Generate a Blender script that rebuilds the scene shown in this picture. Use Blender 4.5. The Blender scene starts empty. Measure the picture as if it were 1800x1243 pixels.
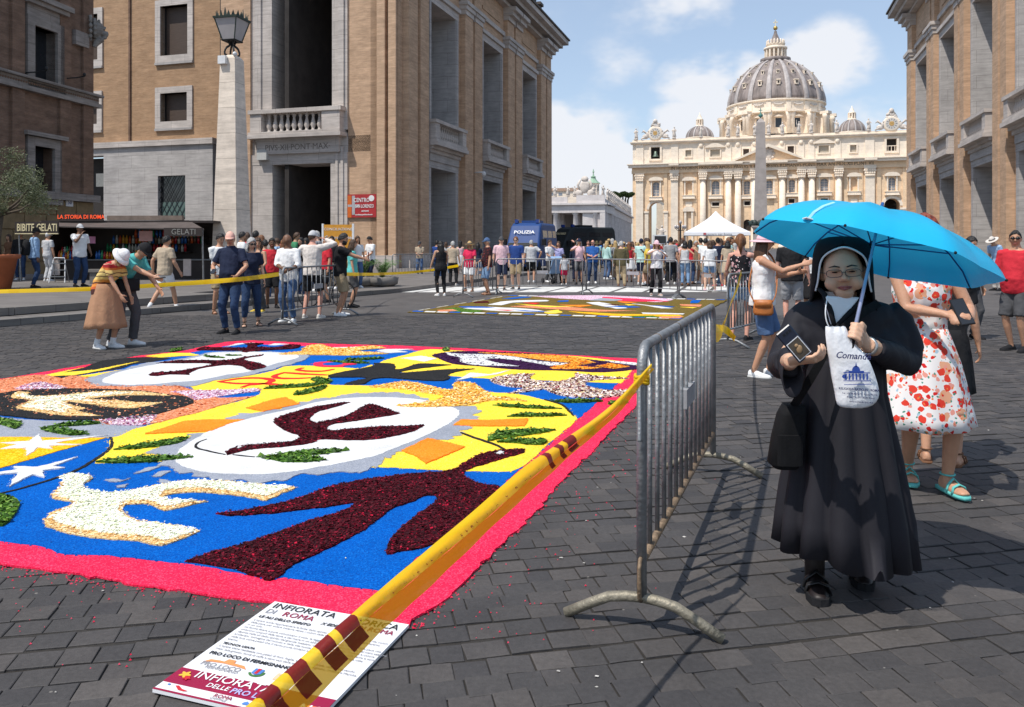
import bpy,bmesh,math,random
import numpy as np
from mathutils import Vector,Matrix,Euler
from mathutils.geometry import tessellate_polygon
R = math.radians; PI = math.pi
random.seed(7)
scene = bpy.context.scene
COL = scene.collection

# ---------------------------------------------------------------- camera
CAMH,F,HY = 1.55,1400.0,430.0
cd = bpy.data.cameras.new('camera'); cam = bpy.data.objects.new('camera',cd); COL.objects.link(cam)
cd.lens = 28.0; cd.sensor_width = 36.0; cd.clip_start = 0.05; cd.clip_end = 4000
cam.location = (0,0,CAMH); cam.rotation_euler = (PI/2,0,0)
cd.shift_y = -(621.5-HY)/1800.0
scene.camera = cam
scene.render.resolution_x = 1024; scene.render.resolution_y = 707

# ---------------------------------------------------------------- sun and sky
SUN_AZ,SUN_EL = R(232),R(60)
sl = bpy.data.lights.new('sun','SUN'); sl.energy = 4.4; sl.angle = R(0.55); sl.color = (1.0,0.95,0.87)
sun = bpy.data.objects.new('sun',sl); COL.objects.link(sun)
sv = Vector((math.sin(SUN_AZ)*math.cos(SUN_EL),math.cos(SUN_AZ)*math.cos(SUN_EL),math.sin(SUN_EL)))
sun.rotation_euler = sv.to_track_quat('Z','Y').to_euler()
sun.location = sv*50
w = bpy.data.worlds.new('World'); scene.world = w; w.use_nodes = True
w.cycles.sampling_method = 'MANUAL'; w.cycles.sample_map_resolution = 256
nt = w.node_tree; nt.nodes.clear()
def wn(t,**k):
 n = nt.nodes.new(t)
 for a,b in k.items(): setattr(n,a,b)
 return n
sky = wn('ShaderNodeTexSky',sky_type='NISHITA',sun_disc=False,sun_elevation=SUN_EL,sun_rotation=SUN_AZ)
sky.altitude = 20; sky.air_density = 1.0; sky.dust_density = 0.7; sky.ozone_density = 1.2
bg = wn('ShaderNodeBackground'); bg.inputs[1].default_value = 0.145
out = wn('ShaderNodeOutputWorld'); nt.links.new(bg.outputs[0],out.inputs[0])
tc = wn('ShaderNodeTexCoord')
def wmath(op,a,b=None,clamp=False):
 n = wn('ShaderNodeMath',operation=op,use_clamp=clamp)
 for i,x in enumerate((a,b)):
  if x is None: continue
  if isinstance(x,(int,float)): n.inputs[i].default_value = x
  else: nt.links.new(x,n.inputs[i])
 return n.outputs[0]
# cumulus: a few banks at known directions plus thin scattered cloud all over the sky
dirn = tc.outputs['Generated']
ns = wn('ShaderNodeTexNoise'); ns.inputs['Scale'].default_value = 9.0; ns.inputs['Detail'].default_value = 4; ns.inputs['Roughness'].default_value = 0.58
mp = wn('ShaderNodeMapping'); mp.inputs['Scale'].default_value = (1,1,1.7); nt.links.new(dirn,mp.inputs[0]); nt.links.new(mp.outputs[0],ns.inputs[0])
ns2 = wn('ShaderNodeTexNoise'); ns2.inputs['Scale'].default_value = 3.2; ns2.inputs['Detail'].default_value = 2; nt.links.new(mp.outputs[0],ns2.inputs[0])
blobs = [(1010,258,.085,1.0),(1070,268,.062,.95),(975,222,.05,.9),(1040,318,.11,.8),(1250,148,.062,.95),(1325,138,.055,.9),(1445,105,.068,1.0),
   (1220,215,.052,1.0),(1095,112,.05,.32),(1525,225,.08,.45),(1200,8,.09,.42),(900,330,.18,.5),(1700,330,.2,.5)]
acc = None
sdir = wn('ShaderNodeVectorMath',operation='MULTIPLY'); nt.links.new(dirn,sdir.inputs[0]); sdir.inputs[1].default_value = (1,1,1.55)
for (u,v,r,s) in blobs:
 d0 = Vector(((u-900)/F,1,(HY-v)/F)).normalized()
 ds = wn('ShaderNodeVectorMath',operation='DISTANCE'); nt.links.new(sdir.outputs[0],ds.inputs[0]); ds.inputs[1].default_value = (d0.x,d0.y,d0.z*1.55)
 ma = wn('ShaderNodeMath',operation='MULTIPLY_ADD',use_clamp=True); nt.links.new(ds.outputs['Value'],ma.inputs[0]); ma.inputs[1].default_value = -s/(r*1.35); ma.inputs[2].default_value = s
 acc = ma.outputs[0] if acc is None else wmath('MAXIMUM',acc,ma.outputs[0])
thin = wmath('MULTIPLY',wmath('SUBTRACT',ns2.outputs[0],0.50,clamp=True),1.1)
dens = wmath('ADD',wmath('MULTIPLY',acc,0.95),wmath('MULTIPLY',wmath('SUBTRACT',ns.outputs[0],0.5),wmath('ADD',wmath('MULTIPLY',acc,2.3),0.5)))
dens = wmath('ADD',dens,wmath('MULTIPLY',thin,0.55))
rm = wn('ShaderNodeMapRange',interpolation_type='SMOOTHSTEP'); rm.inputs['From Min'].default_value = 0.13; rm.inputs['From Max'].default_value = 0.52; rm.inputs['To Max'].default_value = 0.93
nt.links.new(dens,rm.inputs['Value'])
hz = wn('ShaderNodeMix',data_type='RGBA'); hz.inputs['Factor'].default_value = 0.34
nt.links.new(sky.outputs[0],hz.inputs['A']); hz.inputs['B'].default_value = (5.0,6.0,7.4,1)
cm = wn('ShaderNodeMix',data_type='RGBA')
nt.links.new(rm.outputs[0],cm.inputs['Factor']); nt.links.new(hz.outputs['Result'],cm.inputs['A']); cm.inputs['B'].default_value = (6.1,6.25,6.6,1)
nt.links.new(cm.outputs['Result'],bg.inputs[0])
vs = scene.view_settings; vs.view_transform = 'Standard'; vs.look = 'None'; vs.exposure = 0.0; vs.gamma = 1.0; vs.use_curve_mapping = False
scene.render.engine = 'CYCLES'

# ---------------------------------------------------------------- mapping photograph measurements to places on the ground
TH = math.atan(0.307); CC,SS = math.cos(TH),math.sin(TH)      # the street runs 17 degrees right of the camera axis
def G(u,v,z=0.0):
 d = (CAMH-z)*F/(v-HY); return Vector(((u-900)/F*d,d,z))
def P(u,v,d): return Vector(((u-900)/F*d,d,CAMH+(HY-v)/F*d))
def toS(p): return (CC*p[0]-SS*p[1],SS*p[0]+CC*p[1])
def toW(a,b,z=0.0): return Vector((CC*a+SS*b,-SS*a+CC*b,z))
def pb(u,v,b):
 rx,rz = (u-900)/F,(HY-v)/F; t = b/(SS*rx+CC); return (CC*t*rx-SS*t,CAMH+t*rz)
def pa(u,v,a):
 rx,rz = (u-900)/F,(HY-v)/F; t = a/(CC*rx-SS); return (SS*t*rx+CC*t,CAMH+t*rz)

# ---------------------------------------------------------------- materials
MATS = {}
def nd(m,t,**k):
 n = m.node_tree.nodes.new(t)
 for a,b in k.items():
  setattr(n,a,b)
 return n
def col4(c): return (c[0],c[1],c[2],1.0)
def srgb(r,g,b):
 f = lambda x: (x/255/12.92) if x <= 10 else (((x/255)+0.055)/1.055)**2.4
 return (f(r),f(g),f(b))
def newmat(name):
 m = bpy.data.materials.new(name); m.use_nodes = True; MATS[name] = m
 return m,m.node_tree.nodes['Principled BSDF'],m.node_tree.links
def pbr(name,col,rough=0.7,var=0.12,scale=6.0,bump=0.0,bscale=None,metal=0.0,detail=4,col2=None,spec=0.4,coords='Object',stretch=None,sheen=0):
 """plain colour with two octaves of procedural variation and fine relief"""
 if name in MATS: return MATS[name]
 m,b,L = newmat(name)
 b.inputs['Roughness'].default_value = rough; b.inputs['Metallic'].default_value = metal
 b.inputs['Specular IOR Level'].default_value = spec
 t = nd(m,'ShaderNodeTexCoord'); src = t.outputs[coords]
 if stretch:
  mpp = nd(m,'ShaderNodeMapping'); mpp.inputs['Scale'].default_value = stretch; L.new(src,mpp.inputs[0]); src = mpp.outputs[0]
 n = nd(m,'ShaderNodeTexNoise'); n.inputs['Scale'].default_value = scale; n.inputs['Detail'].default_value = detail; n.inputs['Roughness'].default_value = .62
 L.new(src,n.inputs[0])
 r = nd(m,'ShaderNodeValToRGB'); c2 = col2 or tuple(min(1,x*(1+var)) for x in col)
 c1 = tuple(x*(1-var) for x in col)
 r.color_ramp.elements[0].position = .3; r.color_ramp.elements[0].color = col4(c1)
 r.color_ramp.elements[1].position = .7; r.color_ramp.elements[1].color = col4(c2)
 L.new(n.outputs[0],r.inputs[0]); L.new(r.outputs[0],b.inputs['Base Color'])
 if bump:
  n2 = nd(m,'ShaderNodeTexNoise'); n2.inputs['Scale'].default_value = bscale or scale*4; n2.inputs['Detail'].default_value = 3
  L.new(src,n2.inputs[0])
  bp = nd(m,'ShaderNodeBump'); bp.inputs['Strength'].default_value = bump; bp.inputs['Distance'].default_value = .02
  L.new(n2.outputs[0],bp.inputs['Height']); L.new(bp.outputs[0],b.inputs['Normal'])
 return m
def cloth(name,col,rough=.85,var=.10):
 return pbr('cloth_'+name,col,rough,var,5.0,.35,22.0,spec=.15)

def brick_mat(name,c1,c2,mortar,wid=.26,hei=.062,dirt=.22):
 if name in MATS: return MATS[name]
 m,b,L = newmat(name); b.inputs['Roughness'].default_value = .9; b.inputs['Specular IOR Level'].default_value = .2
 t = nd(m,'ShaderNodeTexCoord'); sp = nd(m,'ShaderNodeSeparateXYZ'); L.new(t.outputs['Object'],sp.inputs[0])
 ad = nd(m,'ShaderNodeMath',operation='ADD'); L.new(sp.outputs[0],ad.inputs[0]); L.new(sp.outputs[1],ad.inputs[1])
 cb = nd(m,'ShaderNodeCombineXYZ'); L.new(ad.outputs[0],cb.inputs[0]); L.new(sp.outputs[2],cb.inputs[1])
 bt = nd(m,'ShaderNodeTexBrick'); L.new(cb.outputs[0],bt.inputs[0])
 bt.inputs['Scale'].default_value = 1; bt.inputs['Brick Width'].default_value = wid; bt.inputs['Row Height'].default_value = hei
 bt.inputs['Mortar Size'].default_value = .009; bt.inputs['Color1'].default_value = col4(c1); bt.inputs['Color2'].default_value = col4(c2); bt.inputs['Mortar'].default_value = col4(mortar)
 n = nd(m,'ShaderNodeTexNoise'); n.inputs['Scale'].default_value = .8; n.inputs['Detail'].default_value = 5; n.inputs['Roughness'].default_value = .7
 mpp = nd(m,'ShaderNodeMapping'); mpp.inputs['Scale'].default_value = (1,1,2.2); L.new(t.outputs['Object'],mpp.inputs[0]); L.new(mpp.outputs[0],n.inputs[0])
 mr = nd(m,'ShaderNodeMapRange'); mr.inputs['From Min'].default_value = .3; mr.inputs['From Max'].default_value = .7; mr.inputs['To Min'].default_value = 1-dirt; mr.inputs['To Max'].default_value = 1+dirt*.6
 L.new(n.outputs[0],mr.inputs[0])
 # rows weather differently, as thin bands
 n3 = nd(m,'ShaderNodeTexNoise'); n3.inputs['Scale'].default_value = 1; n3.inputs['Detail'].default_value = 3
 mp3 = nd(m,'ShaderNodeMapping'); mp3.inputs['Scale'].default_value = (.7,.7,9); L.new(t.outputs['Object'],mp3.inputs[0]); L.new(mp3.outputs[0],n3.inputs[0])
 mr3 = nd(m,'ShaderNodeMapRange'); mr3.inputs['From Min'].default_value = .3; mr3.inputs['From Max'].default_value = .7; mr3.inputs['To Min'].default_value = .86; mr3.inputs['To Max'].default_value = 1.1
 L.new(n3.outputs[0],mr3.inputs[0])
 mm = nd(m,'ShaderNodeMath',operation='MULTIPLY'); L.new(mr.outputs[0],mm.inputs[0]); L.new(mr3.outputs[0],mm.inputs[1])
 mx = nd(m,'ShaderNodeVectorMath',operation='SCALE'); L.new(bt.outputs[0],mx.inputs[0]); L.new(mm.outputs[0],mx.inputs['Scale'])
 L.new(mx.outputs[0],b.inputs['Base Color'])
 bp = nd(m,'ShaderNodeBump'); bp.inputs['Strength'].default_value = .4; bp.inputs['Distance'].default_value = .01
 inv = nd(m,'ShaderNodeMath',operation='SUBTRACT'); inv.inputs[0].default_value = 1; L.new(bt.outputs['Fac'],inv.inputs[1]); L.new(inv.outputs[0],bp.inputs['Height']); L.new(bp.outputs[0],b.inputs['Normal'])
 return m
def travertine(name,col,dark=.3,joint=(2.2,.85)):
 """travertine with horizontal veins, dark pits, soot and block joints"""
 if name in MATS: return MATS[name]
 m,b,L = newmat(name); b.inputs['Roughness'].default_value = .82; b.inputs['Specular IOR Level'].default_value = .25
 t = nd(m,'ShaderNodeTexCoord')
 mpp = nd(m,'ShaderNodeMapping'); mpp.inputs['Scale'].default_value = (.6,.6,5); L.new(t.outputs['Object'],mpp.inputs[0])
 n = nd(m,'ShaderNodeTexNoise'); n.inputs['Scale'].default_value = 1.6; n.inputs['Detail'].default_value = 5; n.inputs['Roughness'].default_value = .65; L.new(mpp.outputs[0],n.inputs[0])
 n2 = nd(m,'ShaderNodeTexNoise'); n2.inputs['Scale'].default_value = .5; n2.inputs['Detail'].default_value = 6; n2.inputs['Roughness'].default_value = .7; L.new(t.outputs['Object'],n2.inputs[0])
 r = nd(m,'ShaderNodeValToRGB'); e = r.color_ramp.elements
 e[0].position = .25; e[0].color = col4(tuple(x*(1-dark) for x in col)); e[1].position = .68; e[1].color = col4(tuple(min(1,x*1.08) for x in col))
 L.new(n.outputs[0],r.inputs[0])
 r2 = nd(m,'ShaderNodeMapRange'); r2.inputs['From Min'].default_value = .28; r2.inputs['From Max'].default_value = .6; r2.inputs['To Min'].default_value = 1-dark*.9; r2.inputs['To Max'].default_value = 1.05; L.new(n2.outputs[0],r2.inputs[0])
 sp = nd(m,'ShaderNodeSeparateXYZ'); L.new(t.outputs['Object'],sp.inputs[0])
 ad = nd(m,'ShaderNodeMath',operation='ADD'); L.new(sp.outputs[0],ad.inputs[0]); L.new(sp.outputs[1],ad.inputs[1])
 cb = nd(m,'ShaderNodeCombineXYZ'); L.new(ad.outputs[0],cb.inputs[0]); L.new(sp.outputs[2],cb.inputs[1])
 bt = nd(m,'ShaderNodeTexBrick'); L.new(cb.outputs[0],bt.inputs[0]); bt.inputs['Scale'].default_value = 1
 bt.inputs['Brick Width'].default_value = joint[0]; bt.inputs['Row Height'].default_value = joint[1]; bt.inputs['Mortar Size'].default_value = .012
 bt.inputs['Color1'].default_value = (1,1,1,1); bt.inputs['Color2'].default_value = (.92,.92,.93,1); bt.inputs['Mortar'].default_value = (.6,.59,.58,1)
 mx = nd(m,'ShaderNodeVectorMath',operation='MULTIPLY'); L.new(r.outputs[0],mx.inputs[0]); L.new(bt.outputs[0],mx.inputs[1])
 mx2 = nd(m,'ShaderNodeVectorMath',operation='SCALE'); L.new(mx.outputs[0],mx2.inputs[0]); L.new(r2.outputs[0],mx2.inputs['Scale'])
 L.new(mx2.outputs[0],b.inputs['Base Color'])
 bp = nd(m,'ShaderNodeBump'); bp.inputs['Strength'].default_value = .3; bp.inputs['Distance'].default_value = .02; L.new(n.outputs[0],bp.inputs['Height']); L.new(bp.outputs[0],b.inputs['Normal'])
 return m
def grain(name,cols,scale=170.0,rough=.95,bump=.9):
 """heaped dyed sawdust, petals or seeds: each grain a Voronoi cell with a colour of its own"""
 if name in MATS: return MATS[name]
 m,b,L = newmat(name); b.inputs['Roughness'].default_value = rough; b.inputs['Specular IOR Level'].default_value = .08
 t = nd(m,'ShaderNodeTexCoord')
 v = nd(m,'ShaderNodeTexVoronoi'); v.inputs['Scale'].default_value = scale; L.new(t.outputs['Object'],v.inputs[0])
 sp = nd(m,'ShaderNodeSeparateColor'); L.new(v.outputs['Color'],sp.inputs[0])
 r = nd(m,'ShaderNodeValToRGB'); r.color_ramp.interpolation = 'CONSTANT'
 els = r.color_ramp.elements
 tot = sum(w_ for _,w_ in cols); pos = 0
 for i,(c,w_) in enumerate(cols):
  e = els[i] if i < 2 else els.new(pos)
  e.position = pos; e.color = col4(c); pos += w_/tot
 if len(cols) == 1: els[1].color = col4(cols[0][0])
 L.new(sp.outputs[0],r.inputs[0])
 n = nd(m,'ShaderNodeTexNoise'); n.inputs['Scale'].default_value = 2.6; n.inputs['Detail'].default_value = 5; n.inputs['Roughness'].default_value = .7; L.new(t.outputs['Object'],n.inputs[0])
 mr = nd(m,'ShaderNodeMapRange'); mr.inputs['From Min'].default_value = .3; mr.inputs['From Max'].default_value = .7; mr.inputs['To Min'].default_value = .84; mr.inputs['To Max'].default_value = 1.08; L.new(n.outputs[0],mr.inputs[0])
 mx = nd(m,'ShaderNodeVectorMath',operation='SCALE'); L.new(r.outputs[0],mx.inputs[0]); L.new(mr.outputs[0],mx.inputs['Scale']); L.new(mx.outputs[0],b.inputs['Base Color'])
 n2 = nd(m,'ShaderNodeTexNoise'); n2.inputs['Scale'].default_value = 60; n2.inputs['Detail'].default_value = 4; L.new(t.outputs['Object'],n2.inputs[0])
 bp = nd(m,'ShaderNodeBump'); bp.inputs['Strength'].default_value = bump; bp.inputs['Distance'].default_value = .006
 L.new(n2.outputs[0],bp.inputs['Height']); L.new(bp.outputs[0],b.inputs['Normal'])
 return m

# ---------------------------------------------------------------- mesh building
def perp(d):
 d = Vector(d).normalized(); a = Vector((0,0,1)) if abs(d.z) < .9 else Vector((1,0,0))
 x = d.cross(a).normalized(); return x,x.cross(d).normalized()
class MB:
 def __init__(s): s.v = []; s.f = []; s.mi = None
 def add(s,vs,fs):
  o = len(s.v); s.v.extend([tuple(q) for q in vs]); s.f.extend([tuple(i+o for i in f) for f in fs]); return s
 def box(s,x0,x1,y0,y1,z0,z1):
  return s.add([(x0,y0,z0),(x1,y0,z0),(x1,y1,z0),(x0,y1,z0),(x0,y0,z1),(x1,y0,z1),(x1,y1,z1),(x0,y1,z1)],
      [(3,2,1,0),(4,5,6,7),(0,1,5,4),(1,2,6,5),(2,3,7,6),(3,0,4,7)])
 def obox(s,c,ax,ay,az,hx,hy,hz):
  c,ax,ay,az = Vector(c),Vector(ax),Vector(ay),Vector(az)
  vs = [c+ax*(hx*i)+ay*(hy*j)+az*(hz*k) for k in (-1,1) for (i,j) in ((-1,-1),(1,-1),(1,1),(-1,1))]
  return s.add(vs,[(3,2,1,0),(4,5,6,7),(0,1,5,4),(1,2,6,5),(2,3,7,6),(3,0,4,7)])
 def loft(s,rings,cap0=True,cap1=True,closed=True):
  n = len(rings[0]); o = len(s.v)
  for r in rings: s.v.extend([tuple(q) for q in r])
  for i in range(len(rings)-1):
   for j in range(n if closed else n-1):
    k = (j+1) % n
    s.f.append((o+i*n+j,o+i*n+k,o+(i+1)*n+k,o+(i+1)*n+j))
  if cap0: s.f.append(tuple(o+j for j in reversed(range(n))))
  if cap1: s.f.append(tuple(o+(len(rings)-1)*n+j for j in range(n)))
  return s
 def tube(s,pts,rad,n=8,cap=True,ell=1.0,dome=False):
  pts = [Vector(p) for p in pts]
  if not hasattr(rad,'__len__'): rad = [rad]*len(pts)
  rad = list(rad)
  if dome:
   d0 = (pts[0]-pts[1]).normalized(); d1 = (pts[-1]-pts[-2]).normalized()
   pts = [pts[0]+d0*rad[0]*.75,pts[0]+d0*rad[0]*.4]+pts+[pts[-1]+d1*rad[-1]*.4,pts[-1]+d1*rad[-1]*.75]
   rad = [rad[0]*.45,rad[0]*.85]+rad+[rad[-1]*.85,rad[-1]*.45]
  rings = []; x = None
  for i,p in enumerate(pts):
   d = (pts[min(i+1,len(pts)-1)]-pts[max(i-1,0)])
   if d.length < 1e-9: d = Vector((0,0,1))
   d.normalize()
   if x is None: x,y = perp(d)
   else:
    x = (x-d*x.dot(d))
    x = x.normalized() if x.length > 1e-6 else perp(d)[0]
    y = x.cross(d).normalized()
   rings.append([p+x*(math.cos(t)*rad[i])+y*(math.sin(t)*rad[i]*ell) for t in [2*PI*k/n for k in range(n)]])
  return s.loft(rings,cap,cap)
 def lathe(s,prof,n=16,c=(0,0,0),cap=True):
  c = Vector(c)
  return s.loft([[c+Vector((r*math.cos(2*PI*k/n),r*math.sin(2*PI*k/n),z)) for k in range(n)] for (r,z) in prof],cap,cap)
 def ell(s,c,r,n=12,m=8,mat=None):
  c = Vector(c); rings = []
  for i in range(m+1):
   t = -PI/2+PI*(i+.0)/m; t = max(-PI/2+.08,min(PI/2-.08,t))
   ring = []
   for k in range(n):
    q = Vector((r[0]*math.cos(t)*math.cos(2*PI*k/n),r[1]*math.cos(t)*math.sin(2*PI*k/n),r[2]*math.sin(t)))
    ring.append(c+(mat @ q if mat else q))
   rings.append(ring)
  return s.loft(rings)
 def prism(s,poly,z0,z1,axis='z'):
  n = len(poly)
  if axis == 'z': A = [(p[0],p[1],z0) for p in poly]; B = [(p[0],p[1],z1) for p in poly]
  elif axis == 'y': A = [(p[0],z0,p[1]) for p in poly]; B = [(p[0],z1,p[1]) for p in poly]
  else: A = [(z0,p[0],p[1]) for p in poly]; B = [(z1,p[0],p[1]) for p in poly]
  return s.loft([A,B])
 def merge(s,o): return s.add(o.v,o.f)
 def xf(s,M): s.v = [tuple(M @ Vector(q)) for q in s.v]; return s
 def mesh(s,name,m=None,smooth=False):
  me = bpy.data.meshes.new(name); me.from_pydata(s.v,[],s.f); me.update()
  if m: me.materials.append(m)
  if smooth: me.polygons.foreach_set('use_smooth',[True]*len(me.polygons))
  return me
 def build(s,name,m,parent=None,smooth=False,fixn=True):
  me = s.mesh(name,m,smooth)
  if fixn and len(me.polygons) < 60000:
   bm = bmesh.new(); bm.from_mesh(me); bmesh.ops.recalc_face_normals(bm,faces=bm.faces); bm.to_mesh(me); bm.free()
  o = bpy.data.objects.new(name,me); COL.objects.link(o)
  if parent: o.parent = parent
  return o
def tag(o,label,cat,group=None):
 o['label'] = label; o['category'] = cat
 if group: o['group'] = group
 return o
def thing(name,label,cat,loc=(0,0,0),rz=0.0,group=None):
 o = bpy.data.objects.new(name,None); COL.objects.link(o); o.location = loc; o.rotation_euler = (0,0,rz); o.empty_display_size = .2
 return tag(o,label,cat,group)
def struct(o): o['kind'] = 'structure'; return o
def stuff(o,label=None,cat=None):
 o['kind'] = 'stuff'
 if label: o['label'] = label
 if cat: o['category'] = cat
 return o
def link(me,name,parent=None,loc=(0,0,0),rot=(0,0,0),sc=(1,1,1)):
 o = bpy.data.objects.new(name,me); COL.objects.link(o); o.parent = parent; o.location = loc; o.rotation_euler = rot; o.scale = sc
 return o
def textmesh(txt,size=1.0,extrude=0.002,align='CENTER',sx=1.0,shear=0.0,bold=0.0):
 c = bpy.data.curves.new('lettering','FONT'); c.body = txt; c.size = size; c.extrude = extrude; c.align_x = align; c.align_y = 'CENTER'; c.shear = shear; c.offset = bold; c.resolution_u = 2
 o = bpy.data.objects.new('lettering',c); tmp = bpy.data.scenes.new('lettering'); tmp.collection.objects.link(o); vl = tmp.view_layers[0]; vl.update()
 me = bpy.data.meshes.new_from_object(o.evaluated_get(vl.depsgraph)); me.name = 'lettering'
 bpy.data.objects.remove(o); bpy.data.curves.remove(c); bpy.data.scenes.remove(tmp)
 if sx != 1:
  for v_ in me.vertices: v_.co.x *= sx
 return me
def letters(txt,m,parent,M,size=1.0,sx=1.0,shear=0.0,bold=0.0,name='lettering',align='CENTER',ext=.002):
 """flat lettering; M takes text space (x along line, y up the letter, z out of the face) to parent space"""
 me = textmesh(txt,size,ext,align,sx,shear,bold); me.transform(M); me.materials.clear(); me.materials.append(m)
 o = bpy.data.objects.new(name,me); COL.objects.link(o); o.parent = parent; return o
def frameM(o,x,y):
 x = Vector(x).normalized(); y = Vector(y).normalized(); z = x.cross(y).normalized()
 M = Matrix(((x.x,y.x,z.x,o[0]),(x.y,y.y,z.y,o[1]),(x.z,y.z,z.z,o[2]),(0,0,0,1))); return M
# ================================================================= GROUND
SKIN = None
m_stone = None
def cobble_mat(name,near):
 m,b,L = newmat(name); b.inputs['Roughness'].default_value = .7; b.inputs['Specular IOR Level'].default_value = .4
 t = nd(m,'ShaderNodeTexCoord'); g = nd(m,'ShaderNodeNewGeometry')
 oi = nd(m,'ShaderNodeObjectInfo')
 if near: # every stone has its own tint; the joined far stones vary per island
  r1 = nd(m,'ShaderNodeMath',operation='FRACT'); a = nd(m,'ShaderNodeMath',operation='ADD'); L.new(g.outputs['Random Per Island'],a.inputs[0]); L.new(oi.outputs['Random'],a.inputs[1]); L.new(a.outputs[0],r1.inputs[0]); src = r1.outputs[0]
  r = nd(m,'ShaderNodeValToRGB'); e = r.color_ramp.elements
  e[0].color = (.044,.041,.042,1); e[1].color = (.080,.071,.066,1)
  x = e.new(.35); x.color = (.054,.050,.049,1); x = e.new(.7); x.color = (.062,.056,.054,1)
 n = nd(m,'ShaderNodeTexNoise'); n.inputs['Scale'].default_value = 1.3; n.inputs['Detail'].default_value = 5; n.inputs['Roughness'].default_value = .7; L.new(g.outputs['Position'],n.inputs[0])
 mr = nd(m,'ShaderNodeMapRange'); mr.inputs['From Min'].default_value = .25; mr.inputs['From Max'].default_value = .75; mr.inputs['To Min'].default_value = .72; mr.inputs['To Max'].default_value = 1.3; L.new(n.outputs[0],mr.inputs[0])
 n2 = nd(m,'ShaderNodeTexNoise'); n2.inputs['Scale'].default_value = 45; n2.inputs['Detail'].default_value = 6; n2.inputs['Roughness'].default_value = .7; L.new(g.outputs['Position'],n2.inputs[0])
 mr2 = nd(m,'ShaderNodeMapRange'); mr2.inputs['From Min'].default_value = .25; mr2.inputs['From Max'].default_value = .75; mr2.inputs['To Min'].default_value = .75; mr2.inputs['To Max'].default_value = 1.25; L.new(n2.outputs[0],mr2.inputs[0])
 mm = nd(m,'ShaderNodeMath',operation='MULTIPLY'); L.new(mr.outputs[0],mm.inputs[0]); L.new(mr2.outputs[0],mm.inputs[1])
 mx = nd(m,'ShaderNodeVectorMath',operation='SCALE'); L.new(mm.outputs[0],mx.inputs['Scale'])
 if near:
  L.new(src,r.inputs[0]); base = r.outputs[0]
 else:   # far roadway of the same stone, its grazing sheen painted in as a lighter colour; sand and dust between the stones near the camera
  sp = nd(m,'ShaderNodeVectorMath',operation='LENGTH'); L.new(g.outputs['Position'],sp.inputs[0])
  q = nd(m,'ShaderNodeMapRange'); q.inputs['From Min'].default_value = 15; q.inputs['From Max'].default_value = 19; L.new(sp.outputs['Value'],q.inputs[0])
  mxc = nd(m,'ShaderNodeMix',data_type='RGBA'); mxc.inputs['A'].default_value = (.030,.026,.022,1); mxc.inputs['B'].default_value = (.090,.082,.078,1); L.new(q.outputs[0],mxc.inputs['Factor']); base = mxc.outputs['Result']
 # pale chewing-gum and dust flecks
 v = nd(m,'ShaderNodeTexVoronoi'); v.inputs['Scale'].default_value = 7; L.new(g.outputs['Position'],v.inputs[0])
 lt = nd(m,'ShaderNodeMath',operation='LESS_THAN'); L.new(v.outputs['Distance'],lt.inputs[0]); lt.inputs[1].default_value = .045
 n4 = nd(m,'ShaderNodeTexNoise'); n4.inputs['Scale'].default_value = .8; L.new(g.outputs['Position'],n4.inputs[0])
 gt = nd(m,'ShaderNodeMath',operation='GREATER_THAN'); L.new(n4.outputs[0],gt.inputs[0]); gt.inputs[1].default_value = .52
 fm = nd(m,'ShaderNodeMath',operation='MULTIPLY'); L.new(lt.outputs[0],fm.inputs[0]); L.new(gt.outputs[0],fm.inputs[1])
 f2 = nd(m,'ShaderNodeMath',operation='MULTIPLY'); L.new(fm.outputs[0],f2.inputs[0]); f2.inputs[1].default_value = .55
 fx = nd(m,'ShaderNodeMix',data_type='RGBA'); L.new(f2.outputs[0],fx.inputs['Factor']); L.new(base,fx.inputs['A']); fx.inputs['B'].default_value = (.28,.26,.23,1)
 L.new(fx.outputs['Result'],mx.inputs[0]); L.new(mx.outputs[0],b.inputs['Base Color'])
 bp = nd(m,'ShaderNodeBump'); bp.inputs['Strength'].default_value = .55; bp.inputs['Distance'].default_value = .006; L.new(n2.outputs[0],bp.inputs['Height']); L.new(bp.outputs[0],b.inputs['Normal'])
 return m
M_COB = cobble_mat('basalt_cobble',True); M_GND = cobble_mat('basalt_road',False)
def sheet(name,poly,z,m,parent=None):
 mb = MB(); mb.add([(p[0],p[1],z) for p in poly],[tuple(range(len(poly)))]); return mb.build(name,m,parent,fixn=False)
pav = struct(sheet('road',[(-900,-60),(900,-60),(900,1800),(-900,1800)],-.008,M_GND))
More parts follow.
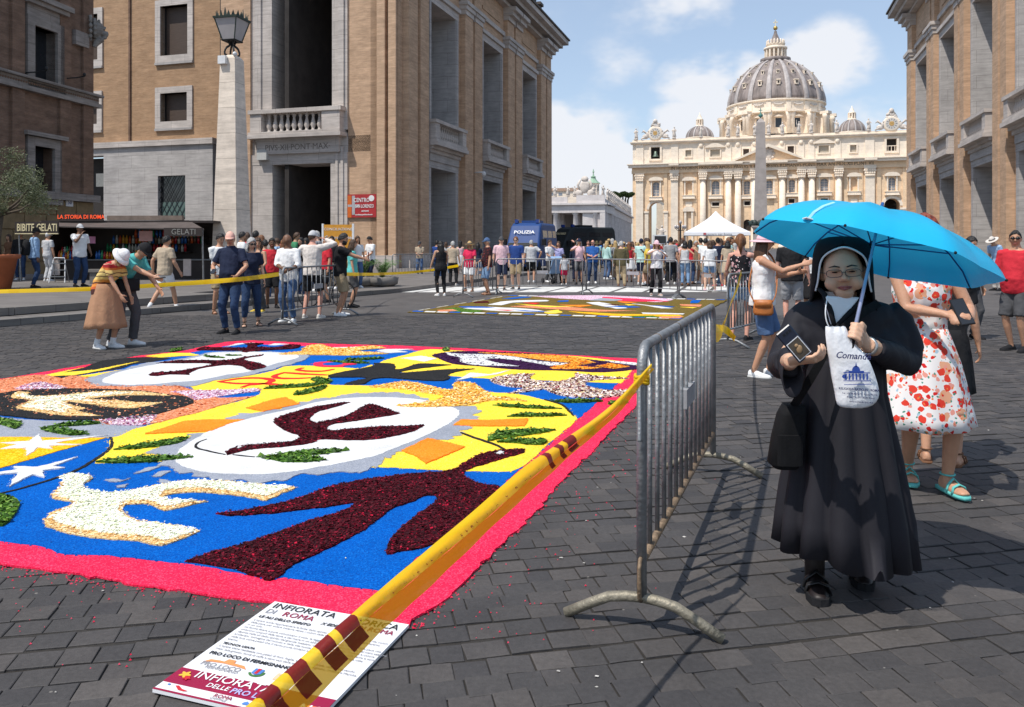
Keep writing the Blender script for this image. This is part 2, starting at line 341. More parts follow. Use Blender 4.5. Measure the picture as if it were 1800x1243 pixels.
# carpet footprints, so that stones wholly under the petals are left out
CARP = [G(719,1104),G(1133,633),G(440,600),Vector((-7.56,5.4,0))]
def inpoly(x,y,poly):
 c = False; n = len(poly)
 for i in range(n):
  a,b = poly[i],poly[(i+1) % n]
  if (a[1] > y) != (b[1] > y) and x < (b[0]-a[0])*(y-a[1])/(b[1]-a[1])+a[0]: c = not c
 return c
KERB0,KERB1 = G(0,575),G(702,514)
def cobbles():
 ang = R(11.5); ca,sa = math.cos(ang),math.sin(ang)
 rnd = random.Random(3); cells = []
 rows = int(30/.126)
 for ri in range(-60,rows):
  q = ri*.126; p = -22+rnd.uniform(0,.14); bow = .05*math.sin(ri*.13)
  while p < 22:
   L_ = rnd.uniform(.118,.172)
   pm = p+L_/2; qq = q+bow*math.sin(pm*.35)+.02*math.sin(pm*1.3+ri)
   x,y = pm*ca-qq*sa,pm*sa+qq*ca
   p += L_
   if y < .2 or y > 17.5 or abs(x) > .70*y+1.9: continue
   # inside the big carpet by more than a hand: hidden
   cx = sum(c.x for c in CARP)/4; cy = sum(c.y for c in CARP)/4
   if inpoly(cx+(x-cx)*1.07,cy+(y-cy)*1.07,CARP): continue
   dk = (KERB1-KERB0); s_ = dk.x*(y-KERB0.y)-dk.y*(x-KERB0.x)
   if s_ > 0.1*dk.length: continue
   cells.append((x,y,L_,rnd.uniform(.121,.127),rnd.gauss(0,.012),rnd.uniform(-.004,.003)))
 cells.sort(key=lambda c: c[0]**2+c[1]**2 if c[1] > 2.6 and abs(c[0]) < .66*c[1] else 900+c[1])
 var = []
 for k in range(10):
  rn = random.Random(k+50); mb = MB(); j = lambda s: rn.uniform(-s,s)
  base = [(-.5,-.5),(.0+j(.1),-.5),(.5,-.5),(.5,.5),(.0+j(.1),.5),(-.5,.5)]
  base = [(x+j(.018),y+j(.018)) for x,y in base]
  ins = [(x*.95+j(.010),y*.945+j(.010)) for x,y in base]
  mb.loft([[(x*.985,y*.985,-.03) for x,y in base],[(x,y,-.0022) for x,y in base],[(x,y,.0+j(.0008)) for x,y in ins]],cap0=False)
  var.append(mb)
 meshes = [v_.mesh('cobble',M_COB,False) for v_ in var]
 rn = random.Random(9)
 for (x,y,l,h,a,dz) in cells[:300]:
  link(rn.choice(meshes),'cobble',pav,(x,y,dz),(rn.gauss(0,.004),rn.gauss(0,.004),ang+a),(l*.962,h*.955,1))
 big = MB()
 for i,(x,y,l,h,a,dz) in enumerate(cells[300:]):
  far = y > 11
  c,s = math.cos(ang+a),math.sin(ang+a); sx,sy = l*.962,h*.955
  if far:
   vs = []
   for k,(px,py) in enumerate(((-.5,-.5),(.5,-.5),(.5,.5),(-.5,.5))):
    px += rn.uniform(-.04,.04); py += rn.uniform(-.04,.04)
    vs.append((x+c*px*sx-s*py*sy,y+s*px*sx+c*py*sy,dz))
   big.add(vs+[(v_[0],v_[1],-.03) for v_ in vs],[(0,1,2,3),(0,4,5,1),(1,5,6,2),(2,6,7,3),(3,7,4,0)])
  else:
   mv = rn.choice(var)
   big.add([(x+c*px*sx-s*py*sy,y+s*px*sx+c*py*sy,pz+dz) for px,py,pz in mv.v],mv.f)
 o = big.build('cobbles',M_COB,pav,fixn=False); stuff(o)
cobbles()

# raised pavement on the left with two steps; it turns the corner into the street
M_KERB = travertine('kerb_stone',(.21,.195,.18),.3,(1.3,.5))
M_PAVE = pbr('pavement_stone',(.155,.14,.13),.85,.22,1.2,.3,20,detail=8)
k0,k1 = KERB0,KERB1; kd = (k1-k0).normalized(); kn = Vector((-kd.y,kd.x,0))
street = Vector((SS,CC,0))
def offs(p,t,n): return p+kd*t+kn*n
lowpoly = [offs(k0,-9,0),k1-kd*.4,k1+street*.35+kd*.05,k1+street*30,k1+street*30-Vector((40,-12,0)),offs(k0,-9,25)]
mb = MB(); mb.prism([(p.x,p.y) for p in lowpoly],-.02,.125); pave = struct(mb.build('pavement',M_PAVE))
# kerb stones along the edge, one by one
t = -4.0; rn = random.Random(4); Lk = (k1-k0).length
while t < Lk-.5:
 l = rn.uniform(1.0,1.5); l = min(l,Lk-.45-t)
 mb = MB(); a = offs(k0,t+.006,-.03); c = (offs(k0,t+.006,-.03)+offs(k0,t+l-.006,.30))/2
 mb.obox((c.x,c.y,.066),kd,kn,(0,0,1),l/2-.006,.165,.067+rn.uniform(-.003,.003)); mb.build('kerb_stone',M_KERB,pave); t += l
u0 = G(0,556,.13); u1 = G(371,526,.13)
up = [offs(u0,-8,0),u1,u1+kn*.75+kd*.02,u1+kn*.75+kd*3.2,u1+kn*1.6+kd*3.2,u1+kn*1.6+kd*8,u1+kn*9+kd*16,offs(u0,4,24),offs(u0,-8,24)]
mb = MB(); mb.prism([(p.x,p.y) for p in up],.10,.285); upper = struct(mb.build('pavement_step',M_PAVE))
t = -3.0; Lu = (u1-u0).length
while t < Lu-.1:
 l = min(rn.uniform(1.3,1.9),Lu-t)
 c = u0+kd*(t+l/2)+kn*.12
 mb = MB(); mb.obox((c.x,c.y,.215),kd,kn,(0,0,1),l/2-.006,.15,.077+rn.uniform(-.003,.003)); mb.build('step_stone',M_KERB,upper); t += l
# pavement on the right, along the right-hand building
rb = [toW(9.5,30),toW(9.5,120),toW(14.2,120),toW(14.2,30)]
mb = MB(); mb.prism([(p.x,p.y) for p in rb],-.02,.12); rpave = struct(mb.build('pavement',M_PAVE))
b_ = 30.0
while b_ < 75:
 l = rn.uniform(1.2,1.7); p = toW(9.55,b_+l/2)
 mb = MB(); mb.obox((p.x,p.y,.062),street,(CC,-SS,0),(0,0,1),l/2-.006,.15,.068); mb.build('kerb_stone',M_KERB,rpave); b_ += l
# zebra crossing
M_ZEB = pbr('road_paint',(.62,.61,.58),.7,.3,3.0,.2,40,detail=8)
for k in range(11):
 u = 676+k*57.5; p0 = G(u,513.5-.05*k); p1 = p0+street*3.4; wv = Vector((1,0,0))*(.93)
 q = [p0,p0+wv,p1+wv,p1]
 mb = MB(); mb.prism([(x.x,x.y) for x in q],-.007,-.003); o = mb.build('zebra_stripe',M_ZEB,pav)
# ================================================================= STREET BUILDINGS
M_BRICK = brick_mat('ochre_brick',(.61,.395,.255),(.51,.32,.20),(.52,.39,.28)); M_BRICKW = brick_mat('tawny_brick',(.47,.285,.165),(.39,.225,.125),(.41,.30,.20))
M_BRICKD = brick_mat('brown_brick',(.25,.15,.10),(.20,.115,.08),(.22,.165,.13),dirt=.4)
M_TRAV = travertine('travertine',(.58,.52,.475),.26)
M_TRAVG = travertine('grey_travertine',(.48,.45,.43),.28)
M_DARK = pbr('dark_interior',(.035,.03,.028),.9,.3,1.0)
M_SHUT = pbr('brown_shutter',(.075,.05,.037),.6,.2,2.0,.3,8,stretch=(1,1,14))
M_GLASSD = pbr('dark_glass',(.02,.022,.026),.12,.2,1.0,spec=.6)
M_INCISE = pbr('incised_letter',(.19,.165,.145),.9,.1,4)
M_IRON = pbr('black_iron',(.025,.026,.027),.5,.2,6,.3,40,metal=.3)
M_ROOF = pbr('dark_roof',(.09,.075,.065),.8,.3,2)
def baluster_mesh():
 mb = MB(); mb.lathe([(.10,0),(.10,.06),(.06,.08),(.07,.16),(.115,.30),(.095,.42),(.055,.60),(.05,.72),(.08,.76),(.06,.80),(.10,.84),(.10,.90)],10)
 return mb.mesh('baluster',M_TRAV,True)
BALM = baluster_mesh()
# The buildings are drawn in street axes: x across the street (a), y along it (b).
def SB(name,label,cat,a0,b0,group=None): return thing(name,label,cat,toW(a0,b0),-TH,group)
def prop_bay(root,kind,c,w,depth,sgn,zb=0.0,side=False,plain=False):
 """one bay of stone openings, below and above a balcony.  Local axes: s along wall, n outward (into street)."""
 pass
def wallbox(mb,fr,s0,s1,n0,n1,z0,z1):
 """fr maps (along s, outward n) to local x,y"""
 pts = [fr(s0,n0),fr(s1,n0),fr(s1,n1),fr(s0,n1)]
 return mb.prism(pts,z0,z1)
def propylaeum(root,fr,bays,length,ztop,deep,balus=True,cam_s=None,text=None,brick=M_BRICK,endpil=True,w_pil=None):
 """a wall of brick with tall stone-framed openings, balconies, paired brick pilasters, cap moulding, panels and cornice"""
 T = deep
 def B(name,m,boxes,par=root):
  mb = MB()
  for bx in boxes: wallbox(mb,fr,*bx)
  return mb.build(name,m,par)
 Z_DOOR,Z_LINT,Z_BALC,Z_BALT,Z_UP,Z_CAP,Z_CAPT = 6.65,7.85,8.25,9.75,17.6,18.3,19.25
 cuts = [0]+[x for b in bays for x in b]+[length]
 for i in range(0,len(cuts),2):      # brick piers between the openings
  B('brick_pier',brick,[(cuts[i],cuts[i+1],-T,0,0,ztop)])
  s0,s1 = cuts[i]+.62,cuts[i+1]-.62
  if s1-s0 > 2.0:
   mid = (s0+s1)/2; g_ = .22
   prs = [(s0,mid-g_),(mid+g_,s1)] if s1-s0 > 2.6 else [(s0,s1)]
   for (x0,x1) in prs:
    B('pilaster',brick,[(x0,x1,0,.42,.9,Z_CAP)])
    B('pilaster_base',M_TRAV,[(x0-.12,x1+.12,0,.55,0,.6),(x0-.06,x1+.06,0,.49,.6,.9)])
    B('pilaster_cap',M_TRAV,[(x0-.05,x1+.05,0,.48,Z_CAP+.003,Z_CAP+.35),(x0-.14,x1+.14,0,.58,Z_CAP+.35,Z_CAPT-.28),(x0-.24,x1+.24,0,.68,Z_CAPT-.28,Z_CAPT)])
    B('pilaster_upper',brick,[(x0+.04,x1-.04,0,.36,Z_CAPT+.003,ztop-1.9)])
    B('console',M_TRAV,[(x0,x1,0,.5,ztop-1.9,ztop-1.5),(x0-.05,x1+.05,0,.85,ztop-1.5,ztop-1.15),(x0-.1,x1+.1,0,1.15,ztop-1.15,ztop-.8)])
 for bi,(s0,s1) in enumerate(bays):
  w_ = s1-s0; f = .50
  # stone lining: jambs, lintels; door below, loggia above
  B('jamb',M_TRAVG,[(s0,s0+f,-T,.10,0,Z_LINT-1.2)]); B('jamb',M_TRAVG,[(s1-f,s1,-T,.10,0,Z_LINT-1.2)])
  B('lintel',M_TRAVG,[(s0,s1,-T,.12,Z_DOOR,Z_DOOR+.45),(s0+.1,s1-.1,-T,.20,Z_DOOR+.45,Z_LINT-.25)])
  B('lintel_moulding',M_TRAV,[(s0-.05,s1+.05,-.3,.30,Z_LINT-.25,Z_LINT),(s0-.12,s1+.12,-.3,.48,Z_LINT,Z_BALC-.2)])
  B('balcony_floor',M_TRAV,[(s0-.22,s1+.22,-T,.85,Z_BALC-.2,Z_BALC+.05),(s0-.15,s1+.15,-T,.75,Z_BALC+.05,Z_BALC+.28)])
  B('balcony_pier',M_TRAV,[(s0-.12,s0+.62,-.2,.68,Z_BALC+.28,Z_BALT-.22)]); B('balcony_pier',M_TRAV,[(s1-.62,s1+.12,-.2,.68,Z_BALC+.28,Z_BALT-.22)])
  B('balcony_rail',M_TRAV,[(s0-.2,s1+.2,-.22,.76,Z_BALT-.22,Z_BALT)])
  nb = max(3,int((w_-1.4)/.40))
  for k in range(nb):
   s = s0+.78+(w_-1.56)*(k+.5)/nb-.0; x,y = fr(s,.34)
   link(BALM,'baluster',root,(x,y,Z_BALC+.28),(0,0,0),(1.35,1.35,(Z_BALT-.22-Z_BALC-.28)/.90))
  B('loggia_jamb',M_TRAVG,[(s0,s0+f,-T,.10,Z_BALC+.28,Z_UP),(s0+.12,s0+f-.12,.1,.17,Z_BALC+.3,Z_UP)]); B('loggia_jamb',M_TRAVG,[(s1-f,s1,-T,.10,Z_BALC+.28,Z_UP),(s1-f+.12,s1-.12,.1,.17,Z_BALC+.3,Z_UP)])
  B('loggia_lintel',M_TRAV,[(s0,s1,-T,.14,Z_UP,Z_UP+.55),(s0-.08,s1+.08,-.2,.30,Z_UP+.55,Z_UP+.85)])
  B('wall_panel',brick,[(s0,s1,-T,0,Z_UP+.85,ztop)])
  B('sunk_panel',brick,[(s0+.5,s1-.5,0,.07,Z_CAPT+.9,ztop-2.2)])
 B('frieze',M_TRAV,[(0,length,0,.16,Z_CAPT+.05,Z_CAPT+.4)])
 B('cornice',M_TRAV,[(-.35,length+.35,-.2,.55,ztop-.82,ztop-.5),(-.9,length+.9,-.2,1.25,ztop-.5,ztop-.1),(-1.35,length+1.35,-.2,1.75,ztop-.1,ztop+.35)])
 B('roof',M_ROOF,[(-1.5,length+1.5,-T-.1,1.9,ztop+.35,ztop+.5)])
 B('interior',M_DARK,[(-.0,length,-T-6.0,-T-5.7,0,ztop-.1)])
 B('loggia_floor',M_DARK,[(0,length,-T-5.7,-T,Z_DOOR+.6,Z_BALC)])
ZT = 22.6
# ---- left building, street side
A_L,B_L = -20.65,43.9
rootL = SB('propylaeum_building','ochre brick palace with tall stone openings and portal on the left of the street','building',A_L,B_L)
st = lambda t: t*1.046
propylaeum(rootL,lambda s,n: (n,s),[(st(4.15),st(9.4)),(st(14.2),st(19.4)),(st(24.7),st(29.8))],st(35.0),ZT,1.85)
# ---- left building, portal front (faces the camera): wall axis runs to the left
def fy(s,n): return (-s,-n)
c0 = pb(612,300,B_L)[0]-A_L; c1 = pb(444,300,B_L)[0]-A_L; e1 = pb(388,300,B_L)[0]-A_L
def Bf(name,m,boxes,par=rootL):
 mb = MB()
 for bx in boxes: wallbox(mb,fy,*bx)
 return mb.build(name,m,par)
sA,sB,sE = -c0,-c1,-e1           # stone portal from sA to sB, brick to sE
TT = 1.85
Bf('brick_front',M_BRICK,[(0.02,sA,-TT,0,0,ZT),(sB,sE,-TT,0,0,ZT)])
for (x0,x1,n) in ((.05,.55,.26),(.75,1.28,.32)):
 Bf('pilaster',M_BRICK,[(x0,x1,0,n,.9,18.3)]); Bf('pilaster_base',M_TRAV,[(x0-.1,x1+.1,0,n+.13,0,.9)]); Bf('pilaster_cap',M_TRAV,[(x0-.1,x1+.1,0,n+.15,18.3,19.2)])
Bf('brick_strip',M_BRICK,[(sB+.0,sB+.5,0,.25,0,20)])
Bf('portal_frame',M_TRAV,[(sA,sA+1.15,-TT,.12,0,6.6)]); Bf('portal_frame',M_TRAV,[(sB-1.55,sB,-TT,.12,0,6.6)])
Bf('portal_moulding',M_TRAV,[(sA+.25,sA+.42,.12,.2,0,7.6)]); Bf('portal_moulding',M_TRAV,[(sA+.62,sA+.78,.12,.2,0,7.6)])
Bf('portal_lintel',M_TRAV,[(sA,sB,-TT,.14,6.6,7.25)])
Bf('inscription_block',M_TRAV,[(sA+.45,sB-.55,0.0,.34,7.25,8.05),(sA+.4,sB-.5,.0,.42,8.05,8.2)])
Bf('wall_stone',M_TRAV,[(sA,sB,-TT,0.003,7.25,8.2)])
Bf('balcony_floor',M_TRAV,[(sA+.05,sB-.1,-TT,.9,8.2,8.42),(sA+.15,sB-.2,-TT,.8,8.42,8.6)])
Bf('balcony_pier',M_TRAV,[(sA+.2,sA+1.45,-.2,.7,8.6,9.75)]); Bf('balcony_pier',M_TRAV,[(sB-1.1,sB-.3,-.2,.7,8.6,9.75)])
Bf('balcony_rail',M_TRAV,[(sA+.08,sB-.2,-.25,.8,9.75,10.0)])
for k in range(9):
 s = sA+1.55+(sB-1.2-sA-1.6)*(k+.5)/9; x,y = fy(s,.35); link(BALM,'baluster',rootL,(x,y,8.6),(0,0,0),(1.5,1.5,1.15/.9))
Bf('loggia_jamb',M_TRAV,[(sA,sA+1.05,-TT,.12,8.62,ZT)]); Bf('loggia_jamb',M_TRAV,[(sB-1.5,sB,-TT,.12,8.62,ZT)])
Bf('loggia_pilaster',M_TRAV,[(sA+.2,sA+.6,.12,.22,10,ZT)]); Bf('loggia_pilaster',M_TRAV,[(sB-.75,sB-.3,.12,.22,8.7,ZT)])
Bf('loggia_lintel',M_TRAV,[(sA,sB,-TT,.12,19.6,ZT)])
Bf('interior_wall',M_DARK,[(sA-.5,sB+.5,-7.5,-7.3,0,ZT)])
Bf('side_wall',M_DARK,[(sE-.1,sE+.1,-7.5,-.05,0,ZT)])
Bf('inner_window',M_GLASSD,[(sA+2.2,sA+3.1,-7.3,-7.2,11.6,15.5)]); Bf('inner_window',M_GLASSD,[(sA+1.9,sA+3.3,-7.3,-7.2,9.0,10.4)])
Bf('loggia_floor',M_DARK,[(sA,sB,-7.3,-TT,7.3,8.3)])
Bf('cornice',M_TRAV,[(-.35,sE,-.2,.55,ZT-.82,ZT-.5),(-.9,sE,-.2,1.25,ZT-.5,ZT-.1),(-1.3,sE,-.2,1.7,ZT-.1,ZT+.34)])
for (nm,z0,z1) in (('roof',ZT-.05,ZT+.3),): Bf(nm,M_ROOF,[(0.02,sE,-35,-.1,z0,z1)])
xm,ym = fy((sA+sB)/2-.05,.345)
letters('PIVS·XII·PONT·MAX·',M_INCISE,rootL,frameM((xm,ym,7.63),(1,0,0),(0,0,1)),.52,1.0,ext=.004)
for s,z in ((sB-1.0,6.9),):
 x,y = fy(s,.3); mb = MB(); mb.box(x-.35,x+.35,y-.2,y+.2,z,z+.62); mb.build('junction_box',pbr('pale_metal_box',(.5,.5,.48),.5,.1),rootL)
# bunch of chimney vents on the roof edge
for k,(b0,h) in enumerate(((22.5,1.5),(27.0,1.3),(29.0,1.2))):
 mb = MB(); mb.box(.2,1.0,b0,b0+.8,ZT+.5,ZT+.5+h); mb.box(.05,1.15,b0-.15,b0+.95,ZT+.5+h,ZT+.75+h); mb.build('chimney',M_ROOF,rootL)
# ---- right building, street side only (mirror)
A_R,B_R = 13.84,82.7
rootR = SB('propylaeum_building','ochre brick palace with stone balconies lit by sun at the right edge','building',A_R,B_R)
f_ = 1.046
propylaeum(rootR,lambda s,n: (-n,-s),[(3.3*f_,8.7*f_),(12.5*f_,17.9*f_),(21.7*f_,27.1*f_),(30.9*f_,36.3*f_)],40*f_,ZT+.8,1.85)
mb = MB(); mb.box(.0,12,-.02,.3,0,ZT+.7); mb.build('end_wall',M_BRICK,rootR)
# security cameras on the left palace
for (sb,z) in ((11.9*1.046,6.95),):
 mb = MB(); mb.tube([(.42,sb,z),(1.1,sb,z+.02)],.05,6); mb.ell((1.15,sb,z-.12),(.17,.17,.2),8,6); mb.build('security_camera',pbr('camera_white',(.7,.7,.7),.4),rootL,True)

# ---- window building behind the lamp pillar (plane b = B_W)
B_W = 44.9
rootW = SB('apartment_building','ochre brick building with square stone-framed windows above a grey stone ground floor','building',-38,B_W)
def W_(u,v): a,z = pb(u,v,B_W); return a+38,z
def Bw(name,m,boxes,par=None):
 mb = MB()
 for (x0,x1,y0,y1,z0,z1) in boxes: mb.box(x0,x1,y0,y1,z0,z1)
 return mb.build(name,m,par or rootW)
xl = W_(120,300)[0]; xr = W_(398,300)[0]; zt = 21.0
zb1 = W_(270,248)[1]; zb0 = W_(270,258)[1]
wins = []
for (u0_,v0_,u1_,v1_) in ((283,12,331,95),(283,165,330,212),(140,28,173,105),(140,173,172,218)):
 x0,z1_ = W_(u0_,v0_); x1,z0_ = W_(u1_,v1_); wins.append((x0,x1,z0_,z1_))
def holes_wall(x0,x1,z0,z1,holes,y0,y1):
 xs = sorted({x0,x1,*[h[0] for h in holes],*[h[1] for h in holes]}); zs = sorted({z0,z1,*[h[2] for h in holes],*[h[3] for h in holes]})
 bx = []
 for i in range(len(xs)-1):
  run = None
  for j in range(len(zs)-1):
   cx,cz = (xs[i]+xs[i+1])/2,(zs[j]+zs[j+1])/2
   solid = not any(h[0] < cx < h[1] and h[2] < cz < h[3] for h in holes)
   if solid: run = [zs[j],zs[j+1]] if run is None else [run[0],zs[j+1]]
   if (not solid or j == len(zs)-2) and run: bx.append((xs[i],xs[i+1],y0,y1,run[0],run[1])); run = None
 return bx
Bw('brick_wall',M_BRICKW,holes_wall(xl,xr,zb1-.1,zt,wins,0,.8))
for (x0,x1,z0,z1) in wins:
 wf = Bw('window',M_SHUT,[(x0,x1,.42,.50,z0,z1)])
 Bw('frame',M_TRAV,[(x0-.42,x0,-.10,.42,z0-.46,z1+.42)],wf); Bw('frame',M_TRAV,[(x1,x1+.42,-.10,.42,z0-.46,z1+.42)],wf)
 Bw('frame',M_TRAV,[(x0,x1,-.10,.42,z1,z1+.42)],wf); Bw('sill',M_TRAV,[(x0,x1,-.10,.42,z0-.46,z0)],wf); Bw('sill',M_TRAVG,[(x0-.42,x1+.42,-.16,0,z0-.62,z0-.463)],wf)
 Bw('slat_rail',M_IRON,[(x0+.03,x0+.1,.36,.42,z0,z1)],wf); Bw('slat_rail',M_IRON,[(x1-.1,x1-.03,.36,.42,z0,z1)],wf)
xs_,_ = W_(378,300)
gw = [W_(282,310),W_(330,386)]; dw = [W_(120,277),W_(187,480)]
hol = [(gw[0][0],gw[1][0],gw[1][1],gw[0][1]),(dw[0][0],dw[1][0],-1,dw[0][1])]
Bw('stone_ground_floor',M_TRAVG,holes_wall(xl,xs_,0,zb0-.003,hol,-.25,.6)); Bw('string_course',M_TRAV,[(xl,xs_+.1,-.42,.1,zb0,zb1)])
Bw('drainpipe',M_BRICKD,[(W_(229,0)[0]-.06,W_(229,0)[0]+.06,-.12,0,zb1,zt)])
x0,x1,z0,z1 = hol[0]
gwin = Bw('grille_window',M_GLASSD,[(x0,x1,.05,.12,z0,z1)])
Bw('notice',pbr('green_poster',(.10,.16,.15),.7),[(x0+.1,x1-.1,.02,.05,z0+.05,z0+1.2)],gwin)
for k in range(-3,6):
 for sgn in (1,-1):
  xa = x0+k*.42; pts = [(xa,z0),(xa+sgn*(z1-z0)*.62,z1)]
  # clip to opening
  def clipx(p,q):
   (ax,az),(bx,bz) = p,q
   r = []
   for (px,pz) in (p,q):
    if px < x0: tt = (x0-ax)/(bx-ax); r.append((x0,az+tt*(bz-az)))
    elif px > x1: tt = (x1-ax)/(bx-ax); r.append((x1,az+tt*(bz-az)))
    else: r.append((px,pz))
   return r
  if max(pts[0][0],pts[1][0]) <= x0 or min(pts[0][0],pts[1][0]) >= x1: continue
  a_,b2 = clipx(*pts)
  mb = MB(); mb.tube([(a_[0],-.1,a_[1]),(b2[0],-.1,b2[1])],.022,5); mb.build('grille_bar',M_IRON,gwin)
x0,x1,z0,z1 = hol[1]
Bw('doorway',M_DARK,[(x0,x1,1.2,1.3,0,z1)]); Bw('air_conditioner',pbr('grey_metal_unit',(.22,.22,.21),.5,.15),[(x1-1.0,x1-.1,.1,.5,W_(170,328)[1],W_(170,305)[1]+.0)])
Bw('roof',M_ROOF,[(xl,xr,-.3,10,zt,zt+.3)]); Bw('end_wall',M_BRICK,[(xr-.4,xr-.003,.8,10,0,zt)])

# ---- dark brown palace at the far left, its face in shade
fx0 = P(163,430,42.0); dirL = Vector((.164,1,0)).normalized()
rootD = thing('palace_building','dark brown brick palace with lion head at its corner, in shade','building',(fx0.x,fx0.y,0),math.atan2(dirL.y,dirL.x))
# local x runs along the face away from camera (corner at 0, towards camera negative), local -y is the outward normal
nrmL = Vector((dirL.y,-dirL.x,0))
def DL(u,v):
 r = Vector(((u-900)/F,1,(HY-v)/F)); n = nrmL; t = (n.dot(Vector((fx0.x,fx0.y,0))))/(n.dot(Vector((r.x,r.y,0))))
 p = r*t; s = (Vector((p.x,p.y,0))-Vector((fx0.x,fx0.y,0))).dot(dirL); return s,CAMH+p.z
def Bd(name,m,boxes,par=None):
 mb = MB()
 for (x0,x1,y0,y1,z0,z1) in boxes: mb.box(x0,x1,y0,y1,z0,z1)
 return mb.build(name,m,par or rootD)
w1a,w1b = DL(57,44),DL(97,155); w2a,w2b = DL(57,256),DL(92,330)
zc = DL(164,178)[1]; zb_ = DL(164,348)[1]
hl = [(w1a[0],w1b[0],w1b[1],w1a[1]),(w2a[0],w2b[0],w2b[1]-.6,w2a[1])]
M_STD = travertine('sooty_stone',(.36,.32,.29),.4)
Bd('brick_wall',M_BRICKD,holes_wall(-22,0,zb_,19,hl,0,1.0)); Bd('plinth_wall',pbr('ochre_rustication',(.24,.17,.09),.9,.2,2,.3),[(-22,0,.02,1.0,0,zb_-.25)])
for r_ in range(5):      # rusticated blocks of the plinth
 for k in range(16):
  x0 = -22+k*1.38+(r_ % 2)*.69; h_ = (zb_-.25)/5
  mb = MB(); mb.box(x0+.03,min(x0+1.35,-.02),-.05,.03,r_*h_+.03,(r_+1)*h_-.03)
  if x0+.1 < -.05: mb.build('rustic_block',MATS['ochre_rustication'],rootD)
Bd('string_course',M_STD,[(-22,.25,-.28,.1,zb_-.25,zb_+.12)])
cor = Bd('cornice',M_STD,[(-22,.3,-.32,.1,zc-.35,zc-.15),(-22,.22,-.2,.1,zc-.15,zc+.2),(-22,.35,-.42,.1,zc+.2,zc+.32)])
for k in range(60):
 x = -9+k*.155; mb = MB(); mb.lathe([(.055,0),(.055,.03)],8); mb.xf(Matrix.Translation((x,-.2,zc+.03)) @ Matrix.Rotation(PI/2,4,'X')); mb.build('scroll',M_BRICKD,cor)
for hi,(x0,x1,z0,z1) in enumerate(hl):
 wf = Bd('window',M_GLASSD,[(x0,x1,.5,.6,z0,z1)])
 Bd('frame',M_STD,[(x0-.45,x0,-.16,.5,z0,z1+.42)],wf); Bd('frame',M_STD,[(x1,x1+.45,-.16,.5,z0,z1+.42)],wf); Bd('frame',M_STD,[(x0,x1,-.16,.5,z1,z1+.42)],wf)
 Bd('sill',M_STD,[(x0-.5,x1+.5,-.2,.5,z0-.25,z0-.003)],wf)
 Bd('hood',M_STD,[(x0-.75,x1+.75,-.5,.0,z1+1.15,z1+1.4),(x0-.6,x1+.6,-.35,0,z1+.95,z1+1.15)] if hi == 0 else [(x0-.7,x1+.7,-.35,0,z1+.45,z1+.65)],wf)
 if hi == 0: Bd('name_panel',M_STD,[(x0-.45,x1+.45,-.12,0,z1+.42,z1+.95)],wf)
for s_ in (-9.3,-5.6,-2.55,-.9):
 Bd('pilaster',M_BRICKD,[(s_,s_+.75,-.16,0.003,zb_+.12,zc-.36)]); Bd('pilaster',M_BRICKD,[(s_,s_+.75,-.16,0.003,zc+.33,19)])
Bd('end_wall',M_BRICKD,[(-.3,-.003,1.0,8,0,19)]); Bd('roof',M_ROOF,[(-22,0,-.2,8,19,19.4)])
# lion head on the corner with relief panel
a0_,z0_ = DL(127,52); a1_,z1_ = DL(153,82)
Bd('relief_panel',M_STD,[(a0_,-.55,-.22,0,DL(140,82)[1],DL(140,57)[1])])
zl = DL(160,55)[1]
mb = MB(); fd_ = Vector((.62,-.78,0)); lc = Vector((-.12,-.30,zl)); sd_ = Vector((.78,.62,0))
mb.ell(lc+Vector((0,0,.1)),(.36,.36,.45),14,10); mb.ell(lc+fd_*.42+Vector((0,0,-.12)),(.17,.17,.17),12,8); mb.ell(lc+fd_*.50+Vector((0,0,-.02)),(.07,.07,.06),8,6); mb.ell(lc+fd_*.38+Vector((0,0,-.32)),(.13,.13,.08),10,6); mb.ell(lc+fd_*.33+Vector((0,0,.22)),(.14,.14,.07),10,6)
for k in range(26):
 t_ = 2*PI*k/13; q_ = .38+.14*(k > 12); mb.ell(lc+sd_*(q_*math.cos(t_+.2*(k > 12)))-fd_*(.08+.2*(k > 12))+Vector((0,0,.12+q_*1.15*math.sin(t_+.2*(k > 12)))),(.10,.10,.13),8,6)
for sx in (-1,1): mb.ell(lc+sd_*(.22*sx)+fd_*.12+Vector((0,0,.48)),(.08,.08,.1),8,6); mb.ell(lc+sd_*(.12*sx)+fd_*.40+Vector((0,0,.13)),(.045,.045,.035),8,6)
mb.tube([lc+fd_*.25+Vector((0,0,-.35)),lc+Vector((0,0,-.62)),lc-fd_*.1+Vector((0,0,-.85))],[.2,.17,.1],8)
lion = mb.build('lion_head',travertine('lion_stone',(.34,.31,.28),.45),rootD,True)
rm_ = lion.modifiers.new('remesh','REMESH'); rm_.mode = 'VOXEL'; rm_.voxel_size = .03; rm_.use_smooth_shade = True
for (u,v) in ((43,128),(112,138)):
 s,z = DL(u,v); mb = MB(); mb.tube([(s,0,z-.3),(s,-.08,z),(s+.15,-.6,z+.05),(s+.2,-1.0,z+.12)],.035,6); mb.ell((s+.2,-1.0,z+.2),(.08,.08,.1),8,6); mb.build('torch_bracket',M_IRON,rootD)
s,z = DL(120,356); mb = MB(); mb.box(s-.25,s+.25,-.08,-.052,z-.2,z+.2); pl = mb.build('number_plate',pbr('white_enamel',(.7,.7,.7),.3),rootD)
letters('50',pbr('blue_print',(.03,.05,.2),.6),rootD,frameM((s,-.085,z),(1,0,0),(0,0,1)),.3)
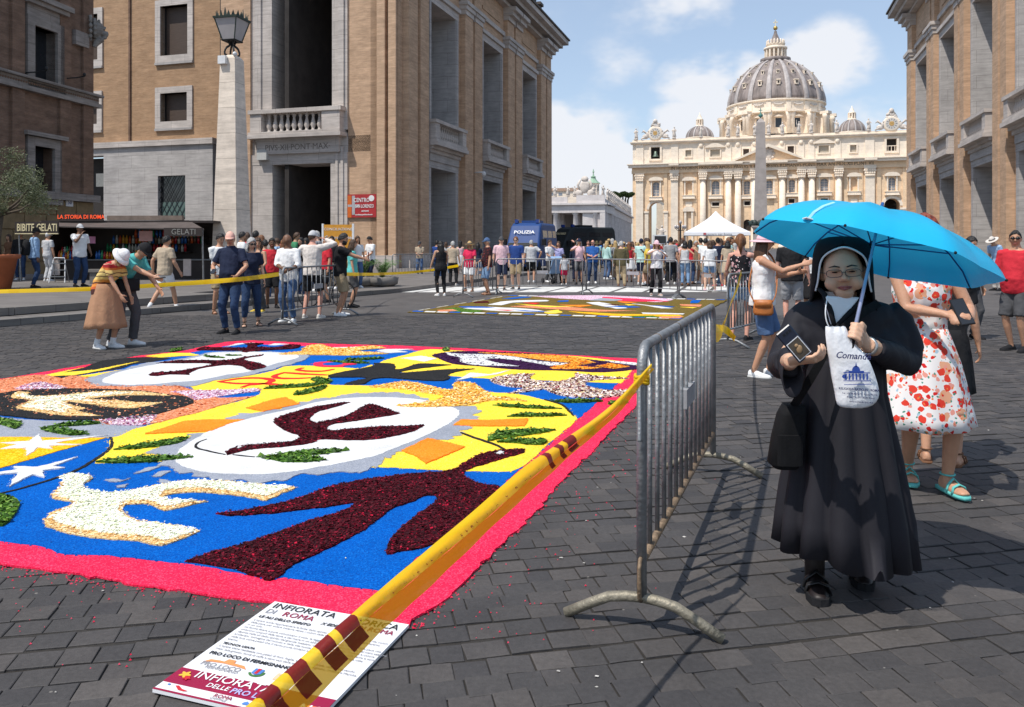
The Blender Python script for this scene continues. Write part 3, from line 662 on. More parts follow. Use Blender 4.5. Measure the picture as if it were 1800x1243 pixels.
# ================================================================= BASILICA, OBELISK, COLONNADE
M_FAC = travertine('basilica_stone',(.88,.645,.425),.20,(3,1.4))
M_FACP = travertine('basilica_pale_stone',(.90,.765,.615),.16,(3,1.4))
M_FACW = travertine('basilica_attic_stone',(.88,.76,.62),.16,(3,1.4))
M_LEAD = pbr('lead_sheet',(.235,.195,.18),.6,.45,.5,.3,6,detail=9,stretch=(1,1,.22),spec=.3)
M_RIB = pbr('pale_lead_rib',(.40,.36,.345),.6,.25,.6,.2,6,stretch=(1,1,.25))
M_PANE = pbr('leaded_pane',(.24,.27,.31),.35,.25,2.5)
M_STAT = pbr('statue_stone',(.60,.53,.47),.85,.3,.8,.3,6,detail=6)
B_B,A_B = 353.0,4.0
rootB = SB('basilica','great domed basilica with columned facade closing the street','church',A_B,B_B)
def FB(u,v,b=B_B): a,z = pb(u,v,b); return a-A_B,z
def Bb(name,m,boxes,par=None,smooth=False):
 mb = MB()
 for (x0,x1,y0,y1,z0,z1) in boxes: mb.box(x0,x1,y0,y1,z0,z1)
 return mb.build(name,m,par or rootB)
xL,_ = FB(1112,400); xR,_ = FB(1610,400)
Zc0 = FB(1110,296)[1]; Zc1 = FB(1110,290)[1]; Zf = FB(1120,306)[1]; Zcap = FB(1125,320)[1]; Zat = FB(1112,254)[1]; Zbal = FB(1112,247)[1]
# wall, with holes for arch passages and windows cut as boxes of depth
wl = [(1153,6.0,320,345,'w'),(1211,5.2,320,342,'n'),(1258,6.6,318,342,'w'),(1313,5.2,318,342,'w'),(1352,6.2,317,341,'w'),(1392,5.2,316,338,'w'),(1449,6.6,314,336,'w'),(1501,5.2,313,335,'n'),(1568,6.0,312,335,'w')]
aw = [(1210,5.2,264,275,'s'),(1257,8.5,263,275,'p'),(1311.5,5.2,262,272,'s'),(1390,5.6,257,269,'s'),(1448,9,256,268,'p'),(1500,5.6,255,267,'s')]
bw = [(1152,8,259,279),(1567.5,9,244,265)]
sq = [(1258,6.2,356,362),(1313.5,5,354,361),(1391.5,5,350,357),(1449,6.2,349,356)]
lw = [(1313.5,6.5,386,406),(1449,7,378,400),(1258,7,374,402),(1391,6,378,400)]
arch = [(1141,1166,356),(1554,1582,349)]
holes = []
def hb(u0,u1,v0,v1): x0,z1 = FB(u0,v0); x1,z0 = FB(u1,v1); return (x0,x1,z0,z1)
for (c,h,v0,v1,k) in wl: holes.append(hb(c-h,c+h,v0,v1))
for (c,h,v0,v1) in sq+lw: holes.append(hb(c-h,c+h,v0,v1))
for (u0,u1,v0) in arch: x0,z1 = FB(u0,v0); x1,_ = FB(u1,v0); holes.append((x0,x1,-1,z1))
Bb('facade_wall',M_FAC,holes_wall(xL,xR,0,Zf,holes,0,2.2))
hat = [hb(c-h,c+h,v0,v1) for (c,h,v0,v1,k) in aw]+[hb(c-h,c+h,v0,v1) for (c,h,v0,v1) in bw]
Bb('attic_wall',M_FACW,holes_wall(xL,xR,Zc1,Zat,hat,.4,2.2))
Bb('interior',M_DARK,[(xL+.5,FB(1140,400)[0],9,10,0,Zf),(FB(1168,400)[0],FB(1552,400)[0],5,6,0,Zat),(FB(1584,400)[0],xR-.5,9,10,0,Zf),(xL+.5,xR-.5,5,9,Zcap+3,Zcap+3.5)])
ent = Bb('entablature',M_FAC,[(xL-.3,xR+.3,-1.0,0,Zf,Zf+1.3),(xL-.2,xR+.2,-.8,0,Zf+1.3,Zc0)])
Bb('cornice',M_FACP,[(xL-1.6,xR+1.6,-2.6,0,Zc0,Zc1-.35),(xL-2.1,xR+2.1,-3.2,0,Zc1-.35,Zc1)])
Bb('attic_cornice',M_FACP,[(xL-.8,xR+.8,-.7,2.2,Zat,Zat+.55),(xL-1.1,xR+1.1,-1.1,2.2,Zat+.55,Zat+.9)])
Bb('balustrade',M_FACP,[(xL,xR,-.4,.1,Zat+.9,Zbal)])
txt = 'IN HONOREM PRINCIPIS APOST PAVLVS V BVRGHESIVS ROMANVS PONT MAX AN MDCXII PONT VII'
me = textmesh(txt,2.3,.03)
xs = [v.co.x for v in me.vertices]; wdt = max(xs)-min(xs); x0 = FB(1180,300)[0]; x1 = FB(1535,300)[0]
k = (x1-x0)/wdt
bpy.data.meshes.remove(me)
letters(txt,pbr('inscription_grey',(.16,.12,.10),.9),rootB,frameM(((x0+x1)/2,-.85,Zf+1.3+(Zc0-Zf-1.3)/2),(1,0,0),(0,0,1)),2.3,k,ext=.03)
def capital(mb,x,y,z,w,d):
 mb.box(x-w*.62,x+w*.62,y-d*.6,y+d*.6,z+3.2,z+3.6)
 for j,(zz,ww) in enumerate(((0,.5),(1.0,.56),(2.0,.66))):
  for q in range(5): mb.ell((x+(q-2)*w*ww*.42,y-d*.5,z+zz+.5),(w*.14,.45,.55),6,4)
 mb.box(x-w*.5,x+w*.5,y-d*.45,y+d*.45,z,z+3.2)
zsh = Zcap
for u in (1236,1280.5,1297.5,1326,1375,1408.5,1426.5,1473.5):
 x,_ = FB(u,380); r = 1.32
 mb = MB(); mb.lathe([(r*1.3,0),(r*1.3,1.2),(r*1.15,1.3),(r*1.12,2.0),(r,2.2),(r*1.0,zsh*.4),(r*.88,zsh)],18,(x,-1.35,0)); mb.build('column',M_FACP,rootB,True)
 mb = MB(); capital(mb,x,-1.35,zsh,2.9,2.6); mb.build('capital',M_FACP,rootB)
for u0,u1 in ((1118,1131),(1179.5,1192),(1520.5,1537),(1594,1606)):
 x0 = FB(u0,380)[0]; x1 = FB(u1,380)[0]
 Bb('pilaster',M_FACP,[(x0,x1,-1.0,0,0,zsh),(x0-.4,x1+.4,-1.3,0,0,2.0)]); mb = MB(); capital(mb,(x0+x1)/2,-.5,zsh,(x1-x0),1.4); mb.build('capital',M_FACP,rootB)
 Bb('attic_pilaster',M_FACW,[(x0,x1,0,.4,Zc1,Zat)])
for u in (1170,1198,1222,1246,1268,1336,1364,1438,1462,1487,1513,1545,1590):
 x = FB(u,380)[0]; Bb('wall_strip',M_FAC,[(x-.75,x+.75,-.45,0,0,Zf)])
for u in (1232,1280,1297,1326,1374,1408,1426,1472):
 x = FB(u,270)[0]; Bb('attic_pilaster',M_FACW,[(x-1.3,x+1.3,0,.4,Zc1,Zat)]); mb = MB(); mb.ell((x,-.15,Zat-1.6),(.9,.5,1.0),10,6); mb.build('mask',M_FACP,rootB,True)
# entablature breaks
for (u0,u1) in ((1177,1194),(1228,1306),(1318,1384),(1401,1434),(1466,1482),(1518,1540)):
 x0 = FB(u0,300)[0]; x1 = FB(u1,300)[0]; Bb('cornice_break',M_FACP,[(x0,x1,-3.7,-3.2,Zc0+.4,Zc1-.02),(x0,x1,-1.3,-1.0,Zf,Zf+1.25)])
def arched(x0,x1,z0,z1,y,m,name,par,ny=8):
 r = (x1-x0)/2; cx = (x0+x1)/2; pts = [(x0,z0),(x1,z0),(x1,z1-r)]+[(cx+r*math.cos(t),z1-r+r*math.sin(t)) for t in [PI*k/10 for k in range(1,10)]]+[(x0,z1-r)]
 mb = MB(); mb.prism(pts,y,y+.12,'y'); return mb.build(name,m,par)
def spandrel(x0,x1,z1,y0,y1,m,name,par):
 """solid corners that turn a square hole into a round-headed one"""
 r = (x1-x0)/2; cx = (x0+x1)/2
 for s in (-1,1):
  pts = [(cx+s*r,z1),(cx+s*r,z1-r)]+[(cx+s*r*math.cos(t),z1-r+r*math.sin(t)) for t in [PI/2*k/6 for k in range(1,7)]]
  mb = MB(); mb.prism(pts,y0,y1,'y'); mb.build(name,m,par)
for (c,h,v0,v1,kd_) in wl:
 x0,x1,z0,z1 = hb(c-h,c+h,v0,v1)
 win = arched(x0,x1,z0,z1,.9,M_PANE if kd_ == 'w' else M_FAC,'window' if kd_ == 'w' else 'niche',rootB)
 spandrel(x0,x1,z1,.02,2.0,M_FAC,'arch_corner',win)
 if kd_ == 'w':
  Bb('glazing_bar',M_FACP,[((x0+x1)/2-.07,(x0+x1)/2+.07,.82,.9,z0,z1-.1)],win)
  for q in range(1,5): zz = z0+(z1-z0)*q/5.2; Bb('glazing_bar',M_FACP,[(x0+.05,x1-.05,.82,.9,zz-.05,zz+.05)],win)
 Bb('jamb',M_FACP,[(x0-.75,x0-.2,-.5,.0,z0-.4,z1+.4)],win); Bb('jamb',M_FACP,[(x1+.2,x1+.75,-.5,.0,z0-.4,z1+.4)],win)
 Bb('sill_balcony',M_FACP,[(x0-1.3,x1+1.3,-1.2,0,z0-1.6,z0-.5),(x0-1.5,x1+1.5,-1.4,0,z0-.5,z0-.3),(x0-1.5,x1+1.5,-1.4,0,z0-1.9,z0-1.6)],win)
 mb = MB(); cx = (x0+x1)/2; w2 = (x1-x0)/2+1.6
 prof = [(cx-w2,z1+.5),(cx+w2,z1+.5),(cx+w2,z1+.9)]+[(cx+w2*math.cos(t)*.98,z1+.9+1.3*math.sin(t)) for t in [PI*k/8 for k in range(1,8)]]+[(cx-w2,z1+.9)]
 mb.prism(prof,-1.0,0,'y'); mb.build('pediment_hood',M_FACP,win)
for (c,h,v0,v1) in sq: x0,x1,z0,z1 = hb(c-h,c+h,v0,v1); o = Bb('opening',M_DARK,[(x0,x1,1.0,1.1,z0,z1)]); Bb('surround',M_FACP,[(x0-.4,x0,-.25,.0,z0-.4,z1+.4),(x1,x1+.4,-.25,0,z0-.4,z1+.4),(x0,x1,-.25,0,z1,z1+.4),(x0,x1,-.25,0,z0-.4,z0)],o)
for (c,h,v0,v1) in lw:
 x0,x1,z0,z1 = hb(c-h,c+h,v0,v1); o = arched(x0,x1,z0,z1,1.2,M_DARK,'doorway',rootB); spandrel(x0,x1,z1,.02,1.5,M_FAC,'arch_corner',o)
# panels and lower niche
for u in (1211,1501):
 x0 = FB(u-6,360)[0]; x1 = FB(u+6,360)[0]; z1 = FB(u,355 if u < 1300 else 350)[1]; Bb('panel',M_FACP,[(x0,x1,-.3,0,z1-2.0,z1)])
 x0 = FB(u-8,380)[0]; x1 = FB(u+8,380)[0]; z1 = FB(u,372 if u < 1300 else 366)[1]
 Bb('aedicule',M_FACP,[(x0,x0+.9,-1.1,0,0,z1),(x1-.9,x1,-1.1,0,0,z1),(x0-.5,x1+.5,-1.4,0,z1,z1+.7)])
 mb = MB(); cx = (x0+x1)/2; w2 = (x1-x0)/2+.5; mb.prism([(cx+w2*math.cos(t),z1+.7+1.5*math.sin(t)) for t in [PI*k/10 for k in range(11)]],-1.4,0,'y'); mb.build('aedicule_hood',M_FACP,rootB)
for (u0,u1,v0) in arch:
 x0,z1 = FB(u0,v0); x1,_ = FB(u1,v0); r = (x1-x0)/2
 o = Bb('arch_impost',M_FACP,[(x0-2.2,x0-.02,-.8,.0,z1-r-1.6,z1-r-.8),(x1+.02,x1+2.2,-.8,0,z1-r-1.6,z1-r-.8),(x0-1.9,x0-.3,-.5,0,0,z1-r-1.6),(x1+.3,x1+1.9,-.5,0,0,z1-r-1.6)]); spandrel(x0,x1,z1,.02,6,M_FAC,'arch_corner',o)
 mb = MB(); cx = (x0+x1)/2; zc_ = z1-r
 outer = [(cx+(r+1.1)*math.cos(t),zc_+(r+1.1)*math.sin(t)) for t in [PI*k/14 for k in range(15)]]; inner = [(cx+r*math.cos(t),zc_+r*math.sin(t)) for t in [PI*k/14 for k in range(14,-1,-1)]]
 mb.prism(outer+inner,-.4,0,'y'); mb.build('archivolt',M_FACP,rootB)
 Bb('passage_wall',M_FAC,[(x0-.6,x0-.01,2.2,9,0,Zf)]); Bb('passage_wall',M_FAC,[(x1+.01,x1+.6,2.2,9,0,Zf)])
x0,z1 = FB(1141,356); x1 = FB(1166,356)[0]
Bb('interior',M_DARK,[(FB(1545,400)[0],FB(1592,400)[0],9.2,9.6,0,Zf)]); Bb('inner_wall',M_FACW,[(x0+(x1-x0)*.1,x1+4,22,23,0,26)])  # slab behind the right arch is near-black to stand in for the passage's shade
for (c,h,v0,v1,kd_) in aw:
 x0,x1,z0,z1 = hb(c-h,c+h,v0,v1); o = Bb('attic_window',M_SHUT if c in (1311.5,1390) else pbr('blind_window',(.40,.35,.28),.8),[(x0,x1,.9,1.0,z0,z1)])
 Bb('surround',M_FACP,[(x0-.5,x0,.0,.4,z0-.5,z1+.5),(x1,x1+.5,.0,.4,z0-.5,z1+.5),(x0,x1,0,.4,z1,z1+.5),(x0,x1,0,.4,z0-.5,z0)],o)
 if kd_ == 'p':
  mb = MB(); cx = (x0+x1)/2; mb.prism([(cx-4.2,z1+1.2),(cx-4.2,z1+.8),(cx+4.2,z1+.8),(cx+4.2,z1+1.2),(cx+1.4,z1+2.6),(cx,z1+2.8),(cx-1.4,z1+2.6)],-.5,.4,'y'); mb.build('pediment_hood',M_FACP,o)
for i,(c,h,v0,v1) in enumerate(bw):
 x0,x1,z0,z1 = hb(c-h,c+h,v0,v1); o = Bb('bell_opening',M_DARK,[(x0,x1,1.9,2.1,z0,z1)])
 Bb('surround',M_FACP,[(x0-.8,x0,-.1,.4,z0-.8,z1+.8),(x1,x1+.8,-.1,.4,z0-.8,z1+.8),(x0,x1,-.1,.4,z1,z1+.8),(x0,x1,-.1,.4,z0-.8,z0)],o)
 if i == 0:
  mb = MB(); mb.lathe([(.3,2.6),(.7,2.4),(.9,1.2),(1.4,.2),(1.45,0)],14,((x0+x1)/2,1.0,z0+.9)); mb.build('bell',pbr('bronze_bell',(.12,.16,.13),.45,.2,3,metal=.6),o,True)
 else:
  for q in range(3): xx = x0+(x1-x0)*(q+.5)/3; Bb('window_bar',M_FACP,[(xx-.12,xx+.12,.8,.95,z0,z1*.4+z0*.6)],o)
  Bb('window_bar',M_FACP,[(x0,x1,.8,.95,z0*.6+z1*.4,z0*.6+z1*.4+.3)],o)
# central pediment
xa,za = FB(1284,283); xb,zb2 = FB(1419,280); xm,zm = FB(1350,254); xm = (xa+xb)/2; za = Zc1
mb = MB(); mb.prism([(xa+.8,za),(xb-.8,za),(xm,zm-.9)],-1.2,.4,'y'); mb.build('pediment',M_FAC,rootB)
mb = MB(); mb.prism([(xa,za),(xa+1.6,za),(xm,zm-1.3),(xb-1.6,za),(xb,za),(xm,zm+.1)],-3.2,-.1,'y'); mb.build('raking_cornice',M_FACP,rootB)
mb = MB(); mb.ell((xm,-1.3,za+(zm-za)*.42),(1.9,.5,2.4),12,8)
for k in range(10): t_ = 2*PI*k/10; mb.ell((xm+2.1*math.cos(t_),-1.3,za+(zm-za)*.42+2.5*math.sin(t_)),(.7,.4,.7),6,5)
mb.build('coat_of_arms',M_STAT,rootB,True)
# statues along the balustrade
def statue_mesh(seed,h=5.6):
 rn = random.Random(seed); mb = MB()
 mb.box(-.75,.75,-.6,.6,0,.9)
 rings = []
 for (z,rx,ry) in ((.9,.85,.65),(1.6,.78,.6),(2.6,.72,.55),(3.2,.62,.5),(3.7,.66,.5),(4.25,.78,.48),(4.55,.5,.4),(4.7,.24,.24),(4.85,.22,.24)):
  off = .12*math.sin(z*1.3+seed); rings.append([(off+rx*math.cos(t)*(1+.12*math.sin(5*t+seed)),ry*math.sin(t)*(1+.12*math.cos(4*t)),z) for t in [2*PI*k/14 for k in range(14)]])
 mb.loft(rings); off = .12*math.sin(4.9*1.3+seed); mb.ell((off,-.05,5.25),(.33,.36,.46),10,7)
 s = rn.choice((-1,1)); up_ = rn.random() < .5
 e = (off+s*1.05,-.25,3.75 if not up_ else 4.2); mb.tube([(off+s*.62,0,4.3),e,(off+s*(.9 if not up_ else 1.35),-.75,3.5 if not up_ else 5.0)],[.22,.2,.15],7)
 mb.tube([(off-s*.62,0,4.3),(off-s*.85,-.3,3.6),(off-s*.2,-.65,3.4)],[.22,.2,.15],7)
 if rn.random() < .6: mb.tube([(off+s*1.35,-.8,2.2),(off+s*1.35,-.8,6.3)],.07,5)
 mb.v = [(x,y,z*h/5.7) for x,y,z in mb.v]
 return mb.mesh('statue',M_STAT,True)
STM = [statue_mesh(k) for k in range(6)]
for i,u in enumerate((1118,1185,1232,1280,1297,1327,1351,1375,1404,1426,1471,1527)):
 x,_ = FB(u,245); link(STM[i % 6],'statue',rootB,(x,-.1,Zbal),(0,0,(i % 3-1)*.3),(.95,.95,.95))
# the two clocks
for ci,u in enumerate((1152,1567)):
 x = FB(u,240)[0]; z = Zbal+(2.7 if ci == 0 else 2.7); ckr = 2.3
 mb = MB(); mb.lathe([(ckr*1.42,-.4),(ckr*1.42,.35),(ckr*1.2,.6),(ckr*1.02,.62)],26); mb.xf(Matrix.Translation((x,-.2,z)) @ Matrix.Rotation(PI/2,4,'X')); ck = mb.build('clock',M_FACP,rootB,True)
 mb = MB(); mb.lathe([(ckr*1.0,.0),(ckr,.1)],26); mb.xf(Matrix.Translation((x,-.74,z)) @ Matrix.Rotation(PI/2,4,'X')); mb.build('dial',pbr('dial_white',(.62,.58,.54),.6),ck)
 mb = MB(); mb.lathe([(ckr*.42,.0),(ckr*.4,.1)],18); mb.xf(Matrix.Translation((x,-.86,z)) @ Matrix.Rotation(PI/2,4,'X')); mb.build('dial_centre',pbr('dial_gold',(.55,.34,.12),.5),ck)
 for q in range(12):
  t_ = 2*PI*q/12; mb = MB(); d_ = Vector((math.cos(t_),0,math.sin(t_))); mb.obox(Vector((x,-.88,z))+d_*ckr*.75,d_,(0,1,0),d_.cross(Vector((0,1,0))),ckr*.15,.03,.08); mb.build('numeral',M_IRON,ck)
 for a_,l_ in ((.9,.5),(2.3,.7)):
  d_ = Vector((math.cos(a_),0,math.sin(a_))); mb = MB(); mb.obox(Vector((x,-1.0,z))+d_*ckr*l_*.5,d_,(0,1,0),d_.cross(Vector((0,1,0))),ckr*l_*.5,.03,.09); mb.build('hand',MATS['dial_gold'],ck)
 mb = MB(); rn = random.Random(ci)
 for s in (-1,1):
  mb.ell((x+s*4.2,-.2,Zbal+1.4),(1.5,.7,1.1),10,6); mb.ell((x+s*3.3,-.4,Zbal+2.3),(.7,.5,1.2),8,6); mb.ell((x+s*3.0,-.5,Zbal+3.6),(.4,.4,.5),8,6)
  mb.tube([(x+s*3.6,-.3,Zbal+2.6),(x+s*5.2,-.1,Zbal+4.0),(x+s*6.0,0,Zbal+3.2)],[.3,.55,.1],7); mb.tube([(x+s*4.5,-.4,Zbal+1.2),(x+s*6.2,-.5,Zbal+.3)],[.5,.3],7)
 for k in range(10): mb.ell((x+rn.uniform(-2,2),-.3,z+3.2+rn.uniform(-.6,.8)),(.7,.5,.6),7,5)
 mb.tube([(x-1.8,-.2,z+3),(x-.6,-.2,z+4.8),(x,-.2,z+5.6),(x+.6,-.2,z+4.8),(x+1.8,-.2,z+3)],[.4,.5,.7,.5,.4],8); mb.ell((x,-.2,z+5.3),(.95,.9,1.1),10,8)
 mb.build('clock_sculpture',M_STAT,rootB,True)
# nave roof block behind the attic
Bb('nave_block',M_FACW,[(-30,30,2.3,110,0,Zat-2)])
# ---- domes
B_D = 430.0
def FD(u,v): a,z = pb(u,v,B_D); return a-A_B,z
dx = (FD(1280,186)[0]+FD(1449,186)[0])/2; yD = B_D-B_B
mpx = (FD(1449,186)[0]-FD(1280,186)[0])/169.0
def DZ(v): return FD(1364.5,v)[1]
C0 = (dx,yD,0)
prof = [(84.5,187),(84.2,180),(82,171),(78.5,161),(73.5,151),(66.5,141),(57.5,131),(47,122.5),(36,115.5),(25,110.5)]
prof = [(r*mpx,DZ(v)) for r,v in prof]
dome = MB(); dome.lathe(prof,96,C0); domeo = dome.build('dome',M_LEAD,rootB,True)
def prad(z):
 for (r0,z0),(r1,z1) in zip(prof,prof[1:]):
  if z0 <= z <= z1: return r0+(r1-r0)*(z-z0)/(z1-z0)
 return prof[-1][0]
for k in range(16):
 a_ = 2*PI*(k+.5)/16+.04; ca,sa = math.cos(a_),math.sin(a_); rings = []
 for (r,z) in prof:
  wv = .040*r+.3; o_ = Vector((dx+r*ca,yD+r*sa,z)); t_ = Vector((-sa,ca,0)); n_ = Vector((ca,sa,.25))
  rings.append([o_-t_*wv-n_*.1,o_-t_*wv+n_*.55,o_-t_*wv*.4+n_*.9,o_+t_*wv*.4+n_*.9,o_+t_*wv+n_*.55,o_+t_*wv-n_*.1])
 mb = MB(); mb.loft(rings); mb.build('rib',M_RIB,domeo)
 a2 = 2*PI*k/16+.04; ca,sa = math.cos(a2),math.sin(a2)
 for (v,s_) in ((159,.72),(139,.55),(123,.36)):
  z = DZ(v); r = prad(z); o_ = Vector((dx+r*ca,yD+r*sa,z)); n_ = Vector((ca,sa,0)); t_ = Vector((-sa,ca,0))
  mb = MB(); mb.obox(o_+n_*.2,t_,n_,(0,0,1),1.2*s_,1.1*s_,1.5*s_); mb.prism([],0,0) if False else None
  mb.obox(o_+n_*.35+Vector((0,0,1.8*s_)),t_,n_,(0,0,1),1.5*s_,1.3*s_,.28*s_); dm = mb.build('dormer',M_FACP,domeo)
  mb = MB(); mb.obox(o_+n_*(.25+1.1*s_)+Vector((0,0,.2*s_)),t_,n_,(0,0,1),.6*s_,.12,.8*s_); mb.build('opening',M_DARK,dm)
mb = MB(); r0 = 86*mpx
mb.lathe([(82*mpx,DZ(245)),(82*mpx,DZ(211))],64,C0,False); mb.build('drum',M_FACP,rootB)
mb = MB(); mb.lathe([(84*mpx,DZ(211)),(90*mpx,DZ(209)),(90*mpx,DZ(207)),(84.5*mpx,DZ(206)),(84.5*mpx,DZ(191)),(88*mpx,DZ(189)),(88*mpx,DZ(187)),(80*mpx,DZ(186))],64,C0,False); mb.build('drum_attic',M_FACW,rootB)
for k in range(16):
 a_ = 2*PI*(k+.5)/16+.04; ca,sa = math.cos(a_),math.sin(a_); n_ = Vector((ca,sa,0)); t_ = Vector((-sa,ca,0)); base = Vector((dx,yD,0))
 mb = MB(); rr = 90*mpx; z0,z1 = DZ(245),DZ(212)
 mb.obox(base+n_*rr+Vector((0,0,(z0+z1)/2)),n_,t_,(0,0,1),8*mpx,3.0*mpx,(z1-z0)/2); bt = mb.build('buttress',M_FACP,rootB)
 for s in (-1,1):
  mb = MB(); c_ = base+n_*(rr+8*mpx)+t_*(s*3.2*mpx); mb.lathe([(1.05,z0),(.95,z1-2.5),(1.35,z1-1.6),(1.35,z1)],10,(c_.x,c_.y,0)); mb.build('column',M_FACP,bt,True)
 mb = MB(); mb.obox(base+n_*(rr+2*mpx)+Vector((0,0,DZ(209.5))),n_,t_,(0,0,1),13*mpx,6.5*mpx,2.5*mpx); mb.build('entablature',M_FACP,bt)
 mb = MB(); mb.obox(base+n_*(84.7*mpx)+Vector((0,0,DZ(198))),n_,t_,(0,0,1),1.2*mpx,4*mpx,7*mpx); mb.build('attic_pier',M_FACW,rootB)
 a2 = 2*PI*k/16+.04; n2 = Vector((math.cos(a2),math.sin(a2),0)); t2 = Vector((-math.sin(a2),math.cos(a2),0))
 mb = MB(); mb.obox(base+n2*(82*mpx)+Vector((0,0,DZ(227))),n2,t2,(0,0,1),.3*mpx,5.2*mpx,8*mpx); wn_ = mb.build('window',M_GLASSD,rootB)
 for s in (-1,1): mb = MB(); mb.obox(base+n2*(82.6*mpx)+t2*(s*6*mpx)+Vector((0,0,DZ(227))),n2,t2,(0,0,1),1.2*mpx,.9*mpx,9*mpx); mb.build('frame',M_FACP,wn_)
 mb = MB(); c_ = base+n2*(83.3*mpx)+Vector((0,0,DZ(217.5))); mb.loft([[c_-t2*8*mpx-n2*1.5,c_+t2*8*mpx-n2*1.5,c_+Vector((0,0,3.4*mpx))-n2*1.5],[c_-t2*8*mpx+n2*1.5,c_+t2*8*mpx+n2*1.5,c_+Vector((0,0,3.4*mpx))+n2*1.5]]); mb.build('pediment',M_FACP,wn_)
 mb = MB(); pts = [base+n2*(85.2*mpx)+t2*(q*2*mpx)+Vector((0,0,DZ(195)-2.2*mpx*(1-(q/4.0)**2))) for q in range(-4,5)]; mb.tube(pts,.45,6); mb.build('garland',M_STAT,rootB)
# lantern
def LB(name,pr,m,n=24): mb = MB(); mb.lathe([(r*mpx,DZ(v)) for r,v in pr],n,C0); return mb.build(name,m,rootB,True)
LB('lantern_gallery',[(25,113),(25,110.5),(27,110),(27,104),(25.5,103.5),(14,103)],M_LEAD)
LB('lantern_core',[(13,103),(13,86)],M_FACP,16)
for k in range(16):
 a_ = 2*PI*(k+.5)/16+.04; ca,sa = math.cos(a_),math.sin(a_)
 mb = MB(); mb.obox(Vector((dx+17*mpx*ca,yD+17*mpx*sa,(DZ(103)+DZ(88))/2)),(ca,sa,0),(-sa,ca,0),(0,0,1),2.6*mpx,1.3*mpx,7.5*mpx); mb.build('lantern_column',M_FACP,rootB)
 mb = MB(); mb.lathe([(.5,0),(.7,.5),(.35,1.4),(.5,1.9),(.1,2.8)],8,(dx+15*mpx*ca,yD+15*mpx*sa,DZ(80))); mb.build('candelabrum',M_FACP,rootB,True)
LB('lantern_entablature',[(20,88),(21,87),(21,84.5),(15.5,84),(15.5,80.5),(16.5,80),(16.5,79),(12,78.5)],M_FACP)
LB('lantern_spire',[(13,79),(9.5,74),(6,66),(3.4,60),(2.4,56.5),(2.6,55.5),(1.2,54)],M_LEAD)
mb = MB(); mb.ell((dx,yD,DZ(49.5)),(4*mpx,4*mpx,4*mpx),18,12); mb.build('orb',pbr('gilt_orb',(.52,.36,.12),.35,.1,metal=.7),rootB,True)
mb = MB(); zc_ = DZ(40); mb.box(dx-.28,dx+.28,yD-.25,yD+.25,DZ(46),DZ(34.5)); mb.box(dx-4*mpx,dx+4*mpx,yD-.25,yD+.25,DZ(40.2),DZ(38.2)); mb.build('cross',pbr('pale_cross',(.7,.66,.55),.4),rootB)
# side cupolas
for (uc,v0,vt,hw,vl) in ((1230,243,222,24,198),(1497.5,233,210.5,24,186)):
 Bc = 392.0
 def FC(u,v): a,z = pb(u,v,Bc); return a-A_B,z
 cx = FC(uc,v0)[0]; rr = FC(uc+hw,v0)[0]-cx; z0 = FC(uc,v0+1)[1]; zt_ = FC(uc,vt)[1]; yc = Bc-B_B; zl_ = FC(uc,vl)[1]
 mb = MB(); pr = [(rr*math.cos(t),z0+(zt_-z0)*math.sin(t)) for t in [PI/2*k/8*.93 for k in range(9)]]; mb.lathe(pr,40,(cx,yc,0)); cp = mb.build('cupola',M_LEAD,rootB,True)
 mb = MB(); mb.lathe([(rr*1.03,20),(rr*1.03,z0-.5),(rr*1.1,z0-.2),(rr*1.1,z0+.3)],40,(cx,yc,0)); mb.build('cupola_drum',M_FACP,rootB)
 for k in range(12):
  a_ = 2*PI*(k+.3)/12; rings = []
  for (r,z) in pr: o_ = Vector((cx+r*math.cos(a_),yc+r*math.sin(a_),z)); t2 = Vector((-math.sin(a_),math.cos(a_),0)); n2 = Vector((math.cos(a_),math.sin(a_),.4)); w2 = .04*r+.1; rings.append([o_-t2*w2,o_-t2*w2+n2*.35,o_+t2*w2+n2*.35,o_+t2*w2])
  mb = MB(); mb.loft(rings); mb.build('rib',M_RIB,cp)
 hl_ = zl_-zt_; mb = MB(); mb.lathe([(1.9,zt_-.5),(1.9,zt_+.4),(1.0,zt_+.5),(1.0,zt_+hl_*.42),(1.7,zt_+hl_*.43),(1.7,zt_+hl_*.5),(1.1,zt_+hl_*.55),(.9,zt_+hl_*.68),(.3,zt_+hl_*.85),(.12,zt_+hl_)],12,(cx,yc,0)); mb.build('cupola_lantern',M_FACP,cp,True)
 for k in range(8):
  a_ = 2*PI*k/8; mb = MB(); mb.lathe([(.3,zt_+.4),(.3,zt_+hl_*.43)],6,(cx+1.5*math.cos(a_),yc+1.5*math.sin(a_),0)); mb.build('lantern_column',M_FACP,cp)
# ---- obelisk
d_ob = 190.0
po = P(1337,430,d_ob); ob = thing('obelisk','tall grey granite obelisk with bronze cross in front of the basilica','obelisk',(po.x,po.y,0),-TH)
M_GRAN = pbr('rose_granite',(.33,.29,.27),.7,.18,.6,.3,12,detail=9)
def zob(v): return CAMH+(HY-v)/F*d_ob
w0,w1 = 1.55,.98
mb = MB(); sq4 = lambda r,z: [(-r,-r,z),(r,-r,z),(r,r,z),(-r,r,z)]
mb.loft([sq4(w0,zob(392)),sq4(w1,zob(216)),sq4(.12,zob(207))]); mb.build('shaft',M_GRAN,ob)
mb = MB(); mb.lathe([(.12,zob(207)),(.5,zob(204.5)),(.55,zob(202)),(.2,zob(200.5)),(.15,zob(198))],10); mb.box(-.09,.09,-.09,.09,zob(198),zob(190)); mb.box(-.45,.45,-.09,.09,zob(194.5),zob(193.3)); mb.build('bronze_cross',pbr('verdigris',(.10,.25,.21),.6,.25,4),ob)
mb = MB()
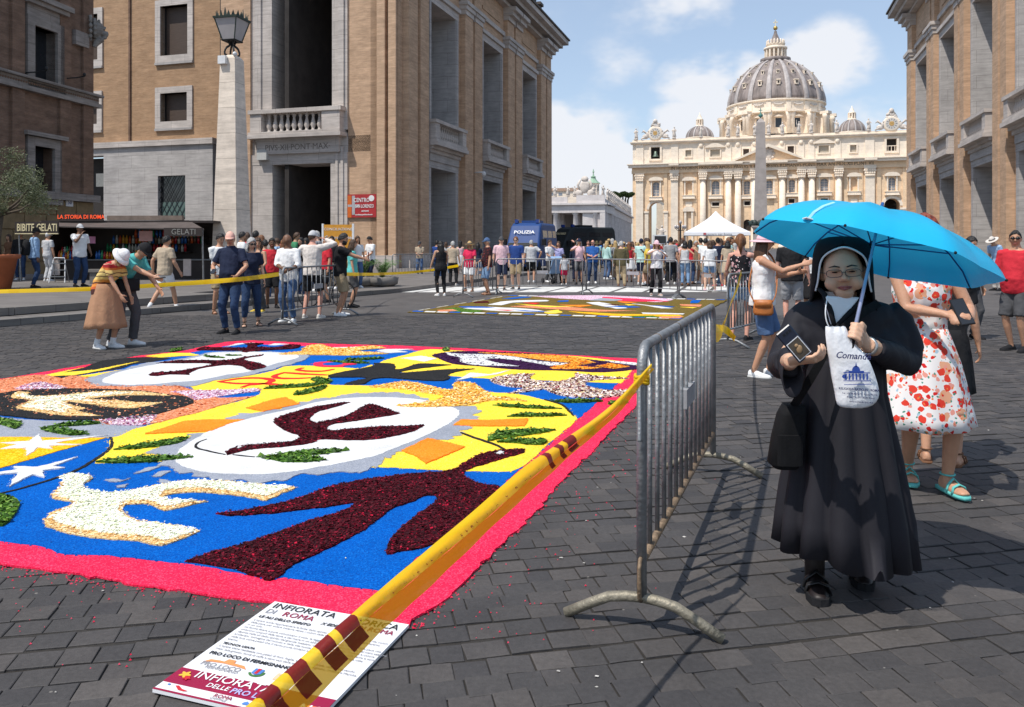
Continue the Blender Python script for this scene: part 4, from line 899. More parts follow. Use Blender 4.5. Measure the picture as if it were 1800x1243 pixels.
for k in range(8):
 a_ = 2*PI*k/8; mb.ell((1.9*math.cos(a_),1.9*math.sin(a_),zob(393)),(.8,.8,.9),8,6); mb.tube([(1.9*math.cos(a_),1.9*math.sin(a_),zob(393)),(2.9*math.cos(a_),2.9*math.sin(a_),zob(389))],[.5,.15],6)
mb.build('bronze_eagle_ring',pbr('dark_bronze',(.03,.045,.04),.5,.2),ob,True)
mb = MB(); mb.loft([sq4(2.0,0),sq4(2.0,1.2),sq4(1.75,1.3),sq4(1.75,zob(402)),sq4(2.05,zob(400)),sq4(2.05,zob(397))]); mb.build('pedestal',M_GRAN,ob)
# ---- colonnade wing
b_c = 205.0
rootC = SB('colonnade','pale stone colonnade wing with statues and balustrade beside the street','colonnade',-40,b_c)
M_COLN = travertine('colonnade_stone',(.70,.645,.62),.18,(3,1.2))
def FC2(u,v): a,z = pb(u,v,b_c); return a+40,z
xA = FC2(930,400)[0]; xB = FC2(1064,400)[0]; zE0 = FC2(1020,374)[1]; zE1 = FC2(1020,357)[1]; zBt = FC2(1020,346)[1]
def Bc_(name,m,boxes):
 mb = MB()
 for b in boxes: mb.box(*b)
 return mb.build(name,m,rootC)
Bc_('entablature',M_COLN,[(xA,xB,-.5,14,zE0,zE1-.5),(xA,xB+.6,-1.2,14,zE1-.5,zE1)]); Bc_('balustrade',M_COLN,[(xA,FC2(998,400)[0],-.4,0,zE1,zBt),(FC2(1014,400)[0],xB,-.6,.2,zE1,zBt+.4)])
for u in (976,944,1011,1046):
 x = FC2(u,400)[0]; mb = MB(); mb.lathe([(.95,0),(.95,.4),(.72,.6),(.62,zE0-.6),(.85,zE0-.4),(.85,zE0)],18,(x,.5,0)); mb.build('column',M_COLN,rootC,True)
 for yy in (4.5,9): mb = MB(); mb.lathe([(.72,0),(.62,zE0)],12,(x,yy,0)); mb.build('column',M_COLN,rootC,True)
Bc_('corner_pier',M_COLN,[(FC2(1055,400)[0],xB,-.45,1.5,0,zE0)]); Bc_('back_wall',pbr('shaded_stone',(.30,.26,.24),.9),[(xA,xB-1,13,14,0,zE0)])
# receding wing
def pt_wing(u,b): return pb(u,400,b)[0]+40
b_e = 318.0; wing0 = (xB,0.0); wing1 = (pt_wing(1110,b_e),b_e-b_c)
wd = Vector((wing1[0]-wing0[0],wing1[1]-wing0[1],0)); wl_ = wd.length; wd.normalize(); wnm = Vector((wd.y,-wd.x,0))
def wing(name,s0,s1,n0,n1,z0,z1,m=M_COLN):
 p = [Vector((wing0[0],wing0[1],0))+wd*s+wnm*n for s,n in ((s0,n0),(s1,n0),(s1,n1),(s0,n1))]; mb = MB(); mb.prism([(q.x,q.y) for q in p],z0,z1); return mb.build(name,m,rootC)
wing('wing_wall',.5,wl_,-6,-.05,0,zE0); wing('wing_entablature',.3,wl_,-6,.35,zE0,zE1-.5); wing('wing_cornice',.3,wl_,-6,1.0,zE1-.5,zE1); wing('wing_balustrade',.3,wl_,-.4,.1,zE1,zE1+1.0)
for k in range(22):
 s = 2+k*(wl_-4)/22; wing('wing_pilaster',s,s+1.3,-.05,.35,0,zE0)
 if k in (6,7): wing('window',s+1.9,s+3.1,-.03,.02,zE0*.45,zE0*.75,M_GLASSD)
 if k > 0:
  p = Vector((wing0[0],wing0[1],zE1+1.0))+wd*s; link(STM[k % 6],'statue',rootC,p,(0,0,-1.2),(.62,.62,.58))
for i,u in enumerate((975,998,1010,1044,1060)):
 x = FC2(u,400)[0]; link(STM[(i*2) % 6],'statue',rootC,(x,.2,zBt),(0,0,.2*i),(.55,.55,.52))
mb = MB(); x = FC2(1028,400)[0]; mb.ell((x,0,zBt+2.6),(1.4,.5,1.8),14,10); mb.ell((x,0,zBt+4.6),(1.0,.6,.8),10,6)
for s in (-1,1):
 mb.ell((x+s*1.6,0,zBt+1.0),(1.1,.5,.9),8,6); mb.tube([(x+s*1.2,0,zBt+4.4),(x+s*1.9,0,zBt+3.0),(x+s*1.3,0,zBt+1.6)],[.3,.35,.25],6)
mb.build('coat_of_arms',M_STAT,rootC,True)
# palace roof behind the colonnade, octagonal lantern with green copper cap
b_t = 250.0
ta,tz = pb(1043,340,b_t); tw = SB('bell_turret','octagonal stone turret with green copper cap behind the colonnade','turret',ta,b_t)
zz = lambda v: pb(1043,v,b_t)[1]
mb = MB(); mb.lathe([(1.9,0),(1.9,zz(324)),(2.15,zz(323.4)),(2.15,zz(322.5))],8); mb.build('turret_wall',M_FACP,tw)
mb = MB(); mb.lathe([(2.25,zz(322.5)),(1.5,zz(319)),(1.0,zz(316)),(.75,zz(314))],8); mb.build('copper_cap',pbr('green_copper',(.28,.42,.30),.6,.2,2),tw)
mb = MB(); mb.lathe([(.75,zz(314)),(.75,zz(311.5)),(.95,zz(311)),(.3,zz(309)),(.12,zz(304)),(.35,zz(303)),(.05,zz(297))],8); mb.build('turret_lantern',MATS['green_copper'],tw)
for k in range(8):
 a_ = 2*PI*(k+.5)/8; mb = MB(); n_ = Vector((math.cos(a_),math.sin(a_),0)); mb.obox(n_*1.76+Vector((0,0,zz(331))),n_,(-n_.y,n_.x,0),(0,0,1),.06,.3,.8); mb.build('window',M_GLASSD,tw)
a0_,_ = pb(950,340,240); a1_,_ = pb(1016,340,240)
hs = SB('palace_building','distant pink-roofed palace wing behind the colonnade balustrade','building',a0_,240)
mb = MB(); mb.box(0,a1_-a0_,0,8,0,pb(980,336,240)[1]); mb.build('wall',M_FACP,hs); mb = MB(); mb.box(-.3,a1_-a0_+.3,-.4,8.4,pb(980,336,240)[1],pb(980,331,240)[1]); mb.build('roof',pbr('tile_roof',(.42,.28,.20),.8,.2,2),hs)
for k in range(4): mb = MB(); mb.box(1+k*2.4,2.2+k*2.4,-.05,.05,pb(980,344,240)[1],pb(980,339,240)[1]); mb.build('window',M_PANE,hs)
# ================================================================= FLOWER CARPETS
def pet_mat(name,cols,rough=.8,trans=0.0):
 if name in MATS: return MATS[name]
 m,b,L = newmat(name); b.inputs['Roughness'].default_value = rough; b.inputs['Specular IOR Level'].default_value = .2
 g = nd(m,'ShaderNodeNewGeometry'); r = nd(m,'ShaderNodeValToRGB'); r.color_ramp.interpolation = 'CONSTANT'; els = r.color_ramp.elements
 tot = sum(w_ for _,w_ in cols); pos = 0
 for i,(c,w_) in enumerate(cols):
  e = els[i] if i < 2 else els.new(pos); e.position = pos; e.color = col4(c); pos += w_/tot
 L.new(g.outputs['Random Per Island'],r.inputs[0]); L.new(r.outputs[0],b.inputs['Base Color']); return m
PINK = srgb(236,42,80); PINK2 = srgb(250,76,108); BLUE = srgb(0,88,178); BLUE2 = srgb(6,72,156); YEL = srgb(252,214,62); YEL2 = srgb(240,194,44)
WHT = (.70,.70,.70); GRY = srgb(150,155,166); BLK = (.022,.022,.024); MAR = srgb(78,12,26); MAR2 = srgb(48,8,18); ORG = srgb(255,140,40)
CM = {
 'pink': grain('pink_sawdust',[(PINK,6),(PINK2,2),(srgb(228,30,70),2)]),
 'blue': grain('blue_sawdust',[(BLUE,6),(BLUE2,2),(srgb(16,106,196),2)]),
 'yellow': grain('yellow_sawdust',[(YEL,6),(YEL2,1.5),(srgb(255,226,96),2)]),
 'gold': grain('golden_petals',[(srgb(250,184,24),5),(srgb(226,150,12),2),(srgb(255,206,60),2)],90),
 'white': grain('white_sawdust',[(WHT,6),((.63,.63,.64),2),((.74,.74,.73),2)]),
 'grey': grain('grey_sawdust',[(GRY,6),(srgb(136,142,156),2),(srgb(168,172,182),2)]),
 'black': grain('black_sawdust',[(BLK,6),((.05,.05,.05),1.5),((.012,.012,.013),2)]),
 'maroon': grain('maroon_petals',[(MAR2,5),(MAR,4),(srgb(130,14,40),1)],80),
 'orange': grain('orange_sawdust',[(ORG,6),(srgb(246,118,26),2),(srgb(255,160,70),1)]),
 'coral': grain('coral_shavings',[(srgb(218,136,96),5),(srgb(196,108,70),3),(srgb(236,172,138),2)],70),
 'lilac': grain('lilac_confetti',[(srgb(216,184,206),4),(srgb(168,110,150),2),(srgb(240,226,232),3),(srgb(180,60,90),1)],70),
 'corn': grain('corn_kernels',[(srgb(240,190,90),4),(srgb(250,222,150),3),(srgb(214,146,44),3)],75),
 'beans': grain('mixed_beans',[(srgb(236,220,214),4),(srgb(120,30,46),3),(srgb(60,24,24),2),(srgb(222,196,160),2)],60),
 'purple': grain('purple_petals',[(srgb(58,26,66),5),(srgb(40,16,48),3)],80),
 'marigold': grain('marigold_petals',[(srgb(246,166,52),5),(srgb(226,130,24),3),(srgb(255,200,110),2)],80),
 'cream': grain('cream_petals',[(srgb(244,244,226),5),(srgb(232,236,206),2),(srgb(250,250,240),2)],80),
 'tan': grain('wheat_grain',[(srgb(232,196,136),5),(srgb(206,160,96),3),(srgb(246,222,176),2)],90),
 'leaf': grain('bay_leaf',[(srgb(74,112,36),5),(srgb(46,78,24),3),(srgb(112,148,60),2)],45),
 'red': grain('red_sawdust',[(srgb(236,56,50),5),(srgb(214,40,40),2)]),
 'brown': grain('brown_soil',[(srgb(110,92,44),5),(srgb(92,78,36),3),(srgb(132,112,58),2)],60),
}
PM = {
 'maroon': pet_mat('maroon_petal',[(MAR2,6),(MAR,5),(srgb(116,14,38),1.2),(srgb(190,20,56),.35),(srgb(240,220,190),.02)]),
 'cream': pet_mat('cream_petal',[(srgb(250,250,240),5),(srgb(238,242,214),3),(srgb(226,234,192),1)]),
 'tan': pet_mat('wheat_petal',[(srgb(236,200,140),5),(srgb(208,160,92),3),(srgb(250,230,190),2)]),
 'corn': pet_mat('corn_petal',[(srgb(244,192,80),4),(srgb(252,232,170),3),(srgb(216,140,36),3)]),
 'beans': pet_mat('bean_petal',[(srgb(244,230,224),4),(srgb(130,26,46),2),(srgb(50,20,22),2),(srgb(226,200,160),2)]),
 'leaf': pet_mat('leaf_petal',[(srgb(70,108,34),5),(srgb(44,74,22),3),(srgb(118,152,64),2)],.5),
 'pink': pet_mat('pink_crumb',[(PINK,3),(PINK2,2)]),
 'blue': pet_mat('blue_crumb',[(BLUE,3),(BLUE2,2),(srgb(24,116,208),1)]),
 'coral': pet_mat('coral_petal',[(srgb(222,140,100),5),(srgb(190,100,64),3),(srgb(240,184,150),2)]),
 'lilac': pet_mat('lilac_petal',[(srgb(226,200,216),4),(srgb(160,96,144),2),(srgb(246,236,240),3),(srgb(170,50,80),1)]),
 'marigold': pet_mat('marigold_petal',[(srgb(248,170,60),5),(srgb(222,122,20),3)]),
 'purple': pet_mat('purple_petal',[(srgb(64,28,72),5),(srgb(36,14,44),3)]),
}
def resample(pts,step,smooth,jit,rn,closed=True):
 n = len(pts); outp = []
 rng = range(n if closed else n-1)
 for i in rng:
  p1,p2 = pts[i],pts[(i+1) % n]
  p0 = pts[(i-1) % n] if (closed or i > 0) else p1; p3 = pts[(i+2) % n] if (closed or i+2 < n) else p2
  L_ = (p2-p1).length; k = max(1,min(60,int(L_/step)))
  # keep sharp tips sharp: shorten tangents where the outline turns hard
  d01 = (p1-p0); d12 = (p2-p1); d23 = (p3-p2)
  t1 = (p2-p0)*.5; t2 = (p3-p1)*.5
  if d01.length > 1e-6 and d12.length > 1e-6 and d01.normalized().dot(d12.normalized()) < .1: t1 = d12*.6
  if d23.length > 1e-6 and d12.length > 1e-6 and d12.normalized().dot(d23.normalized()) < .1: t2 = d12*.6
  ml = L_*1.0
  if t1.length > ml: t1 = t1*(ml/t1.length)
  if t2.length > ml: t2 = t2*(ml/t2.length)
  for q in range(k):
   t = q/k
   if smooth: h = p1*(2*t**3-3*t*t+1)+t1*(t**3-2*t*t+t)+p2*(-2*t**3+3*t*t)+t2*(t**3-t*t)
   else: h = p1.lerp(p2,t)
   if jit and not (q == 0 and not smooth): h = h+Vector((rn.gauss(0,jit),rn.gauss(0,jit),0))
   outp.append(h)
 if not closed: outp.append(pts[-1])
 return outp
carpet = thing('flower_carpet','large flower petal carpet with bird silhouettes and pink border on the cobbles','flower carpet',(CARP[0].x,CARP[0].y,0))
CO = Vector((CARP[0].x,CARP[0].y,0))
def slab(name,ppx,mkey,lev,parent=carpet,smooth=True,jit=.004,rough=0.0,org=CO,step=.03,ground=None,z0=.0,lift=.0026):
 rn = random.Random(sum(map(ord,name))*7+(int(ppx[0][0]*3+ppx[0][1]) if ppx else 1))
 pts = ground or [G(u,v) for (u,v) in ppx]; pts = [Vector((p.x,p.y,0))-org for p in pts]
 md = sum((p+org).y for p in pts)/len(pts)
 st_ = step if md < 7 else step*1.8
 q = resample(pts,st_,smooth,jit,rn)
 if rough:   # ragged, brushed outline
  c = sum(q,Vector())/len(q); q2 = []
  ph = rn.uniform(0,9)
  for i,p in enumerate(q):
   q2.append(p+(p-c).normalized()*rough*(math.sin(i*.9+ph)*.5+rn.uniform(-.6,.6)))
  q = q2
 slab.n = getattr(slab,'n',0)+1; zt_ = .010+lev*lift+slab.n*4e-5; n = len(q)
 inner = []
 mb = MB(); mb.loft([[(p.x,p.y,z0) for p in q],[(p.x,p.y,zt_) for p in q]],cap0=False)
 me = mb.mesh(name,CM[mkey]); o = bpy.data.objects.new(name,me); COL.objects.link(o); o.parent = parent
 bm = bmesh.new(); bm.from_mesh(me); bmesh.ops.recalc_face_normals(bm,faces=bm.faces); top = max(bm.faces,key=lambda f: len(f.verts))
 if top.normal.z < 0:
  for f in bm.faces: f.normal_flip()
 bmesh.ops.triangulate(bm,faces=[f for f in bm.faces if len(f.verts) > 4]); bm.to_mesh(me); bm.free()
 slab.last = (q,zt_)
 if mkey not in ('maroon','cream','leaf') and org is CO:   # grains that strayed over the edge
  mb = MB(); s0 = .0035 if md < 7 else .006; dn = .008 if md < 7 else .022
  for i in range(n):
   a,b = q[i],q[(i+1) % n]; k = (b-a).length/dn
   for _ in range(int(k)+(rn.random() < k % 1)):
    p = a.lerp(b,rn.random())+Vector((rn.gauss(0,s0*2.2),rn.gauss(0,s0*2.2),0)); s = s0*rn.uniform(.5,1.3); z = zt_-.002
    mb.add([p+Vector((s,0,z)),p+Vector((-s*.6,s,z)),p+Vector((-s*.7,-s*.8,z)),p+Vector((0,0,z+s*1.1))],[(0,1,3),(1,2,3),(2,0,3)])
  if mb.v: stuff(mb.build('grains',CM[mkey],o,fixn=False))
 return o
def stroke(name,ppx,wid,mkey,lev,parent=carpet,org=CO):
 pts = [G(u,v)-org for u,v in ppx]; rn = random.Random(len(ppx)); q = resample(pts,.04,True,.002,rn,closed=False)
 L_,R_ = [],[]
 for i,p in enumerate(q):
  d = (q[min(i+1,len(q)-1)]-q[max(0,i-1)]).normalized(); nn = Vector((-d.y,d.x,0)); t = i/(len(q)-1); ww = wid*(.35+.65*math.sin(PI*min(1,max(0,.08+.84*t))))*rn.uniform(.85,1.15)
  L_.append(p+nn*ww/2); R_.append(p-nn*ww/2)
 zt_ = .010+lev*.0026; mb = MB()
 rings = [[(a.x,a.y,0),(a.x,a.y,zt_),(b.x,b.y,zt_),(b.x,b.y,0)] for a,b in zip(L_,R_)]
 mb.loft(rings); return mb.build(name,CM[mkey],parent)
def scatter(name,parent,n,size,mkey,tilt=.5,spill=.012,leafy=False,up=.004,shape=None):
 """loose petals lying over the last slab"""
 q,zt_ = slab.last; rn = random.Random(n); mb = MB(); px = np.array([p.x for p in q]); py = np.array([p.y for p in q]); rs = np.random.RandomState(n % 9973)
 N = n*9; X = rs.uniform(px.min(),px.max(),N); Y = rs.uniform(py.min(),py.max(),N); JX = X+rs.normal(0,spill,N); JY = Y+rs.normal(0,spill,N); ins = np.zeros(N,bool)
 for i in range(len(px)):
  x1,y1,x2,y2 = px[i],py[i],px[i-1],py[i-1]
  if y1 == y2: continue
  ins ^= ((y1 > JY) != (y2 > JY)) & (JX < (x2-x1)*(JY-y1)/(y2-y1)+x1)
 ins &= (X+CO.x) > -.68*(Y+CO.y)-.1
 for k in np.nonzero(ins)[0][:n]:
  x,y = float(X[k]),float(Y[k])
  a = rn.uniform(0,2*PI); l = size*rn.uniform(.6,1.4); w_ = l*(rn.uniform(.3,.5) if leafy else rn.uniform(.35,.75)); ti = rn.gauss(0,tilt)
  d = Vector((math.cos(a),math.sin(a),0)); nn = Vector((-d.y,d.x,0))*math.cos(ti)+Vector((0,0,math.sin(ti))); c = Vector((x,y,zt_+up*rn.uniform(.3,1.3)))
  dz = Vector((0,0,rn.uniform(-.25,.35)*l))
  if leafy: mb.add([c-d*l*.5,c+nn*w_*.5+dz,c+d*l*.5,c-nn*w_*.5+dz*.4],[(0,3,1),(3,2,1)])
  else: mb.add([c-d*l*.5-nn*w_*.4,c-d*l*.5+nn*w_*.4+dz*.3,c+d*l*.5+nn*w_*.5+dz,c+d*l*.5-nn*w_*.5+dz*.6],[(0,3,2,1)])
 o = mb.build(name,PM[mkey],parent,fixn=False); stuff(o); return o

# pink border, the whole footprint
o = slab('pink_border',None,'pink',0,ground=[G(719,1104),G(743,1081),G(779,1060),G(825,1017),G(889,953),G(942,900),G(1002,832),G(1044,794),G(1076,756),G(1116,718),G(1127,690),G(1134,633),G(976,624),G(825,614),G(711,609),G(560,605),G(440,599.5),G(398,602),G(322,618),G(242,627),G(156,642),G(87,654),G(0,668),Vector((-7.56,5.4,0)),G(-80,985),G(0,993),G(106,1008),G(256,1033),G(400,1054),G(483,1062),G(613,1083)],jit=.009,rough=0,smooth=False)
bo = slab('blue_field',None,'blue',1,ground=[G(668,1043),G(900,840),G(1040,718),G(1112,652),G(1118,642),G(960,631),G(820,621),G(560,611),G(440,606),G(400,609),G(322,624),G(242,634),G(160,648),G(87,660),G(0,674),Vector((-7.1,5.6,0)),G(-60,950),G(0,955),G(75,965),G(117,979),G(192,980),G(264,989),G(319,994),G(381,1003),G(475,1024),G(500,1019)],smooth=False,jit=.006)
scatter('stray_petals',bo,110,.011,'maroon'); scatter('stray_petals',bo,110,.010,'cream'); scatter('stray_petals',bo,1500,.009,'blue',.5)
slab('yellow_field',[(668,640),(715,625),(752,616),(802,618),(900,624),(1007,628),(1057,633),(1118,642),(1112,652),(1092,676),(1038,674),(932,670),(865,668),(790,663),(700,655)],'yellow',2)
slab('yellow_field',[(197,772),(233,758),(270,748),(300,740),(367,722),(447,700),(457,690),(417,688),(347,690),(337,683),(300,678),(363,675),(383,670),(437,663),(483,653),(503,646),(550,645),(600,648),(632,650),(655,643),(640,655),(585,663),(576,667),(578,678),(643,680),(720,683),(865,692),(915,696),(957,706),(987,715),(1003,728),(1014,740),(962,785),(908,829),(824,832),(786,831),(736,828),(666,825),(500,830),(300,815),(168,818),(178,808),(192,794)],'yellow',2,rough=.0)
slab('grey_field',[(-90,728),(0,736),(75,742),(175,743),(192,750),(260,752),(233,758),(197,772),(100,773),(0,773),(-90,770)],'grey',2)
slab('golden_field',[(-80,772),(0,772),(56,772),(134,774),(186,773),(140,786),(84,802),(24,820),(0,827),(-60,838)],'gold',3)
slab('black_field',[(177,637),(217,632),(257,630),(300,632),(275,637),(233,643),(213,650),(167,657),(133,663),(113,667),(93,665),(117,657),(150,648)],'black',3)
for pp in ([(80,662),(145,649),(110,658),(167,653),(243,638),(183,653),(133,662),(93,664)],[(138,664),(212,653),(170,664),(153,666)],[(257,628),(300,623),(333,623),(353,627),(320,628),(283,631)]): slab('yellow_flame',pp,'yellow',4,smooth=False)
slab('grey_halo',[(157,667),(217,652),(250,642),(300,636),(350,627),(367,622),(420,620),(522,622),(540,625),(542,631),(533,636),(503,645),(437,663),(383,671),(363,676),(333,683),(300,681),(225,682),(167,680)],'grey',4,rough=.03)
slab('white_oval',[(179,672),(187,677),(225,680),(283,678),(300,676),(350,672),(400,662),(437,657),(483,643),(523,632),(517,625),(467,622),(417,622),(375,623),(350,630),(322,636),(283,642),(250,648),(208,658),(187,667)],'white',5)
def bird(name,pp,key,lev,pet=None,n=0,size=.02,**k):
 o = slab(name,pp,key,lev,**k)
 if pet: scatter('petals',o,n,size,pet,spill=.004)
 return o
bird('maroon_bird',[(260,663),(273,658),(300,657),(333,652),(372,644),(358,642),(300,642),(275,642),(300,638),(333,636),(400,636),(427,631),(455,627.5),(463,626),(460,629),(438,632),(428,636),(450,640),(468,648),(442,655),(433,652),(423,647),(400,645),(380,647),(350,652),(333,660),(333,663),(300,662),(275,665)],'maroon',6,'maroon',1400,.022)
bird('maroon_anchor',[(345,617),(360,612),(372,613),(433,614),(435,608),(428,606),(463,606),(448,612),(483,613),(510,608),(528,609),(517,615),(467,618),(440,621),(433,623),(425,622),(425,619),(367,618)],'maroon',6,'maroon',900,.022)
for pp in ([(395,612.5),(417,606),(447,604.5),(407,610)],[(472,609),(483,606),(508,607),(487,609)],[(585,613),(630,612),(615,614),(605,616)],[(662,619),(677,616),(727,616),(698,619),(717,621),(683,623)],[(705,632),(740,628),(768,633),(747,638)]): slab('white_star',pp,'white',4,smooth=False)
slab('white_star',[(802,672),(827,658),(860,661),(898,653),(873,661),(840,665),(833,665)],'white',4,smooth=False)
bird('corn_bird',[(485,625),(528,620),(532,615),(547,609),(567,608),(580,613),(610,614),(657,610),(678,614),(643,617),(623,620),(660,622),(683,624),(618,627),(560,626),(500,626.5)],'corn',5,'corn',1100,.024)
slab('pink_oval',[(550,642),(562,639),(602,638),(627,643),(607,645),(602,648),(560,647)],'pink',4); slab('blue_oval',[(568,642),(585,640),(603,642),(592,645),(572,645)],'blue',5)
for pp in ([(383,674),(425,668),(458,667.5),(478,671),(467,677),(437,680),(425,684)],[(387,674),(417,677),(467,677.5),(510,681),(497,682.5)],[(497,657.5),(533,660),(575,662)],[(498,658),(483,663),(490,667.5),(525,668),(557,666)],[(533,649),(523,652.5),(542,655),(567,655),(587,651.5)]): stroke('red_lettering_stroke',pp,.085,'red',4)
# coral ring and lilac patches round the black oval
bird('coral_ring',[(-90,690),(0,670),(58,662),(78,662),(108,668),(125,663),(150,665),(163,678),(197,681),(300,680),(330,686),(348,692),(380,702),(447,700),(408,710),(353,727),(308,738),(267,748),(190,749),(175,743),(80,735),(0,728),(-90,722)],'coral',3,'coral',2600,.02)
for pp in ([(30,687),(50,678),(70,674),(90,678),(117,685),(100,688)],[(300,692),(333,690),(417,688),(450,686),(457,690),(417,695),(375,702),(343,707),(322,697)],[(175,742),(217,738),(275,733),(267,745),(250,751),(197,750)]): bird('lilac_patch',pp,'lilac',4,'lilac',420,.02)
slab('black_oval',[(-100,705),(0,695),(33,690),(100,687),(167,687),(250,691),(300,698),(322,700),(340,708),(333,715),(300,725),(250,738),(183,741),(83,741),(0,733),(-100,722)],'black',5)
bird('cream_bird',[(20,700),(33,692),(52,695),(45,698),(58,701),(117,698),(175,692.5),(250,693),(300,700),(233,699),(192,701),(152,706),(192,708),(250,712),(285,712.5),(237,722),(200,721),(158,715),(120,710),(117,715),(150,723),(130,727),(177,736),(108,735),(63,728),(27,721),(58,709),(42,706),(25,704)],'tan',6,'tan',1500,.02)
slab('cream_inner',[(28,700),(38,695),(58,702),(117,700),(175,694.5),(240,694.5),(192,699),(145,703),(150,707),(200,712),(118,708),(108,714),(125,721),(110,727),(125,732),(70,724),(40,719),(62,709)],'cream',7); scatter('petals',bpy.data.objects[carpet.children[-1].name] if False else o,900,.02,'cream')
slab('black_bird',[(577,663),(602,657),(653,647),(660,643),(657,641),(687,642),(695,647),(693,652),(703,652),(720,647),(740,642),(793,644),(727,652),(702,657),(703,659),(777,653),(835,651),(800,657),(788,662),(790,668),(780,672),(752,672),(710,669),(677,667),(653,670),(638,678),(605,679),(622,673),(648,668),(635,666),(582,666)],'black',5)
slab('grey_halo',[(308,830),(280,816),(288,806),(256,800),(288,788),(316,776),(332,775),(330,767),(375,762),(407,744),(400,738),(417,732),(467,727),(525,712),(560,704),(590,701),(615,695),(685,693),(727,697),(757,707),(802,717),(827,717),(843,725),(835,733),(843,742),(827,755),(810,765),(793,775),(752,778),(710,798),(680,808),(664,824),(640,832),(580,836),(520,840),(500,848),(464,852),(412,848),(370,846),(330,838)],'grey',3,rough=.045)
for pp in ([(185,848),(200,846),(215,849),(228,845),(212,851),(195,851)],[(204,859),(222,856),(220,861),(206,862)],[(234,838),(262,826),(282,824),(262,832)],[(268,842),(280,834),(300,832),(284,842)],[(278,847),(290,848),(304,852),(286,854)]): slab('grey_wisp',pp,'grey',3)
slab('white_oval',[(308,808),(317,794),(340,778),(367,763),(407,748),(458,735),(517,722),(560,710),(618,703),(677,702),(727,705),(760,710),(793,719),(807,727),(803,738),(790,748),(760,765),(718,783),(693,793),(660,806),(600,819),(550,828),(490,837),(424,839),(360,835),(326,826),(310,816)],'white',4)
for pp in ([(433,721),(477,707),(502,702),(527,714),(463,727)],[(430,742),(358,742),(322,745),(300,753),(255,767),(300,765),(372,762),(400,750)],[(797,752),(810,742),(860,743),(928,740),(922,753),(840,753)],[(706,797),(752,775),(817,790),(800,798),(748,820),(734,808)]): slab('orange_patch',pp,'orange',5,smooth=False)
bird('maroon_bird',[(481,745),(497,735),(542,722),(600,712),(617,711),(590,720),(560,728),(547,738),(547,745),(555,748),(600,738),(627,725),(648,714),(663,717),(705,732),(663,739),(610,747),(582,752),(574,759),(590,761),(643,756),(693,754),(747,752),(727,763),(693,772),(643,779),(560,778),(550,784),(500,791),(440,796),(400,806),(399,798),(424,789),(470,785),(516,780),(526,774),(525,770),(508,765),(487,753)],'maroon',5,'maroon',6500,.016)
bird('corn_bird',[(648,684),(710,674),(743,679),(777,688),(798,691),(798,678),(807,674),(833,678),(840,683),(857,693),(870,702),(898,703),(927,709),(873,707),(848,710),(827,715),(802,718),(735,720),(698,718),(760,709),(783,700),(752,695),(702,687)],'corn',6,'corn',2600,.022)
bird('bean_bird',[(862,672),(882,664),(940,660),(930,667),(940,672),(973,675),(1000,670),(1012,664),(1010,659),(1043,664),(1107,668),(1040,672),(1028,679),(1040,685),(1073,690),(1120,687),(1112,695),(1057,702),(1007,701),(978,696),(957,687),(923,692),(895,695),(927,685),(890,682)],'beans',5,'beans',2600,.024)
bird('purple_eye',[(760,627),(775,623),(783,622),(807,620),(843,620),(857,621),(923,623),(990,628),(1048,636),(1107,642),(1120,647),(1115,652),(1057,657),(990,654),(907,652),(840,646),(797,642),(770,632)],'purple',4,'purple',1100,.024)
slab('white_eye',[(783,622),(807,625),(860,626),(895,629),(948,638),(1003,642),(973,647),(915,637),(873,633),(850,634),(873,641),(913,647),(840,645),(810,639),(808,631),(790,627)],'white',5)
for pp in ([(840,622.5),(915,625.5),(982,628),(1023,634),(1047,641),(990,640),(923,632),(890,628)],[(968,650),(990,645),(1023,639),(1040,642),(1007,647),(1057,650),(1040,652),(973,652)],[(1048,647),(1073,643),(1107,648),(1082,652)]): bird('marigold_patch',pp,'marigold',6,'marigold',380,.024)
slab('white_streak',[(1065,637),(1118,641),(1116,645),(1075,640)],'white',5)
# lower-left disc, stars, big birds
stroke('black_arc',[(194,772),(197,782),(192,794),(166,812),(136,830),(100,844),(40,862),(0,872),(-60,880)],.03,'black',3)
slab('white_star',[(68,767),(74,780),(190,769),(112,780),(96,784),(144,786),(86,788),(92,794),(66,791),(60,798),(46,806),(47,792),(0,794),(30,786),(0,783),(52,780)],'white',4,smooth=False); slab('white_star',[(16,861),(32,836),(0,839),(0,835),(32,830),(24,825),(66,826),(136,808),(92,825),(114,827),(74,832),(78,844),(58,839),(36,850)],'white',4,smooth=False)
WB = [(102,843),(124,837),(158,841),(160,848),(146,856),(148,864),(170,870),(210,871),(260,861),(320,851),(340,850),(380,850),(460,857),(522,861),(496,872),(468,885),(420,876),(350,870),(300,873),(286,878),(290,884),(300,887),(366,886),(300,901),(290,903),(260,891),(220,892),(212,902),(240,920),(300,928),(352,939),(300,960),(284,965),(240,957),(170,951),(120,943),(84,931),(78,922),(92,906),(128,890),(94,881),(92,874),(106,862),(108,852),(120,848)]
wbo = bird('white_bird',WB,'tan',3,'tan',4200,.012)
wbi = slab('cream_feathers',[(108,844),(124,838),(156,842),(158,848),(144,856),(147,864),(170,871),(210,872),(260,863),(320,853),(340,852),(380,852),(460,859),(514,861),(492,869),(468,878),(420,870),(350,863),(300,866),(278,874),(282,882),(300,884),(345,886),(300,895),(290,896),(262,885),(216,887),(206,902),(236,923),(300,931),(346,940),(304,953),(288,959),(262,950),(170,941),(124,931),(98,921),(102,910),(136,890),(108,880),(102,873),(112,862),(114,852)],'cream',5); scatter('petals',wbi,8000,.0135,'cream')
